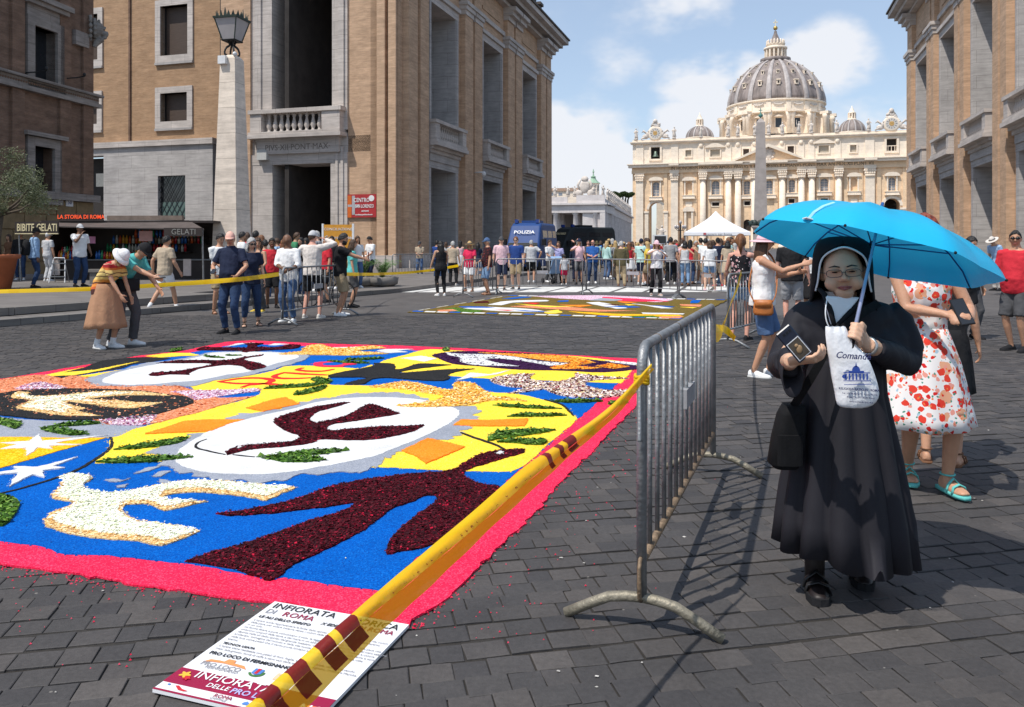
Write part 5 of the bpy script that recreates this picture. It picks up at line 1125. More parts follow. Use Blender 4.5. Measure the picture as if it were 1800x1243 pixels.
bird('maroon_bird',[(380,908),(440,900),(520,882),(580,860),(620,851),(660,845),(680,842),(740,836),(792,831),(816,818),(840,804),(880,795),(922,793),(920,800),(880,812),(826,829),(816,836),(820,844),(840,853),(880,862),(868,882),(780,955),(740,969),(712,974),(680,980),(678,976),(688,952),(706,932),(730,912),(760,892),(768,882),(764,876),(752,875),(720,888),(684,902),(666,918),(640,936),(620,948),(560,978),(510,1002),(490,1022),(474,1026),(420,1009),(380,1000),(324,993),(380,974),(420,964),(480,944),(540,922),(600,904),(624,892),(620,889),(580,895),(520,902),(460,909),(400,911)],'maroon',3,'maroon',17000,.0125)
slab('white_eye',[(872,802),(878,799),(885,801),(880,804)],'white',6); slab('white_eye',[(417,793),(422,790),(425,792),(420,795)],'white',7)
for pp in ([(364,777),(352,781),(343,789),(352,795),(396,805)],[(408,805),(448,809)],[(810,765),(840,776),(870,786),(888,795)],[(957,706),(987,715),(1002,728),(1008,735)]): stroke('black_branch',pp,.02,'black',6)
for pp in ([(466,808),(520,800),(560,796),(614,797),(560,805),(500,807)],[(452,809),(490,809),(550,809),(574,814),(540,818),(500,818)],[(200,795),(246,786),(332,773),(308,785),(240,793)],[(168,817),(200,812),(280,807),(342,809),(280,815),(210,818)],[(-30,738),(17,742),(38,748),(27,758),(0,750),(-30,748)],[(83,754),(150,747),(177,748),(133,752)],[(70,757),(100,758),(157,767),(125,769),(83,762)],[(-40,872),(14,878),(34,890),(30,902),(18,920),(4,930),(-40,925)],
   [(865,716),(923,718),(988,722),(923,721)],[(892,736),(933,732),(997,734),(940,736)],[(856,780),(863,770),(880,763),(930,759),(977,760),(940,767),(890,774)],[(873,781),(903,777),(962,779),(950,786),(890,782)],[(968,709),(1010,707),(1060,708),(1012,711)],[(463,687),(483,682),(570,677),(540,683),(490,686)],[(515,697),(542,688),(575,681),(567,688),(533,697),(517,698)],[(547,670),(560,667),(583,672),(575,678),(560,675)],[(575,637),(640,640),(650,641),(600,641)],[(605,635),(675,632),(640,635)],[(360,628),(395,633),(365,631)],[(395,627.5),(425,628),(405,629)],[(777,617),(785,615),(790,618),(782,620)],[(300,618),(320,614),(318,618),(300,621)],[(1068,713),(1090,709),(1104,710),(1085,714)],[(1028,764),(1040,755),(1044,758),(1038,767)]):
 lo = slab('leaf',pp,'leaf',6,jit=.003); ar = max(30,min(260,int(260*abs(sum((slab.last[0][i].x*slab.last[0][(i+1) % len(slab.last[0])].y-slab.last[0][(i+1) % len(slab.last[0])].x*slab.last[0][i].y) for i in range(len(slab.last[0]))))/2/.03))); scatter('leaflets',lo,ar,.045,'leaf',.35,leafy=True)
# crumbs of dyed sawdust spilled on the cobbles round the edge
def crumbs():
 rn = random.Random(21); mb = MB(); mb2 = MB()
 edge = [(G(719,1104),G(1127,690)),(G(-20,990),G(719,1104))]
 for ei,(a,b) in enumerate(edge):
  d = (b-a); nn = Vector((d.y,-d.x,0)).normalized()
  for k in range(620 if ei == 0 else 260):
   t = rn.random()**1.3; off = abs(rn.gauss(0,.035)) if rn.random() < .6 else abs(rn.gauss(0,.32))
   p = a+d*t+nn*(off+.01); s = rn.uniform(.0022,.006); z = .001
   tgt = mb if rn.random() < .95 else mb2
   tgt.add([p+Vector((s,0,z)),p+Vector((-s*.6,s,z)),p+Vector((-s*.7,-s*.8,z)),p+Vector((0,0,z+s*1.2))],[(0,1,3),(1,2,3),(2,0,3)])
 o = mb.build('sawdust_crumbs',PM['pink'],fixn=False); stuff(o,'pink sawdust crumbs spilled over the cobbles beside the carpet','sawdust')
 mb = MB()
 for k in range(190):
  d = rn.uniform(2.7,11); p = Vector((rn.uniform(-.6,.64)*d,d,.002)); s = rn.uniform(.003,.010)*(1 if k > 12 else 2.2); a = rn.uniform(0,6)
  if inpoly(p.x,p.y,CARP): continue
  mb.add([p+Vector((s*math.cos(a+q)*rn.uniform(.5,1.2),s*math.sin(a+q)*rn.uniform(.5,1.2),rn.uniform(0,.003))) for q in (0,1.4,2.9,4.4)],[(0,1,2,3)])
 stuff(mb.build('litter_flecks',pbr('litter',(.42,.40,.37),.8,.4,30),fixn=False),'pale scraps of litter lying between the cobbles','litter')
 return o
crumbs()
# ---- second carpet, further up the road
SC_O = G(1000,545)
carpet2 = thing('flower_carpet','smaller flower carpet on brown soil further up the road, behind the barrier','flower carpet',(SC_O.x,SC_O.y,0))
def s2(name,pp,key,lev,smooth=True,rough=0,jit=.012): return slab(name,pp,key,lev,carpet2,smooth,jit,rough,SC_O,.12)
s2('soil_bed',[(716,549.5),(890,519.5),(1282,527),(1205,563.5)],'brown',0,False)
# blue-white dashed edge
e0,e1,e2,e3 = (724,549),(893,520.8),(1275,528.5),(1200,562)
for (a,b,n) in ((e0,e1,16),(e0,e3,22),(e1,e2,22)):
 for k in range(n):
  t0,t1 = k/n,(k+.86)/n; p = [(a[0]+(b[0]-a[0])*t,a[1]+(b[1]-a[1])*t) for t in (t0,t1)]
  th_ = 1.6 if a is e0 and b is e3 else 1.0
  s2('edge_dash',[(p[0][0]+3,p[0][1]-th_),(p[1][0]+3,p[1][1]-th_),p[1],p[0]],'white' if k % 3 else 'blue',1,False,jit=.004)
for (key,pp) in (('white',[(812,543),(860,541),(935,545),(960,550),(880,548)]),('blue',[(806,540),(850,540.5),(870,543),(820,542.5)]),('white',[(856,537),(895,530),(960,528.5),(962,531),(905,533),(880,537.5)]),
     ('blue',[(882,526),(920,522.5),(935,523.5),(900,527)]),('lilac',[(935,521.5),(1060,520.5),(1180,527),(1160,532),(1060,529),(990,526)]),('pink',[(1060,523),(1130,527),(1175,531),(1120,531),(1060,528)]),('grey',[(1035,529),(1060,525),(1095,528),(1080,530)]),
     ('white',[(1030,533),(1052,532),(1105,543),(1085,544)]),('white',[(1110,534.5),(1185,543),(1165,543.5)]),('coral',[(895,540),(950,538),(1000,541),(1060,546),(1120,547.5),(1050,549),(980,545)]),('yellow',[(905,535),(960,539),(1010,540),(960,541.5)]),
     ('orange',[(985,537),(1040,538),(1020,540.5)]),('gold',[(1000,549),(1080,553),(1195,555),(1200,558),(1080,556.5)]),('yellow',[(955,549),(980,546),(990,551),(962,553)]),('white',[(1130,551),(1205,552.5),(1200,554),(1130,553)]),
     ('coral',[(1160,558),(1200,557),(1195,561),(1165,561)]),('leaf',[(780,545),(800,542),(850,548),(830,551),(790,548)]),('coral',[(770,546.5),(795,545),(805,548),(775,549)]),('leaf',[(1100,557),(1150,556.5),(1160,559.5),(1110,559)]),
     ('blue',[(1218,529),(1232,528.5),(1228,534),(1214,534)]),('coral',[(1195,536),(1232,537),(1230,540),(1200,539)]),('maroon',[(830,532),(855,530.5),(858,533),(835,534)]),('blue',[(980,530),(1000,529),(998,531.5),(982,532)]),
     ('maroon',[(1060,536),(1090,537),(1085,539)]),('blue',[(1140,538),(1185,540),(1175,541.5)]),('red',[(920,533),(950,534),(940,536)]),('blue',[(1060,541),(1100,539),(1130,541.5),(1100,542)]),('yellow',[(1195,541),(1225,541.5),(1220,543)]),
     ('orange',[(1085,531),(1120,533),(1100,534)]),('yellow',[(1100,536),(1118,537),(1105,538.5)]),('red',[(870,546),(905,546.5),(890,548)]),('blue',[(900,546),(990,551),(930,549)])):
 s2('petal_patch',pp,key,2,jit=.02)

# ================================================================= INFORMATION BOARD LYING ON THE COBBLES
bl,tl_,tr = G(268,1217,.008),G(483,1062,.008),G(719,1103,.008)
bx,by = (tr-tl_),(tl_-bl); board = thing('information_board','white printed information board lying on the cobbles below the carpet','board',(bl.x,bl.y,0))
wB,hB = bx.length,by.length; ex,ey = bx.normalized(),by.normalized()
def BP(s,t,z=0): p = ex*(s*wB)+ey*(t*hB); return Vector((p.x,p.y,z))
def bquad(name,s0,s1,t0,t1,z,m,th=.0015):
 q = [BP(s0,t0),BP(s1,t0),BP(s1,t1),BP(s0,t1)]; mb = MB(); mb.prism([(p.x,p.y) for p in q],z-th,z); return mb.build(name,m,board)
ZB = .020
mB = pbr('board_white',(.78,.78,.80),.35,.03,3); M_MARB = pbr('board_maroon',srgb(150,18,62),.4,.05)
bquad('panel',0,1,0,1,ZB,mB,.012); bquad('title_band',0.0,1,.072,.205,ZB+.002,M_MARB); bquad('foot_line',0,1,.0,.012,ZB+.002,M_MARB)
M_TXT = pbr('print_black',(.02,.02,.022),.5); M_TXTG = pbr('print_grey',(.30,.30,.32),.5); M_TXTW = pbr('print_white',(.85,.85,.85),.5)
eyo = (ey-ex*ex.dot(ey)).normalized()
def btext(t,s,tt,size,m,sx=1.0,align='LEFT',bold=0,z=.003,shear=0): return letters(t,m,board,frameM(BP(s,tt,ZB+z),ex,ey),size,sx,shear,bold,ext=.0004,align=align)
btext('INFIORATA',.035,.945,.062,M_TXT,.95); btext('STORICA',.965,.935,.062,M_TXT,.95,'RIGHT'); btext('DI',.035,.872,.052,M_TXTG,.9); btext('ROMA',.165,.870,.054,M_MARB,.95); btext('DI ROMA',.965,.868,.044,M_MARB,.9,'RIGHT'); btext('X EDIZIONE',.47,.842,.027,M_TXT,1.0,bold=.0005,shear=.2)
btext('LE ALI DELLO SPIRITO',.035,.803,.025,M_TXT,1.0,bold=.0005)
lor = ["L'opera vuole rappresentare la forza dello spirito che libera le ali dei popoli e dei colori","della pace, per volare insieme verso i colori della terra e del cielo e del mare aperto,","in un volo.","Le forme libere e pure comunicano il volo, la leggerezza e la luce, i colori della pace che","uniscono i popoli della terra e del mare in un abbraccio di colombe bianche nel cielo azzurro","dipinte nelle ali dello spirito del grande maestro, che danno forma alla materia e colore","al silenzio, immagine del mondo e della vita nuova che nasce dal fiore e dalla terra e torna","nella luce come petali che il vento porta lontano sopra le case e le piazze della citta","eterna."]
for i,t in enumerate(lor): btext(t,.035,0.755-i*.029,.0172,M_TXTG,1.0)
btext('TECNICA USATA',.04,.478,.019,M_TXT,1.0,bold=.0004)
for i,t in enumerate(("L'opera viene realizzata con petali di fiori, foglie, segatura colorata, caffe, fiori secchi,","mais, sale grosso, fondi di caffe e semi vari delle terre di Fermignano, Urbino e Marche.")): btext(t,.04,0.448-i*.029,.0172,M_TXTG)
btext('PRO LOCO DI FERMIGNANO',.04,.372,.0275,M_TXT,1.0,bold=.0006)
# small crests
mO = pbr('print_orange',srgb(238,150,90),.5); mG = pbr('print_green',srgb(70,120,60),.5); mBl = pbr('print_blue',srgb(80,130,200),.5); mRd = pbr('print_red',srgb(200,40,50),.5); mTan = pbr('print_tan',srgb(236,196,160),.5); mGold = pbr('print_gold',srgb(225,180,60),.5)
def bpoly(name,pts,m,z=.003):
 q = [BP(*p) for p in pts]; mb = MB(); mb.prism([(p.x,p.y) for p in q],ZB+z-.001,ZB+z); return mb.build(name,m,board)
bpoly('castle_print',[(.07,.285),(.10,.315),(.16,.32),(.19,.318),(.20,.345),(.25,.345),(.255,.32),(.33,.315),(.36,.29),(.30,.30),(.2,.305),(.12,.30)],mO); btext('PRO LOCO',.07,.272,.034,M_TXTG); btext('FERMIGNANO',.12,.247,.022,M_TXTG)
bpoly('wreath_print',[(.44+.05*math.cos(t),.285+.038*math.sin(t)) for t in [PI*1.1+PI*.8*2*k/12*.62 for k in range(13)]]+[(.44+.035*math.cos(t),.285+.026*math.sin(t)) for t in [PI*1.1+PI*.8*2*k/12*.62 for k in range(12,-1,-1)]],mG)
bpoly('crest_print',[(.41,.275),(.44,.262),(.47,.275),(.47,.315),(.41,.315)],mBl,.0035); bpoly('crest_stripe',[(.43,.27),(.45,.27),(.45,.315),(.43,.315)],mRd,.0045); bpoly('stamp_print',[(.56,.258),(.74,.258),(.74,.315),(.56,.315)],mTan)
btext('Centri Storici',.575,.297,.02,M_TXTG,shear=.3); btext('Artistica',.60,.272,.02,M_TXTG,shear=.3)
btext('INFIORATA',.13,.170,.060,M_TXTW,1.05,z=.004); btext('DELLE',.26,.108,.034,M_TXTW,1.0,z=.004); btext('PRO LOCO',.42,.105,.040,pbr('print_lilac',srgb(176,170,214),.5),1.0,z=.004,bold=.0008)
bpoly('flower_print',[(.075+.028*math.cos(t)*(1+.35*math.cos(5*t)),.150+.022*math.sin(t)*(1+.35*math.cos(5*t))) for t in [2*PI*k/30 for k in range(30)]],mGold,.0045)
bpoly('flower_print',[(.11+.02*math.cos(t)*(1+.3*math.cos(5*t)),.125+.016*math.sin(t)*(1+.3*math.cos(5*t))) for t in [2*PI*k/30 for k in range(30)]],mRd,.0055)
btext('ROMA',.36,.047,.026,M_MARB); btext('CAPITALE',.355,.024,.015,M_TXTG); btext('PRO LOCO',.62,.04,.026,mBl); bpoly('wave_print',[(.55,.03),(.59,.03),(.585,.045),(.57,.055),(.555,.045)],mBl); bpoly('boot_print',[(.10,.055),(.12,.06),(.16,.04),(.2,.035),(.18,.028),(.14,.03)],mRd); bpoly('mark_print',[(.05,.05),(.065,.05),(.065,.06),(.05,.06)],mBl)
bpoly('notice_square',[(.855,-.0),(1,0),(1,.12),(.855,.12)],pbr('notice_orange',srgb(244,140,60),.5),.0042); btext('NO',.925,.088,.06,M_TXTW,.95,'CENTER',.001,.0048); btext('TRACCE',.928,.045,.03,M_TXTW,.9,'CENTER',.0006,.0048)
# ================================================================= BARRIERS
M_GALV = pbr('galvanised_steel',(.26,.265,.27),.48,.35,9,.25,60,metal=.55,detail=7)
M_GALVR = pbr('worn_foot_steel',(.24,.215,.165),.55,.45,14,.3,60,metal=.4,detail=7)
M_RUST = pbr('rusty_rail',(.20,.14,.09),.6,.5,22,.3,60,metal=.3,detail=8)
M_PLATE = pbr('grey_plate',(.33,.33,.34),.5,.2,6)
def barrier(p0,p1,label,h=1.10,nb=13,near=False,group='crowd control barriers',feet='arch',plate=True):
 p0,p1 = Vector((p0[0],p0[1],0)),Vector((p1[0],p1[1],0)); L_ = (p1-p0).length; rz = math.atan2((p1-p0).y,(p1-p0).x)
 t = thing('barrier',label,'barrier',p0,rz,group); n = 14 if near else 6; r = .021; zb = .27; rc = .09
 pts = [(0,0,.12),(0,0,h-rc)]+[(rc-rc*math.cos(a),0,h-rc+rc*math.sin(a)) for a in (R(20),R(45),R(70))]+[(rc,0,h),(L_-rc,0,h)]+[(L_-rc+rc*math.sin(a),0,h-rc+rc*math.cos(a)) for a in (R(20),R(45),R(70))]+[(L_,0,h-rc),(L_,0,.12)]
 mb = MB(); mb.tube(pts,r,n); mb.build('frame',M_GALV,t,True)
 mb = MB(); mb.tube([(0,0,zb),(L_,0,zb)],.017,n); mb.build('bottom_rail',M_RUST if near else M_GALV,t,True)
 mb = MB(); mb.tube([(0,0,0),(0,0,h-zb-.012)],.0105,n if near else 5); bm_ = mb.mesh('bar',M_GALV,True)
 for k in range(nb): link(bm_,'bar',t,(L_*(k+1)/(nb+1),0,zb))
 if plate: mb = MB(); mb.box(L_*.47,L_*.6,-.014,.014,h-.46,h-.36); mb.build('plate',M_PLATE,t)
 for x in (.0,L_):
  mb = MB(); w_ = .32; hh = .115
  pp = [(x,-w_,.012),(x,-w_*.66,hh*.62),(x,-w_*.42,hh*.95),(x,-w_*.2,hh*1.06),(x,0,hh*1.1),(x,w_*.2,hh*1.06),(x,w_*.42,hh*.95),(x,w_*.66,hh*.62),(x,w_,.012)]
  mb.tube(pp,.021,n); mb.build('foot',M_GALVR if near else M_GALV,t,True)
 mb = MB(); mb.tube([(-.02,-.0,.12),(-.045,0,.14),(-.05,0,.26),(-.03,0,.29),(0,0,.29)],.009,6); mb.build('hook',M_RUST if near else M_GALV,t,True)
 mb = MB(); mb.tube([(-.02,0,h-.11),(-.04,0,h-.13),(-.042,0,h-.36),(-.042,0,h-.37)],[.008,.008,.008,.013],6); mb.build('hook',M_GALV,t,True)
 if near:
  for x in (.02,.55,1.3): mb = MB(); mb.tube([(x+.3,0,h-.001),(x+.312,0,h)],.0225,n); mb.build('clamp_ring',M_RUST,t)
 return t
nb0 = G(1128,1105); nb1 = G(1253,832)
barrier(nb0,nb1,'steel crowd barrier nearest the camera with tape tied to it',1.135,13,True)
barrier(G(497,572),G(607,553),'steel barrier in front of the man in white cap and black shorts')
barrier(G(814,523),G(866,515),'short-looking steel barrier beside woman in red top',nb=11)
barrier(G(873,517),G(1024,517.5),'steel barrier in front of man in blue tee and khaki shorts',nb=12)
barrier(G(1031,516.5),G(1191,525),'steel barrier in front of woman in pink hat',nb=12)
barrier(G(1194,525.5),G(1290,531),'steel barrier between pink hat woman and ponytail woman',nb=8)
barrier(G(690,489),G(765,487),'steel barrier along the palace wall before the leaning man'); barrier(G(768,488),G(812,484),'steel barrier at the foot of the first tall opening')
barrier(G(1280,611),G(1345,592),'steel barrier half hidden behind ponytail woman legs',nb=12)
barrier(G(1735,496),G(1790,500),'steel barrier by the right pavement behind straw hat man')
# ================================================================= TAPES
def tape_mat(name,col,trans):
 m,b,L = newmat(name); b.inputs['Roughness'].default_value = .28; b.inputs['Base Color'].default_value = col4(col); b.inputs['Specular IOR Level'].default_value = .5
 tr = nd(m,'ShaderNodeBsdfTranslucent'); tr.inputs[0].default_value = col4(col); tp = nd(m,'ShaderNodeBsdfTransparent'); tp.inputs[0].default_value = (1.0,.8,.3,1)
 n = nd(m,'ShaderNodeTexNoise'); n.inputs['Scale'].default_value = 30; t = nd(m,'ShaderNodeTexCoord'); mpp = nd(m,'ShaderNodeMapping'); mpp.inputs['Scale'].default_value = (1,1,1); L.new(t.outputs['Object'],mpp.inputs[0]); L.new(mpp.outputs[0],n.inputs[0])
 bp = nd(m,'ShaderNodeBump'); bp.inputs['Strength'].default_value = .2; bp.inputs['Distance'].default_value = .01; L.new(n.outputs[0],bp.inputs['Height']); L.new(bp.outputs[0],b.inputs['Normal'])
 m1 = nd(m,'ShaderNodeMixShader'); m1.inputs[0].default_value = trans; L.new(b.outputs[0],m1.inputs[1]); L.new(tr.outputs[0],m1.inputs[2])
 m2 = nd(m,'ShaderNodeMixShader'); m2.inputs[0].default_value = trans*.35; L.new(m1.outputs[0],m2.inputs[1]); L.new(tp.outputs[0],m2.inputs[2])
 L.new(m2.outputs[0],m.node_tree.nodes['Material Output'].inputs[0]); return m
M_TAPE = tape_mat('yellow_tape',srgb(250,206,20),.30); M_TAPE2 = tape_mat('yellow_tape_thin',srgb(253,186,14),.5); M_TRED = tape_mat('tape_dark_red',srgb(128,22,26),.25)
fold = [(1146,645),(1080,722),(1006,783),(936,840),(852,914),(764,988),(690,1050),(633,1099),(526,1196),(455,1262),(380,1330)]
def taped(i,n): t = i/(n-1); return 1/(1/3.16+(1/1.42-1/3.16)*t**1.08)
nT = len(fold); tw1 = [5,11,17,24,25,25,25,25,28,30,32]; tw2 = [5,8,11,16,18,26,31,34,43,42,43]
upl = [(u-.66*w1,v-.75*w1) for (u,v),w1 in zip(fold,tw1)]; lor_ = [(u+.66*w2,v+.75*w2) for (u,v),w2 in zip(fold,tw2)]
fw = [P(u,v,taped(i,nT)) for i,(u,v) in enumerate(fold)]; uw = [P(u,v,taped(i,nT)+.012) for i,(u,v) in enumerate(upl)]; lw_ = [P(u,v,taped(i,nT)+.03) for i,(u,v) in enumerate(lor_)]
for r_,o_ in ((fw,(0,0,0)),(uw,(-.03,0,.02)),(lw_,(.03,0,-.015))):   # the tape runs on, out of the picture, to the ground
 r_ += [Vector(p)+Vector(o_)*k for p,k in (((-.78,1.0,.42),1),((-1.05,.6,.2),1),((-1.3,.25,.05),1),((-1.5,-.1,.03),.8))]
def dens(pts,k=8): return resample(pts,(pts[0]-pts[-1]).length/(len(pts)*k),True,0,random,closed=False)
def densN(pts,k):
 out_ = []
 for i in range(len(pts)-1):
  p0,p1,p2,p3 = pts[max(0,i-1)],pts[i],pts[i+1],pts[min(len(pts)-1,i+2)]
  for q in range(k):
   t = q/k; out_.append(.5*((2*p1)+(p2-p0)*t+(2*p0-5*p1+4*p2-p3)*t*t+(3*p1-p0-3*p2+p3)*t**3))
 out_.append(pts[-1]); return out_
K = 10; fw,uw,lw_ = densN(fw,K),densN(uw,K),densN(lw_,K)
rnT = random.Random(5)
tape = thing('barrier_tape','yellow plastic tape with dark red bars stretched from the near barrier over the carpet edge','tape',(fw[0].x,fw[0].y,0))
tO = Vector((fw[0].x,fw[0].y,0))
def ribbon(name,A,B,m,mids=2,bulge=.006,par=tape,org=tO,i0=0,i1=None,lift=0,s0=0.,s1=1.):
 i1 = i1 or len(A)-1; mb = MB(); rows = []
 for i in range(i0,i1+1):
  a,b = A[i],B[i]; d = (A[min(i+1,len(A)-1)]-A[max(0,i-1)]).normalized(); nn = d.cross(b-a); nn = nn.normalized() if nn.length > 1e-9 else Vector((0,0,1))
  if nn.y > 0 and abs(nn.y) > abs(nn.z) or nn.z < -.5: nn = -nn
  r_ = []
  for k in range(mids+2):
   t = s0+(s1-s0)*k/(mids+1); r_.append(a.lerp(b,t)+nn*(bulge*math.sin(PI*t)+lift+.0015*math.sin(i*.7+k*2))-org)
  rows.append(r_)
 mb.loft(rows,False,False,closed=False); return mb.build(name,m,par,True,fixn=False)
ribbon('tape_face',uw,fw,M_TAPE,3,.010); ribbon('tape_flap',fw,lw_,M_TAPE2,3,-.004)
def iidx(u): return min(range(len(fw)),key=lambda i: abs(900+F*fw[i].x/fw[i].y-u))
for (ua,ub) in ((1010,1001),(993,983),(973,962),(630,606),(590,566),(545,520),(496,470),(440,425)):
 ia,ib = iidx(ua),iidx(ub)
 if ib <= ia: ib = ia+1
 ribbon('tape_bar',uw,fw,M_TRED,3,.010,lift=.0012,i0=ia,i1=ib); ribbon('tape_bar',fw,lw_,M_TRED,2,-.004,lift=.0012,i0=ia,i1=ib,s1=.8)
# half-hidden lettering along the fold
for k,ch in enumerate('ROMA CAPITALE POLIZIA LOCALE'):
 if ch == ' ': continue
 i = iidx(950-k*11.5); a,b = uw[i],fw[i]; d = (fw[max(0,i-1)]-fw[min(i+1,len(fw)-1)]).normalized(); y = (a-b).normalized(); wd_ = (a-b).length
 letters(ch,M_TRED,tape,frameM(b+y*wd_*.20+Vector((-.0035,-.009,.0045))-tO,d,y),wd_*.42,.8,ext=.0003)
# knot round the post
mb = MB()
for k in range(3): mb.tube([nb0+Vector((.026*math.cos(t),.026*math.sin(t),.995+k*.012+.004*math.sin(3*t))) for t in [2*PI*q/12 for q in range(13)]],.008,6)
mb.v = [tuple(Vector(v)-tO) for v in mb.v]; mb.build('knot',M_TAPE,tape,True)
def free_tape(label,pts,wid=.06,bars=(),twist=.3):
 pts = densN([Vector(p) for p in pts],8); org = Vector((pts[0].x,pts[0].y,0)); t = thing('barrier_tape',label,'tape',org)
 A,B = [],[]
 for i,p in enumerate(pts):
  a = twist*math.sin(i*.21); A.append(p+Vector((0,math.sin(a)*wid/2,math.cos(a)*wid/2))); B.append(p-Vector((0,math.sin(a)*wid/2,math.cos(a)*wid/2)))
 ribbon('tape_face',A,B,M_TAPE,1,.004,t,org)
 n = len(A)
 for f_ in bars: i = int(f_*n); ribbon('tape_bar',A,B,M_TRED,1,.004,t,org,i,min(n-1,i+1),-.002)
 return t
free_tape('yellow tape crossing in front of the couple by the kerb',[P(-60,515,16),P(0,512.5,15.6),P(160,508,15.2),P(300,500,14.2),P(385,494,13.5),P(440,489,13.9),P(490,482,15.4)],.08,(.2,.3,.31,.6,.62))
free_tape('yellow tape from barrier to the woman in black',[P(607,482,17.6),P(660,482,22),P(720,479,25),P(765,474,25),P(806,467,24.5)],.08,(.3,.6))
free_tape('short yellow tape between the near barrier and ponytail woman',[Vector((nb1.x,nb1.y,.93)),P(1262,592,5.6),P(1271,575,7),P(1284,535,9.5),P(1296,505,11),P(1303,478,12.3)],.075,(.4,),.7)
free_tape('loose end of yellow tape hanging from the near barrier',[Vector((nb1.x+.01,nb1.y,.98)),P(1268,577,5.5),P(1280,583,5.6),P(1292,596,5.6)],.06,(.5,),.8)
# ================================================================= PEOPLE
def skin(name,col):
 m = pbr('skin_'+name,col,.5,.10,9,.12,60,spec=.35)
 b = m.node_tree.nodes['Principled BSDF']; b.inputs['Subsurface Weight'].default_value = .12; b.inputs['Subsurface Radius'].default_value = (.02,.008,.004)
 return m
SK = {'fair': skin('fair',(.62,.38,.27)),'tan': skin('tan',(.50,.27,.17)),'olive': skin('olive',(.42,.24,.15)),'brown': skin('brown',(.17,.085,.05)),'asian': skin('asian',(.45,.26,.165)),'pink': skin('pink',(.60,.31,.23))}
HM = {'black': pbr('hair_black',(.012,.010,.009),.45,.4,30,.6,90,stretch=(1,1,.2)),'brown': pbr('hair_brown',(.06,.03,.016),.5,.4,30,.6,90,stretch=(1,1,.2)),'auburn': pbr('hair_auburn',(.17,.07,.028),.5,.4,30,.6,90,stretch=(1,1,.2)),
  'blonde': pbr('hair_blonde',(.42,.28,.12),.5,.3,30,.6,90,stretch=(1,1,.2)),'grey': pbr('hair_grey',(.38,.37,.36),.5,.25,30,.6,90,stretch=(1,1,.2)),'red': pbr('hair_red',(.22,.045,.022),.5,.4,30,.6,90,stretch=(1,1,.2)),'white': pbr('hair_white',(.62,.6,.57),.5,.2,30,.5,90)}
CLC = dict(white=(.74,.74,.74),offwhite=(.62,.57,.52),cream=(.66,.60,.55),black=(.018,.018,.02),navy=(.018,.024,.05),blue=(.03,.11,.35),royal=(.025,.06,.22),sky=(.28,.42,.62),teal=(.10,.42,.40),red=(.55,.03,.045),crimson=(.62,.03,.09),
   grey=(.30,.30,.31),dgrey=(.075,.075,.08),lgrey=(.50,.50,.51),khaki=(.34,.26,.16),beige=(.42,.34,.25),olive=(.10,.085,.045),denim=(.075,.13,.25),jeans=(.03,.055,.12),ljeans=(.17,.27,.42),brown=(.16,.08,.045),tan=(.40,.22,.13),pink=(.72,.48,.52),hotpink=(.6,.07,.2),salmon=(.55,.14,.15),green=(.06,.24,.12),mint=(.45,.66,.62),lilac=(.36,.34,.55),yellow=(.7,.5,.08),orange=(.75,.25,.06),violet=(.16,.16,.32),peach=(.72,.42,.34),straw=(.50,.34,.16),turquoise=(.13,.50,.47))
def C(n): return cloth(n,CLC[n])
def stripes_mat():
 m,b,L = newmat('cloth_sunset_stripes'); b.inputs['Roughness'].default_value = .85
 t = nd(m,'ShaderNodeTexCoord'); sp = nd(m,'ShaderNodeSeparateXYZ'); L.new(t.outputs['Object'],sp.inputs[0])
 n = nd(m,'ShaderNodeTexNoise'); n.inputs['Scale'].default_value = 4; L.new(t.outputs['Object'],n.inputs[0])
 a = nd(m,'ShaderNodeMath',operation='MULTIPLY_ADD'); L.new(n.outputs[0],a.inputs[0]); a.inputs[1].default_value = .10; L.new(sp.outputs[2],a.inputs[2])
 mr = nd(m,'ShaderNodeMapRange'); mr.inputs['From Min'].default_value = .87; mr.inputs['From Max'].default_value = 1.47; L.new(a.outputs[0],mr.inputs[0])
 r = nd(m,'ShaderNodeValToRGB'); r.color_ramp.interpolation = 'CONSTANT'; e = r.color_ramp.elements
 cs = [(0,(.07,.016,.012)),(.10,(.50,.10,.02)),(.17,(.66,.22,.03)),(.24,(.10,.02,.015)),(.27,(.62,.30,.06)),(.33,(.68,.48,.14)),(.40,(.05,.02,.015)),(.42,(.70,.52,.18)),(.5,(.10,.04,.02)),(.52,(.72,.50,.16)),(.60,(.60,.16,.03)),(.66,(.42,.02,.025)),(.74,(.70,.45,.30)),(.755,(.48,.02,.03)),(.83,(.62,.12,.04)),(.87,(.42,.02,.03))]
 for i,(p,c) in enumerate(cs):
  x = e[i] if i < 2 else e.new(p); x.position = p; x.color = col4(c)
 L.new(mr.outputs[0],r.inputs[0]); L.new(r.outputs[0],b.inputs['Base Color']); return m
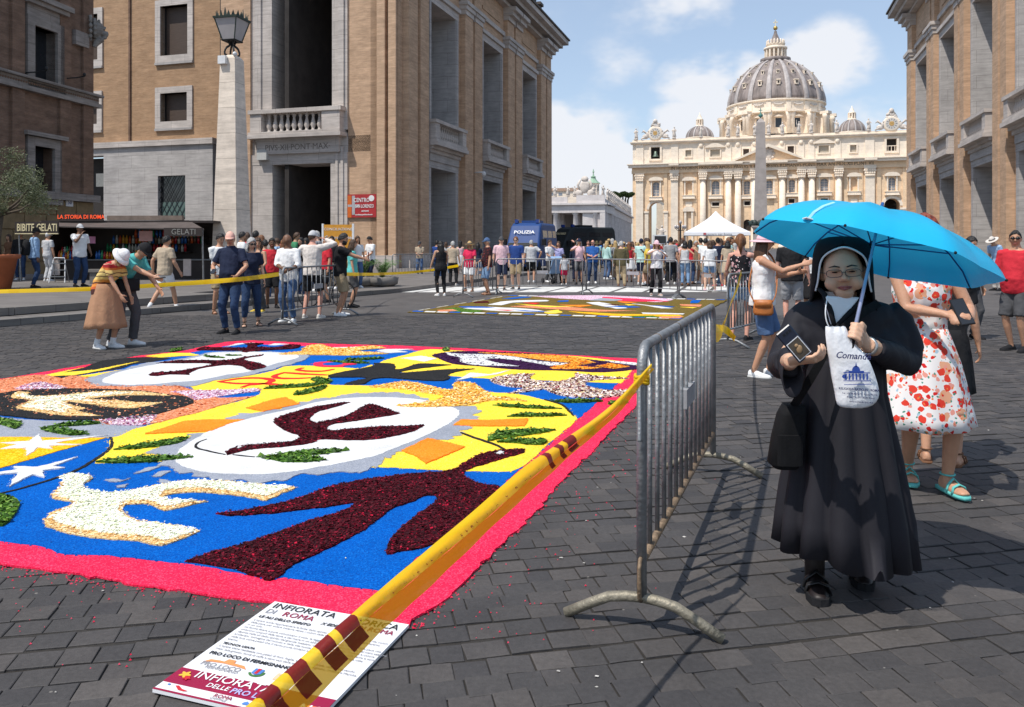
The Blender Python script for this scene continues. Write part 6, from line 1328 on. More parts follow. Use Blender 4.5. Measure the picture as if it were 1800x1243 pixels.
def floral_mat(name,ground,cols,scale,dens=.34):
 """printed flowers and fruit: Voronoi dots of several sizes on a ground colour"""
 m,b,L = newmat(name); b.inputs['Roughness'].default_value = .8; b.inputs['Specular IOR Level'].default_value = .2
 t = nd(m,'ShaderNodeTexCoord'); prev = None; cur = None
 nz = nd(m,'ShaderNodeTexNoise'); nz.inputs['Scale'].default_value = scale*1.5; nz.inputs['Detail'].default_value = 2; L.new(t.outputs['Object'],nz.inputs[0])
 wv = nd(m,'ShaderNodeVectorMath',operation='MULTIPLY_ADD'); L.new(nz.outputs['Color'],wv.inputs[0]); wv.inputs[1].default_value = (.5/scale,)*3; L.new(t.outputs['Object'],wv.inputs[2])
 base = ground
 for i,(c,sc,d) in enumerate(cols):
  v = nd(m,'ShaderNodeTexVoronoi'); v.inputs['Scale'].default_value = scale*sc; mp_ = nd(m,'ShaderNodeMapping'); mp_.inputs['Location'].default_value = (i*3.7,i*1.9,i*5.1); L.new(wv.outputs[0],mp_.inputs[0]); L.new(mp_.outputs[0],v.inputs[0])
  lt = nd(m,'ShaderNodeMath',operation='LESS_THAN'); L.new(v.outputs['Distance'],lt.inputs[0]); lt.inputs[1].default_value = d
  sc_ = nd(m,'ShaderNodeSeparateColor'); L.new(v.outputs['Color'],sc_.inputs[0]); g2 = nd(m,'ShaderNodeMath',operation='GREATER_THAN'); L.new(sc_.outputs[0],g2.inputs[0]); g2.inputs[1].default_value = .28
  mu = nd(m,'ShaderNodeMath',operation='MULTIPLY'); L.new(lt.outputs[0],mu.inputs[0]); L.new(g2.outputs[0],mu.inputs[1])
  mx = nd(m,'ShaderNodeMix',data_type='RGBA'); L.new(mu.outputs[0],mx.inputs['Factor'])
  if cur is None: mx.inputs['A'].default_value = col4(base)
  else: L.new(cur,mx.inputs['A'])
  mx.inputs['B'].default_value = col4(c); cur = mx.outputs['Result']
 L.new(cur,b.inputs['Base Color']); return m
M_STRIPE = stripes_mat()
M_FLOR = floral_mat('cloth_red_fruit_print',(.78,.74,.72),[((.72,.36,.22),.55,.42),((.35,.5,.6),1.3,.24),((.74,.30,.24),1.1,.30),((.70,.05,.03),.85,.36),((.62,.02,.02),1.15,.27),((.06,.25,.18),1.5,.2),((.78,.2,.05),1.7,.2)],18)
M_BFLOR = floral_mat('cloth_black_flower_print',(.014,.013,.016),[((.55,.32,.33),.9,.33),((.7,.6,.58),1.4,.2),((.4,.08,.1),1.7,.16)],15)
M_DFLOR = floral_mat('cloth_dark_leaf_print',(.035,.012,.016),[((.22,.04,.04),1.0,.33),((.02,.02,.03),1.2,.3)],16)
M_SOLE = pbr('shoe_sole_white',(.55,.54,.52),.7,.1); M_SUNG = pbr('sunglass_black',(.008,.008,.009),.12,.1,spec=.6); M_EYE = pbr('eye_dark',(.02,.015,.012),.25); M_LIP = pbr('lip',(.34,.10,.09),.5)
def ik(a,b,l1,l2,pole):
 d = b-a; D = max(.05,min(d.length,l1+l2-.002)); dr = d.normalized(); a1 = math.acos(max(-1,min(1,(l1*l1+D*D-l2*l2)/(2*l1*D))))
 p = Vector(pole)-dr*dr.dot(Vector(pole)); p = p.normalized() if p.length > 1e-5 else perp(dr)[0]
 return a+dr*(l1*math.cos(a1))+p*(l1*math.sin(a1)),a+dr*D
def head_part(mb,M,lod,fem=False,full=1.0):
 """head with jaw, brow, eye hollows, nose, lips, ears; y is forward"""
 n,m = (28,22) if lod == 0 else ((18,14) if lod == 1 else (10,8)); rings = []
 for i in range(m+1):
  t = -PI/2+PI*i/m; t = max(-PI/2+.1,min(PI/2-.1,t)); ring = []
  for k in range(n):
   f = 2*PI*k/n; x = math.cos(t)*math.cos(f); y = math.cos(t)*math.sin(f); z = math.sin(t)
   rx,ry,rz = .074*full,.094,.118
   if z < 0: jw = (-z)**1.4; rx *= 1-.26*jw; ry = ry*(1-.12*jw)
   p = Vector((x*rx,y*ry,z*rz))
   if y > .2:
    fr = min(1,(y-.2)/.5)
    p.y -= .010*fr*max(0,1-abs(p.z-.006)/.018)*max(0,1-abs(abs(p.x)-.03)/.022)       # eye hollows
    p.y += .006*fr*max(0,1-abs(p.z-.034)/.02)*max(0,1-abs(p.x)/.06)                 # brow
    p.y += .006*fr*max(0,1-abs(p.z+.098)/.03)*max(0,1-abs(p.x)/.035)               # chin
    p.y += .006*fr*max(0,1-abs(p.z+.062)/.012)*max(0,1-abs(p.x)/.03)               # lips
    p.y += .006*fr*max(0,1-abs(p.z+.025)/.03)*max(0,1-abs(abs(p.x)-.045)/.025)     # cheeks
   if y < 0 and z < -.3: p.y *= 1-.25*min(1,(-z-.3))
   ring.append(M @ p)
  rings.append(ring)
 mb.loft(rings)
 if lod < 2:
  mb.loft([[M @ Vector(q) for q in r] for r in ([(-.007,.088,.022),(.007,.088,.022),(.004,.098,.022),(-.004,.098,.022)],[(-.011,.088,-.004),(.011,.088,-.004),(.006,.108,-.004),(-.006,.108,-.004)],[(-.018,.085,-.026),(.018,.085,-.026),(.010,.117,-.024),(-.010,.117,-.024)],[(-.014,.085,-.036),(.014,.085,-.036),(.007,.106,-.036),(-.007,.106,-.036)])])
  for s in (-1,1): mb.ell(M @ Vector((s*.075*full,-.008,-.008)),(.012,.02,.032),8,6,M.to_3x3())
def hand_part(mb,w_,d,nrm,side,lod,curl=.5,s=1.0,grip=None):
 """palm, four unequal bent fingers, thumb from the side of the palm. d: finger direction, nrm: back-of-hand normal, side: +1 thumb towards +x of (d x nrm)"""
 d = Vector(d).normalized(); nrm = Vector(nrm); nrm = (nrm-d*d.dot(nrm)); nrm = nrm.normalized() if nrm.length > 1e-5 else perp(d)[0]; x = d.cross(nrm).normalized()*side
 n = 10 if lod == 0 else 6; rings = []
 for (t,wx,th) in ((-.01,.026,.019),(.02,.034,.017),(.055,.040,.015),(.085,.040,.013),(.097,.034,.010)):
  c = w_+d*t*s; rings.append([c+x*(math.cos(a)*wx*s)+nrm*(math.sin(a)*th*s) for a in [2*PI*k/n for k in range(n)]])
 mb.loft(rings)
 if lod >= 2: return
 for k,(off,ln,r) in enumerate(((.029,.072,.0088),(.010,.080,.0090),(-.010,.075,.0086),(-.028,.060,.0078))):
  p = w_+d*.088*s+x*off*s; pts = [p-d*.01*s,p]; dd = d.copy(); ang = 0
  for j,fl in enumerate((.42,.32,.26)):
   ang += curl*(1.05 if j else .75)
   dd = d*math.cos(ang)-nrm*math.sin(ang); p = p+dd*(ln*fl*s*1.05); pts.append(p.copy())
  mb.tube(pts,[r*s*1.05,r*s*1.08,r*s,r*s*.94,r*s*.75],8 if lod == 0 else 5,dome=lod == 0)
 p = w_+d*.022*s+x*.028*s; q1 = p+(x*.7+d*.6-nrm*.25).normalized()*.036*s; q2 = q1+(x*.25+d*.85-nrm*(.35+curl*.4)).normalized()*.032*s; q3 = q2+(d*.8-x*.15-nrm*(.5+curl*.4)).normalized()*.024*s
 mb.tube([p,q1,q2,q3],[.013*s,.0115*s,.0105*s,.008*s],8 if lod == 0 else 5,dome=lod == 0)
def shoe_part(mb,a,d,s=1.0,h=1.0,lift=0.0,grow=0.0):
 d = Vector(d); d.z = 0; d.normalize(); x = Vector((d.y,-d.x,0)); b = Vector((a.x,a.y,a.z-.085*s)); rings = []
 for (t,w_,z0,z1) in ((-.068,.022,.012,.06),(-.06,.030,.004,.085),(-.03,.036,0,.098),(.02,.038,0,.095),(.07,.042,0,.072),(.12,.046,0,.056),(.165,.043,.002,.047),(.195,.030,.008,.036),(.203,.016,.014,.028)):
  c = b+d*t*s; hw = (w_+grow)*s; zt_ = z1*h*s+grow
  rings.append([c+x*hw+Vector((0,0,z0*s)),c+x*hw*.98+Vector((0,0,z0*s+(zt_-z0*s)*.45)),c+x*hw*.55+Vector((0,0,zt_)),c-x*hw*.55+Vector((0,0,zt_)),c-x*hw*.98+Vector((0,0,z0*s+(zt_-z0*s)*.45)),c-x*hw+Vector((0,0,z0*s))])
 mb.loft(rings)
TORSO = {'m': [(.80,.150,.112,0),(.86,.165,.122,0),(.95,.168,.124,0),(1.05,.155,.114,.006),(1.15,.155,.114,.006),(1.27,.172,.122,.004),(1.36,.180,.116,0),(1.425,.160,.096,-.006),(1.462,.105,.076,-.008),(1.495,.062,.064,-.004)],
   'f': [(.80,.155,.118,-.004),(.86,.172,.128,-.004),(.95,.168,.124,0),(1.05,.137,.102,.006),(1.13,.132,.100,.006),(1.24,.148,.122,.014),(1.30,.152,.122,.012),(1.38,.152,.100,0),(1.425,.138,.086,-.006),(1.46,.090,.068,-.008),(1.495,.052,.056,-.004)]}
FOLDS = bpy.data.textures.new('folds','CLOUDS'); FOLDS.noise_scale = .11; FOLDS.noise_depth = 2; LOCKS = bpy.data.textures.new('locks','CLOUDS'); LOCKS.noise_scale = .025; LOCKS.noise_depth = 1
def add_mods(o,vox,sm=2,fac=.5,fold=0):
 r = o.modifiers.new('remesh','REMESH'); r.mode = 'VOXEL'; r.voxel_size = vox; r.use_smooth_shade = True; r.adaptivity = 0
 if fold:
  d_ = o.modifiers.new('folds','DISPLACE'); d_.texture = FOLDS; d_.strength = fold; d_.mid_level = .5; d_.texture_coords = 'LOCAL'
 if sm: s_ = o.modifiers.new('smooth','SMOOTH'); s_.factor = fac; s_.iterations = sm
def person(loc,yaw,label,h=1.72,g='m',sk='fair',top=('tee','white'),bot=('trousers','jeans'),shoe='white',hair=('short','brown'),hat=None,glasses=None,lean=0,head=(0,0),hr=None,hl=None,fr=None,fl=None,lod=1,belly=0.0,wide=1.0,sleeve=None,socks=None,curl=.5,elr=None,ell=None,group=None,skirt_z=None,sandals=False,hand_r=None,hand_l=None,knee=None):
 t = thing('person',label,'person',loc,R(yaw)-PI,group); S = h/1.75; mS = SK[sk] if isinstance(sk,str) else sk
 ln = R(lean); NS = {0: 20,1: 14,2: 9}[lod]; vox = {0: .008,1: .0125,2: .03}[lod]
 def th_(z): q = max(0,min(1,(z-.88)/.34)); return ln*q*q*(3-2*q)
 spine = {}; p = Vector((0,0,.80)); z = .80; spine[80] = p.copy()
 for i in range(81,200): a = th_(i/100); p = p+Vector((0,math.sin(a),math.cos(a)))*.01; spine[i] = p.copy()
 if ln: off = spine[150].y*.28; spine = {k: v-Vector((0,off*min(1,max(0,(k-70)/30)),0)) for k,v in spine.items()}
 def SP(z): i = int(z*100); f = z*100-i; return spine[max(80,min(199,i))].lerp(spine[max(80,min(199,i+1))],f)
 def U(x,y,z): a = th_(z); return SP(z)+Vector((x,y*math.cos(a),-y*math.sin(a)))
 def ring(z,rx,ry,yo=0,n=NS): return [U(rx*math.cos(a),ry*math.sin(a)+yo,z) for a in [2*PI*k/n for k in range(n)]]
 prof = []
 for (z,rx,ry,yo) in TORSO[g]:
  bl_ = belly*max(0,1-abs(z-1.06)/.24); prof.append((z,rx*wide+bl_*.35,ry*(.5+.5*wide)+bl_*.55,yo+bl_*.5))
 shx = (.178 if g == 'm' else .150)*wide
 shR,shL = U(shx,-.005,1.405),U(-shx,-.005,1.405)
 ua,fa = (.285,.25) if g == 'm' else (.27,.235)
 hr = Vector(hr) if hr else U(.255*wide,.05,.865); hl = Vector(hl) if hl else U(-.255*wide,.05,.865)
 elR,wrR = ik(shR,hr,ua,fa,elr or (.45,-.8,-.2)); elL,wrL = ik(shL,hl,ua,fa,ell or (-.45,-.8,-.2))
 hipx = .085*wide; hpR,hpL = Vector((hipx,-.0,.90)),Vector((-hipx,0,.90))
 fr = Vector(fr) if fr else Vector((.105,-.02,0)); fl = Vector(fl) if fl else Vector((-.105,.02,0))
 knR,anR = ik(hpR,fr+Vector((0,-.03,.085)),.425,.42,knee or (.12,1,0)); knL,anL = ik(hpL,fl+Vector((0,-.03,.085)),.425,.42,knee or (-.12,1,0))
 hp,hy = R(head[0]),R(head[1])
 HM_ = Matrix.Translation(SP(1.49)+Vector((0,math.sin(th_(1.6)*.8),math.cos(th_(1.6)*.8)))*.135+Vector((0,.018,0))) @ Matrix.Rotation(hy,4,'Z') @ Matrix.Rotation(-(ln*.75+hp),4,'X')
 # ---- body: one continuous skin surface
 mb = MB(); mb.loft([ring(*q) for q in prof if q[0] > .82]+[ring(1.54,.054,.058,.004),ring(1.60,.052,.056,.012)])
 for (sh,el,wr,sgn) in ((shR,elR,wrR,1),(shL,elL,wrL,-1)):
  k = wide*(1.0 if g == 'm' else .86)
  m1 = sh.lerp(el,.5); m2 = el.lerp(wr,.3)
  mb.tube([sh-Vector((sgn*.05,0,0)),sh,m1,el,m2,wr],[.06*k,.058*k,.047*k,.038*k,.040*k,.026*k],10 if lod < 2 else 6)
  hd = (hand_r if sgn > 0 else hand_l)
  d_,n_,cu = hd if hd else ((wr-el),(sgn*.9,-.1,.25),curl)
  hand_part(mb,wr,d_,n_,-sgn if hd is None else (hd[3] if len(hd) > 3 else -sgn) if False else -sgn,lod,cu)
 for (hpq,kn,an) in ((hpR,knR,anR),(hpL,knL,anL)):
  mb.tube([hpq+Vector((0,0,.02)),hpq.lerp(kn,.5),kn,kn.lerp(an,.3),kn.lerp(an,.65),an,an-Vector((0,0,.05))],[.088,.072,.054,.055,.044,.034,.034],10 if lod < 2 else 6)
 head_part(mb,HM_,lod,g == 'f')
 fd = [(Vector((.18,1,0)),fr),(Vector((-.18,1,0)),fl)]
 if sandals or shoe is None:
  for an,(dd,_) in zip((anR,anL),fd): shoe_part(mb,an,dd,.93,.78)
 mb.v = [tuple(Vector(v)*S) for v in mb.v]
 body = mb.build('body',mS,t,True)
 if lod < 2: add_mods(body,vox*S if lod else .0075,2,.45)
 def fin(m_,name,mat_,vx=None,sm=3,smooth=True,par=t):
  m_.v = [tuple(Vector(v)*S) for v in m_.v]; o = m_.build(name,mat_,par,smooth)
  if vx and lod < 2: add_mods(o,vx,sm,fold=.030)
  return o
 mt = lambda q: C(q) if isinstance(q,str) else q
 # ---- top
 if top:
  st_ = top[0]; mt_ = mt(top[1]); hem = top[2] if len(top) > 2 else .885; e_ = .016 if lod else .014
  mb = MB(); rs = []
  zs = [q for q in prof if q[0] > hem+.01 and q[0] < (1.47 if st_ != 'tank' else 1.40)]
  q0 = min(prof,key=lambda q: abs(q[0]-hem)); rs.append(ring(hem,q0[1]+e_+(.010 if hem < .95 else 0),q0[2]+e_+(.010 if hem < .95 else 0),q0[3]))
  for q in zs: rs.append(ring(q[0],q[1]+e_+(.006 if q[0] < 1.2 else 0),q[2]+e_+(.006 if q[0] < 1.2 else 0),q[3]))
  if st_ == 'polo': rs.append(ring(1.50,.070,.072,0));
  mb.loft(rs)
  fr_ = sleeve if sleeve is not None else {'tee': .72,'polo': .72,'long': 2.0,'tank': 0,'roll': 1.35,'blouse': .5}[st_]
  k = wide*(1.0 if g == 'm' else .9)
  for (sh,el,wr,sgn) in ((shR,elR,wrR,1),(shL,elL,wrL,-1)):
   if fr_ <= 0:
    continue
   a_ = sh-Vector((sgn*.06,0,-.0)); pts = [a_,sh+Vector((0,0,.004))]; rd = [.072*k,.074*k]
   f1 = min(1,fr_); pts.append(sh.lerp(el,f1*.5)); rd.append(.068*k); pts.append(sh.lerp(el,f1)); rd.append((.066 if fr_ < 1 else .056)*k)
   if fr_ > 1: f2 = min(1,fr_-1); pts += [el.lerp(wr,f2*.5),el.lerp(wr,f2*.97)]; rd += [.054*k,.042*k]
   mb.tube(pts,rd,10 if lod < 2 else 6)
  if st_ == 'tank':
   for sgn in (-1,1): mb.tube([U(sgn*.085,.085,1.37),U(sgn*.075,.03,1.46),U(sgn*.08,-.075,1.38)],[.028,.026,.03],8)
  o = fin(mb,'shirt',mt_,.0135 if lod else .010)
  if st_ == 'polo':
   mb = MB(); mb.loft([ring(1.455,.088,.082,-.002),ring(1.50,.076,.076,0),ring(1.512,.074,.074,0)],False,False); fin(mb,'collar',mt_)
 # ---- bottom
 if bot:
  st_,mt_ = bot[0],mt(bot[1]); mb = MB()
  if st_ in ('trousers','jeans','shorts','crop','leggings','wide'):
   ex_ = {'trousers': .018,'jeans': .012,'shorts': .024,'crop': .012,'leggings': .006,'wide': .03}[st_]
   pr2 = [q for q in prof if q[0] <= 1.0]; rs = [ring(.80,.10,.08,0),ring(.825,.145,.11,0)]+[ring(q[0],q[1]+.012,q[2]+.012,q[3]) for q in pr2 if q[0] > .83]+[ring(1.0,pr2[-1][1]+.004,pr2[-1][2]+.006,pr2[-1][3])]
   mb.loft(rs)
   for (hpq,kn,an) in ((hpR,knR,anR),(hpL,knL,anL)):
    fl_ = {'trousers': .97,'jeans': .96,'leggings': .96,'wide': 1.0,'crop': .74}.get(st_)
    if st_ == 'shorts': mb.tube([hpq+Vector((0,0,.03)),hpq.lerp(kn,.45),hpq.lerp(kn,bot[2] if len(bot) > 2 else .93)],[.098,.092+ex_*.5,.086+ex_*.4],12 if lod < 2 else 7)
    else: mb.tube([hpq+Vector((0,0,.03)),hpq.lerp(kn,.5),kn,kn.lerp(an,.35*fl_),kn.lerp(an,.7*fl_),kn.lerp(an,fl_)],[.096,.078+ex_,.058+ex_,.056+ex_,.046+ex_*1.1,.042+ex_*1.3],12 if lod < 2 else 7)
   fin(mb,'shorts' if st_ == 'shorts' else 'trousers',mt_,.0135 if lod else .010)
  elif st_ == 'skirt':
   zt_,zb2,fw_ = 1.03,bot[2],bot[3] if len(bot) > 3 else 1.5; rs = []; n = 40
   for i in range(9):
    f = i/8; z = zt_+(zb2-zt_)*f; rx = (.155+.03*math.sin(min(1,f*2.2)*PI/2))*(1+(fw_-1)*f); ry = rx*.9
    rs.append([Vector(((rx+.014*f*math.sin(9*a+1))*math.cos(a)+.0,(ry+.014*f*math.sin(9*a+1))*math.sin(a)-.0,z+.008*math.sin(3*a)*f)) for a in [2*PI*k/n for k in range(n)]])
   mb.loft(rs,True,False); o = fin(mb,'skirt',mt_); so = o.modifiers.new('thick','SOLIDIFY'); so.thickness = .006
 # ---- shoes and socks
 if socks:
  for an,kn in ((anR,knR),(anL,knL)): mb = MB(); mb.tube([an-Vector((0,0,.04)),an,an.lerp(kn,.2)],.044,8); fin(mb,'sock',mt(socks))
 for an,(dd,_) in zip((anR,anL),fd):
  if shoe is None: continue
  if sandals:
   mb = MB(); b0 = an-Vector((0,0,.085)); dd = dd.normalized(); x = Vector((dd.y,-dd.x,0))
   mb.loft([[b0+dd*q+x*w_+Vector((0,0,zz)) for (q,w_) in ((-.075,-.034),(.05,-.044),(.15,-.046),(.2,-.02),(.2,.02),(.15,.046),(.05,.044),(-.075,.034))] for zz in (-.012,.010)]); so_ = fin(mb,'sandal',mt(shoe))
   mb = MB();
   for q in (.06,.115): mb.tube([b0+dd*q+x*(w_*.046)+Vector((0,0,zz)) for (w_,zz) in ((-1,.005),(-.8,.045),(0,.062 if q > .1 else .085),(.8,.045),(1,.005))],.011,6,ell=.5)
   mb.tube([an+x*(math.cos(a)*.04)+dd*(math.sin(a)*.045)+Vector((0,0,.01)) for a in [2*PI*k/10 for k in range(11)]],.006,5); fin(mb,'strap',mt(shoe),par=so_)
  else:
   mb = MB(); shoe_part(mb,an,dd,1.0,1.0); so_ = fin(mb,'shoe',mt(shoe));
   if lod < 2: sb_ = so_.modifiers.new('sub','SUBSURF'); sb_.levels = sb_.render_levels = 1
   mb = MB(); b0 = an-Vector((0,0,.085)); d2 = dd.normalized(); x = Vector((d2.y,-d2.x,0)); mb.loft([[b0+d2*q+x*w_+Vector((0,0,zz)) for (q,w_) in ((-.07,-.028),(.0,-.041),(.12,-.049),(.18,-.04),(.208,-.012),(.208,.012),(.18,.04),(.12,.049),(0,.041),(-.07,.028))] for zz in (-.004,.018)]); fin(mb,'sole',M_SOLE if shoe not in ('black','brown') else C('black'),par=so_)
 # ---- hair, hats, glasses, face
 def cap_shell(fn,r=1.07,n=28,m=9,bump=0.0,drop=None):
  mb = MB(); rings = []; rn = random.Random(int(h*1000)+len(label))
  for i in range(m+1):
   ring_ = []
   for k in range(n):
    f = 2*PI*k/n; tm = fn(f); t = tm*max(.03,i/m); x = math.sin(t)*math.cos(f); y = math.sin(t)*math.sin(f); z = math.cos(t); rr = r+(rn.uniform(-bump,bump) if bump else 0)
    q = Vector((x*.074*rr,y*.094*rr,z*.118*rr))
    if drop and i == m: q = q
    ring_.append(HM_ @ q)
   rings.append(ring_)
  mb.loft(rings,True,False); return mb,rings
 if hair:
  hs_,hc = hair; hm = HM[hc]
  if hs_ != 'bald':
   def lim(f):  # f: pi/2 is front
    c = math.sin(f); return R(52+(1-c)*40 if c > 0 else 92-c*26) if hs_ in ('short','buzz') else R(54+(1-c)*46 if c > 0 else 100-c*32)
   mb,rgs = cap_shell(lim,1.075 if hs_ != 'buzz' else 1.03,bump=(0 if hat or hs_ == 'buzz' else .035)); o = fin(mb,'hair',hm)
   sd = o.modifiers.new('thick','SOLIDIFY'); sd.thickness = .003 if hat else .010; sd.offset = 1
   if lod < 2 and not hat: sb_ = o.modifiers.new('sub','SUBSURF'); sb_.levels = sb_.render_levels = 1; d_ = o.modifiers.new('locks','DISPLACE'); d_.texture = LOCKS; d_.strength = .022; d_.texture_coords = 'LOCAL'
   if hs_ in ('long','bob','ponytail','bun'):
    mb = MB()
    if hs_ in ('long','bob'):
     Lh = {'long': .36,'bob': .13}[hs_]; rows = []; rn = random.Random(len(label)); down = Vector((0,0,-1)); back = HM_.to_3x3() @ Vector((0,-1,0))
     for j in range(9):
      row = []
      for k in range(23):
       a = R(-205+230*k/22); q = HM_ @ Vector((.083*math.cos(a),.100*math.sin(a),.02-.05*min(1,j/2))); f = j/8
       q = q+down*(Lh*f)+back*(.025*math.sin(f*2.4))+Vector((0,0,rn.uniform(-.012,.012)*f)); c = HM_ @ Vector((0,-.02,0)); dv = (q-c); dv.z = 0
       q = q+dv.normalized()*(rn.uniform(-.006,.006)+.018*math.sin(f*PI)-.015*f*(Lh > .2)); row.append(q)
      rows.append(row)
     mb.loft(rows,False,False,closed=False); o = fin(mb,'hair_length',hm); sd = o.modifiers.new('thick','SOLIDIFY'); sd.thickness = .02
    elif hs_ == 'ponytail':
     a = HM_ @ Vector((0,-.1,.06)); mb.tube([a,a+Vector((0,-.05,.02)),a+Vector((0,-.085,-.05)),a+Vector((0,-.085,-.17)),a+Vector((0,-.06,-.28))],[.022,.035,.044,.036,.008],9); fin(mb,'ponytail',hm)
    else: mb.ell(HM_ @ Vector((0,-.105,.05)),(.045,.04,.045),10,8); fin(mb,'bun',hm)
 if hat:
  hk,hc = hat; hm = mt(hc)
  if hk == 'cap':
   mb,rg = cap_shell(lambda f: R(78),1.18);
   o = fin(mb,'cap',hm); sd = o.modifiers.new('thick','SOLIDIFY'); sd.thickness = .006
   mb = MB(); up_ = [HM_ @ Vector((.075*math.cos(a),.085*math.sin(a)+(.085*max(0,math.sin(a))),.030-.016*max(0,math.sin(a))-.012*abs(math.cos(a)))) for a in [PI*k/12 for k in range(13)]]
   inn = [HM_ @ Vector((.080*math.cos(a),.100*math.sin(a),.036)) for a in [PI*k/12 for k in range(13)]]; mb.loft([inn,up_],False,False,False); o2 = fin(mb,'visor',hm,par=t); sd = o2.modifiers.new('thick','SOLIDIFY'); sd.thickness = .006
  else:
   br,dp,cr = {'bucket': (.055,.055,1.18),'straw': (.095,.0,1.18),'sun': (.075,.02,1.17)}[hk]; mb,rg = cap_shell(lambda f: R(80),cr); rows = [rg[-1]]
   for f in (.5,1.0): rows.append([HM_ @ (Vector(((.074*cr+br*f)*math.cos(a),(.094*cr+br*f)*math.sin(a),.118*cr*math.cos(R(80))-dp*f+.006*math.sin(2*a)))) for a in [2*PI*k/28 for k in range(28)]])
   mb.loft(rows,False,False); o = fin(mb,hk+'_hat',hm); sd = o.modifiers.new('thick','SOLIDIFY'); sd.thickness = .006
   if hk == 'straw': mb = MB(); mb.loft([[HM_ @ Vector((.074*cr*1.01*math.sin(R(a))*math.cos(b),.094*cr*1.01*math.sin(R(a))*math.sin(b),.118*cr*math.cos(R(a)))) for b in [2*PI*k/28 for k in range(28)]] for a in (78,62)],False,False); fin(mb,'hat_band',C('dgrey'))
 if lod < 2 or glasses:
  if glasses:
   mb = MB()
   for s in (-1,1):
    mb.loft([[HM_ @ Vector((s*.032+.028*math.cos(a),.098+y_-abs(s*.032+.028*math.cos(a))*.12,.012+.019*math.sin(a))) for a in [2*PI*k/12 for k in range(12)]] for y_ in (0,.006)]); mb.tube([HM_ @ Vector((s*.058,.092,.016)),HM_ @ Vector((s*.082,.0,.012))],.004,5)
   mb.tube([HM_ @ Vector((-.01,.104,.016)),HM_ @ Vector((.01,.104,.016))],.004,5); fin(mb,'sunglasses',M_SUNG)
  elif lod < 2:
   for s in (-1,1):
    mb = MB(); mb.ell(HM_ @ Vector((s*.031,.082,.008)),(.013,.009,.0075),8,6,HM_.to_3x3()); fin(mb,'eye',M_EYE)
  if lod < 2:
   for s in (-1,1):
    mb = MB(); mb.tube([HM_ @ Vector((s*.014,.096,.031)),HM_ @ Vector((s*.032,.094,.037)),HM_ @ Vector((s*.05,.080,.031))],[.004,.0045,.003],5); fin(mb,'eyebrow',HM['black' if hair and hair[1] in ('black','brown') else 'brown'])
   mb = MB(); mb.tube([HM_ @ Vector((-.024,.086,-.063)),HM_ @ Vector((-.008,.0965,-.061)),HM_ @ Vector((.008,.0965,-.061)),HM_ @ Vector((.024,.086,-.063))],[.003,.006,.006,.003],6); fin(mb,'lips',M_LIP)
 person.last = dict(wrR=wrR*S,wrL=wrL*S,elR=elR*S,elL=elL*S,HM=HM_,S=S,root=t,U=U)
 return t
def w_of(p,root=None):
 r = root or person.last['root']; return Matrix.Translation(r.location) @ Matrix.Rotation(r.rotation_euler.z,4,'Z') @ Vector(p)
def phone(at,label,ax=(1,0,0),ay=(0,0,1),col='black',s=1.0):
 at = Vector(at); t = thing('phone',label,'phone',(at.x,at.y,at.z)); ax = Vector(ax).normalized(); ay = Vector(ay); ay = (ay-ax*ax.dot(ay)).normalized(); az = ax.cross(ay)
 mb = MB(); mb.obox((0,0,0),ax,ay,az,.037*s,.076*s,.005); o = mb.build('case',C(col),t); b_ = o.modifiers.new('bev','BEVEL'); b_.width = .003
 mb = MB(); mb.obox(az*.0055,ax,ay,az,.033*s,.070*s,.0008); mb.build('screen',M_GLASSD,t)
 return t
def backpack(root,mat_,label,S=1.0,z=1.2,y=-.2):
 M_ = Matrix.Translation(root.location) @ Matrix.Rotation(root.rotation_euler.z,4,'Z'); p = M_ @ Vector((0,y*S,(z-.25)*S)); t = thing('backpack',label,'backpack',p,root.rotation_euler.z)
 mb = MB(); rs = []
 for (zz,rx,ry) in ((0,.10,.06),(.04,.15,.085),(.2,.16,.095),(.36,.15,.085),(.44,.10,.06),(.46,.04,.03)): rs.append([(rx*math.copysign(abs(math.cos(a))**.6,math.cos(a)),ry*math.copysign(abs(math.sin(a))**.6,math.sin(a)),zz) for a in [2*PI*k/16 for k in range(16)]])
 mb.loft(rs); mb.build('bag_body',mat_,t,True)
 mb = MB(); mb.loft([[(.11*math.cos(a),-.085-.05*max(0,math.sin(a))**.5*0-.03,.14+.11*math.sin(a)) for a in [2*PI*k/14 for k in range(14)]],[(.10*math.cos(a),-.135,.14+.10*math.sin(a)) for a in [2*PI*k/14 for k in range(14)]]]); mb.build('pocket',mat_,t,True)
 for s in (-1,1): mb = MB(); mb.tube([(s*.09,.06,.05),(s*.15,.17,.08),(s*.14,.27,.24),(s*.12,.25,.40),(s*.09,.12,.46),(s*.08,.04,.42)],.016,6,ell=.5); mb.build('strap',mat_,t,True)
 return t
# ---------------- figures near the left kerb
def G3(u,v,z=0): return G(u,v,z)
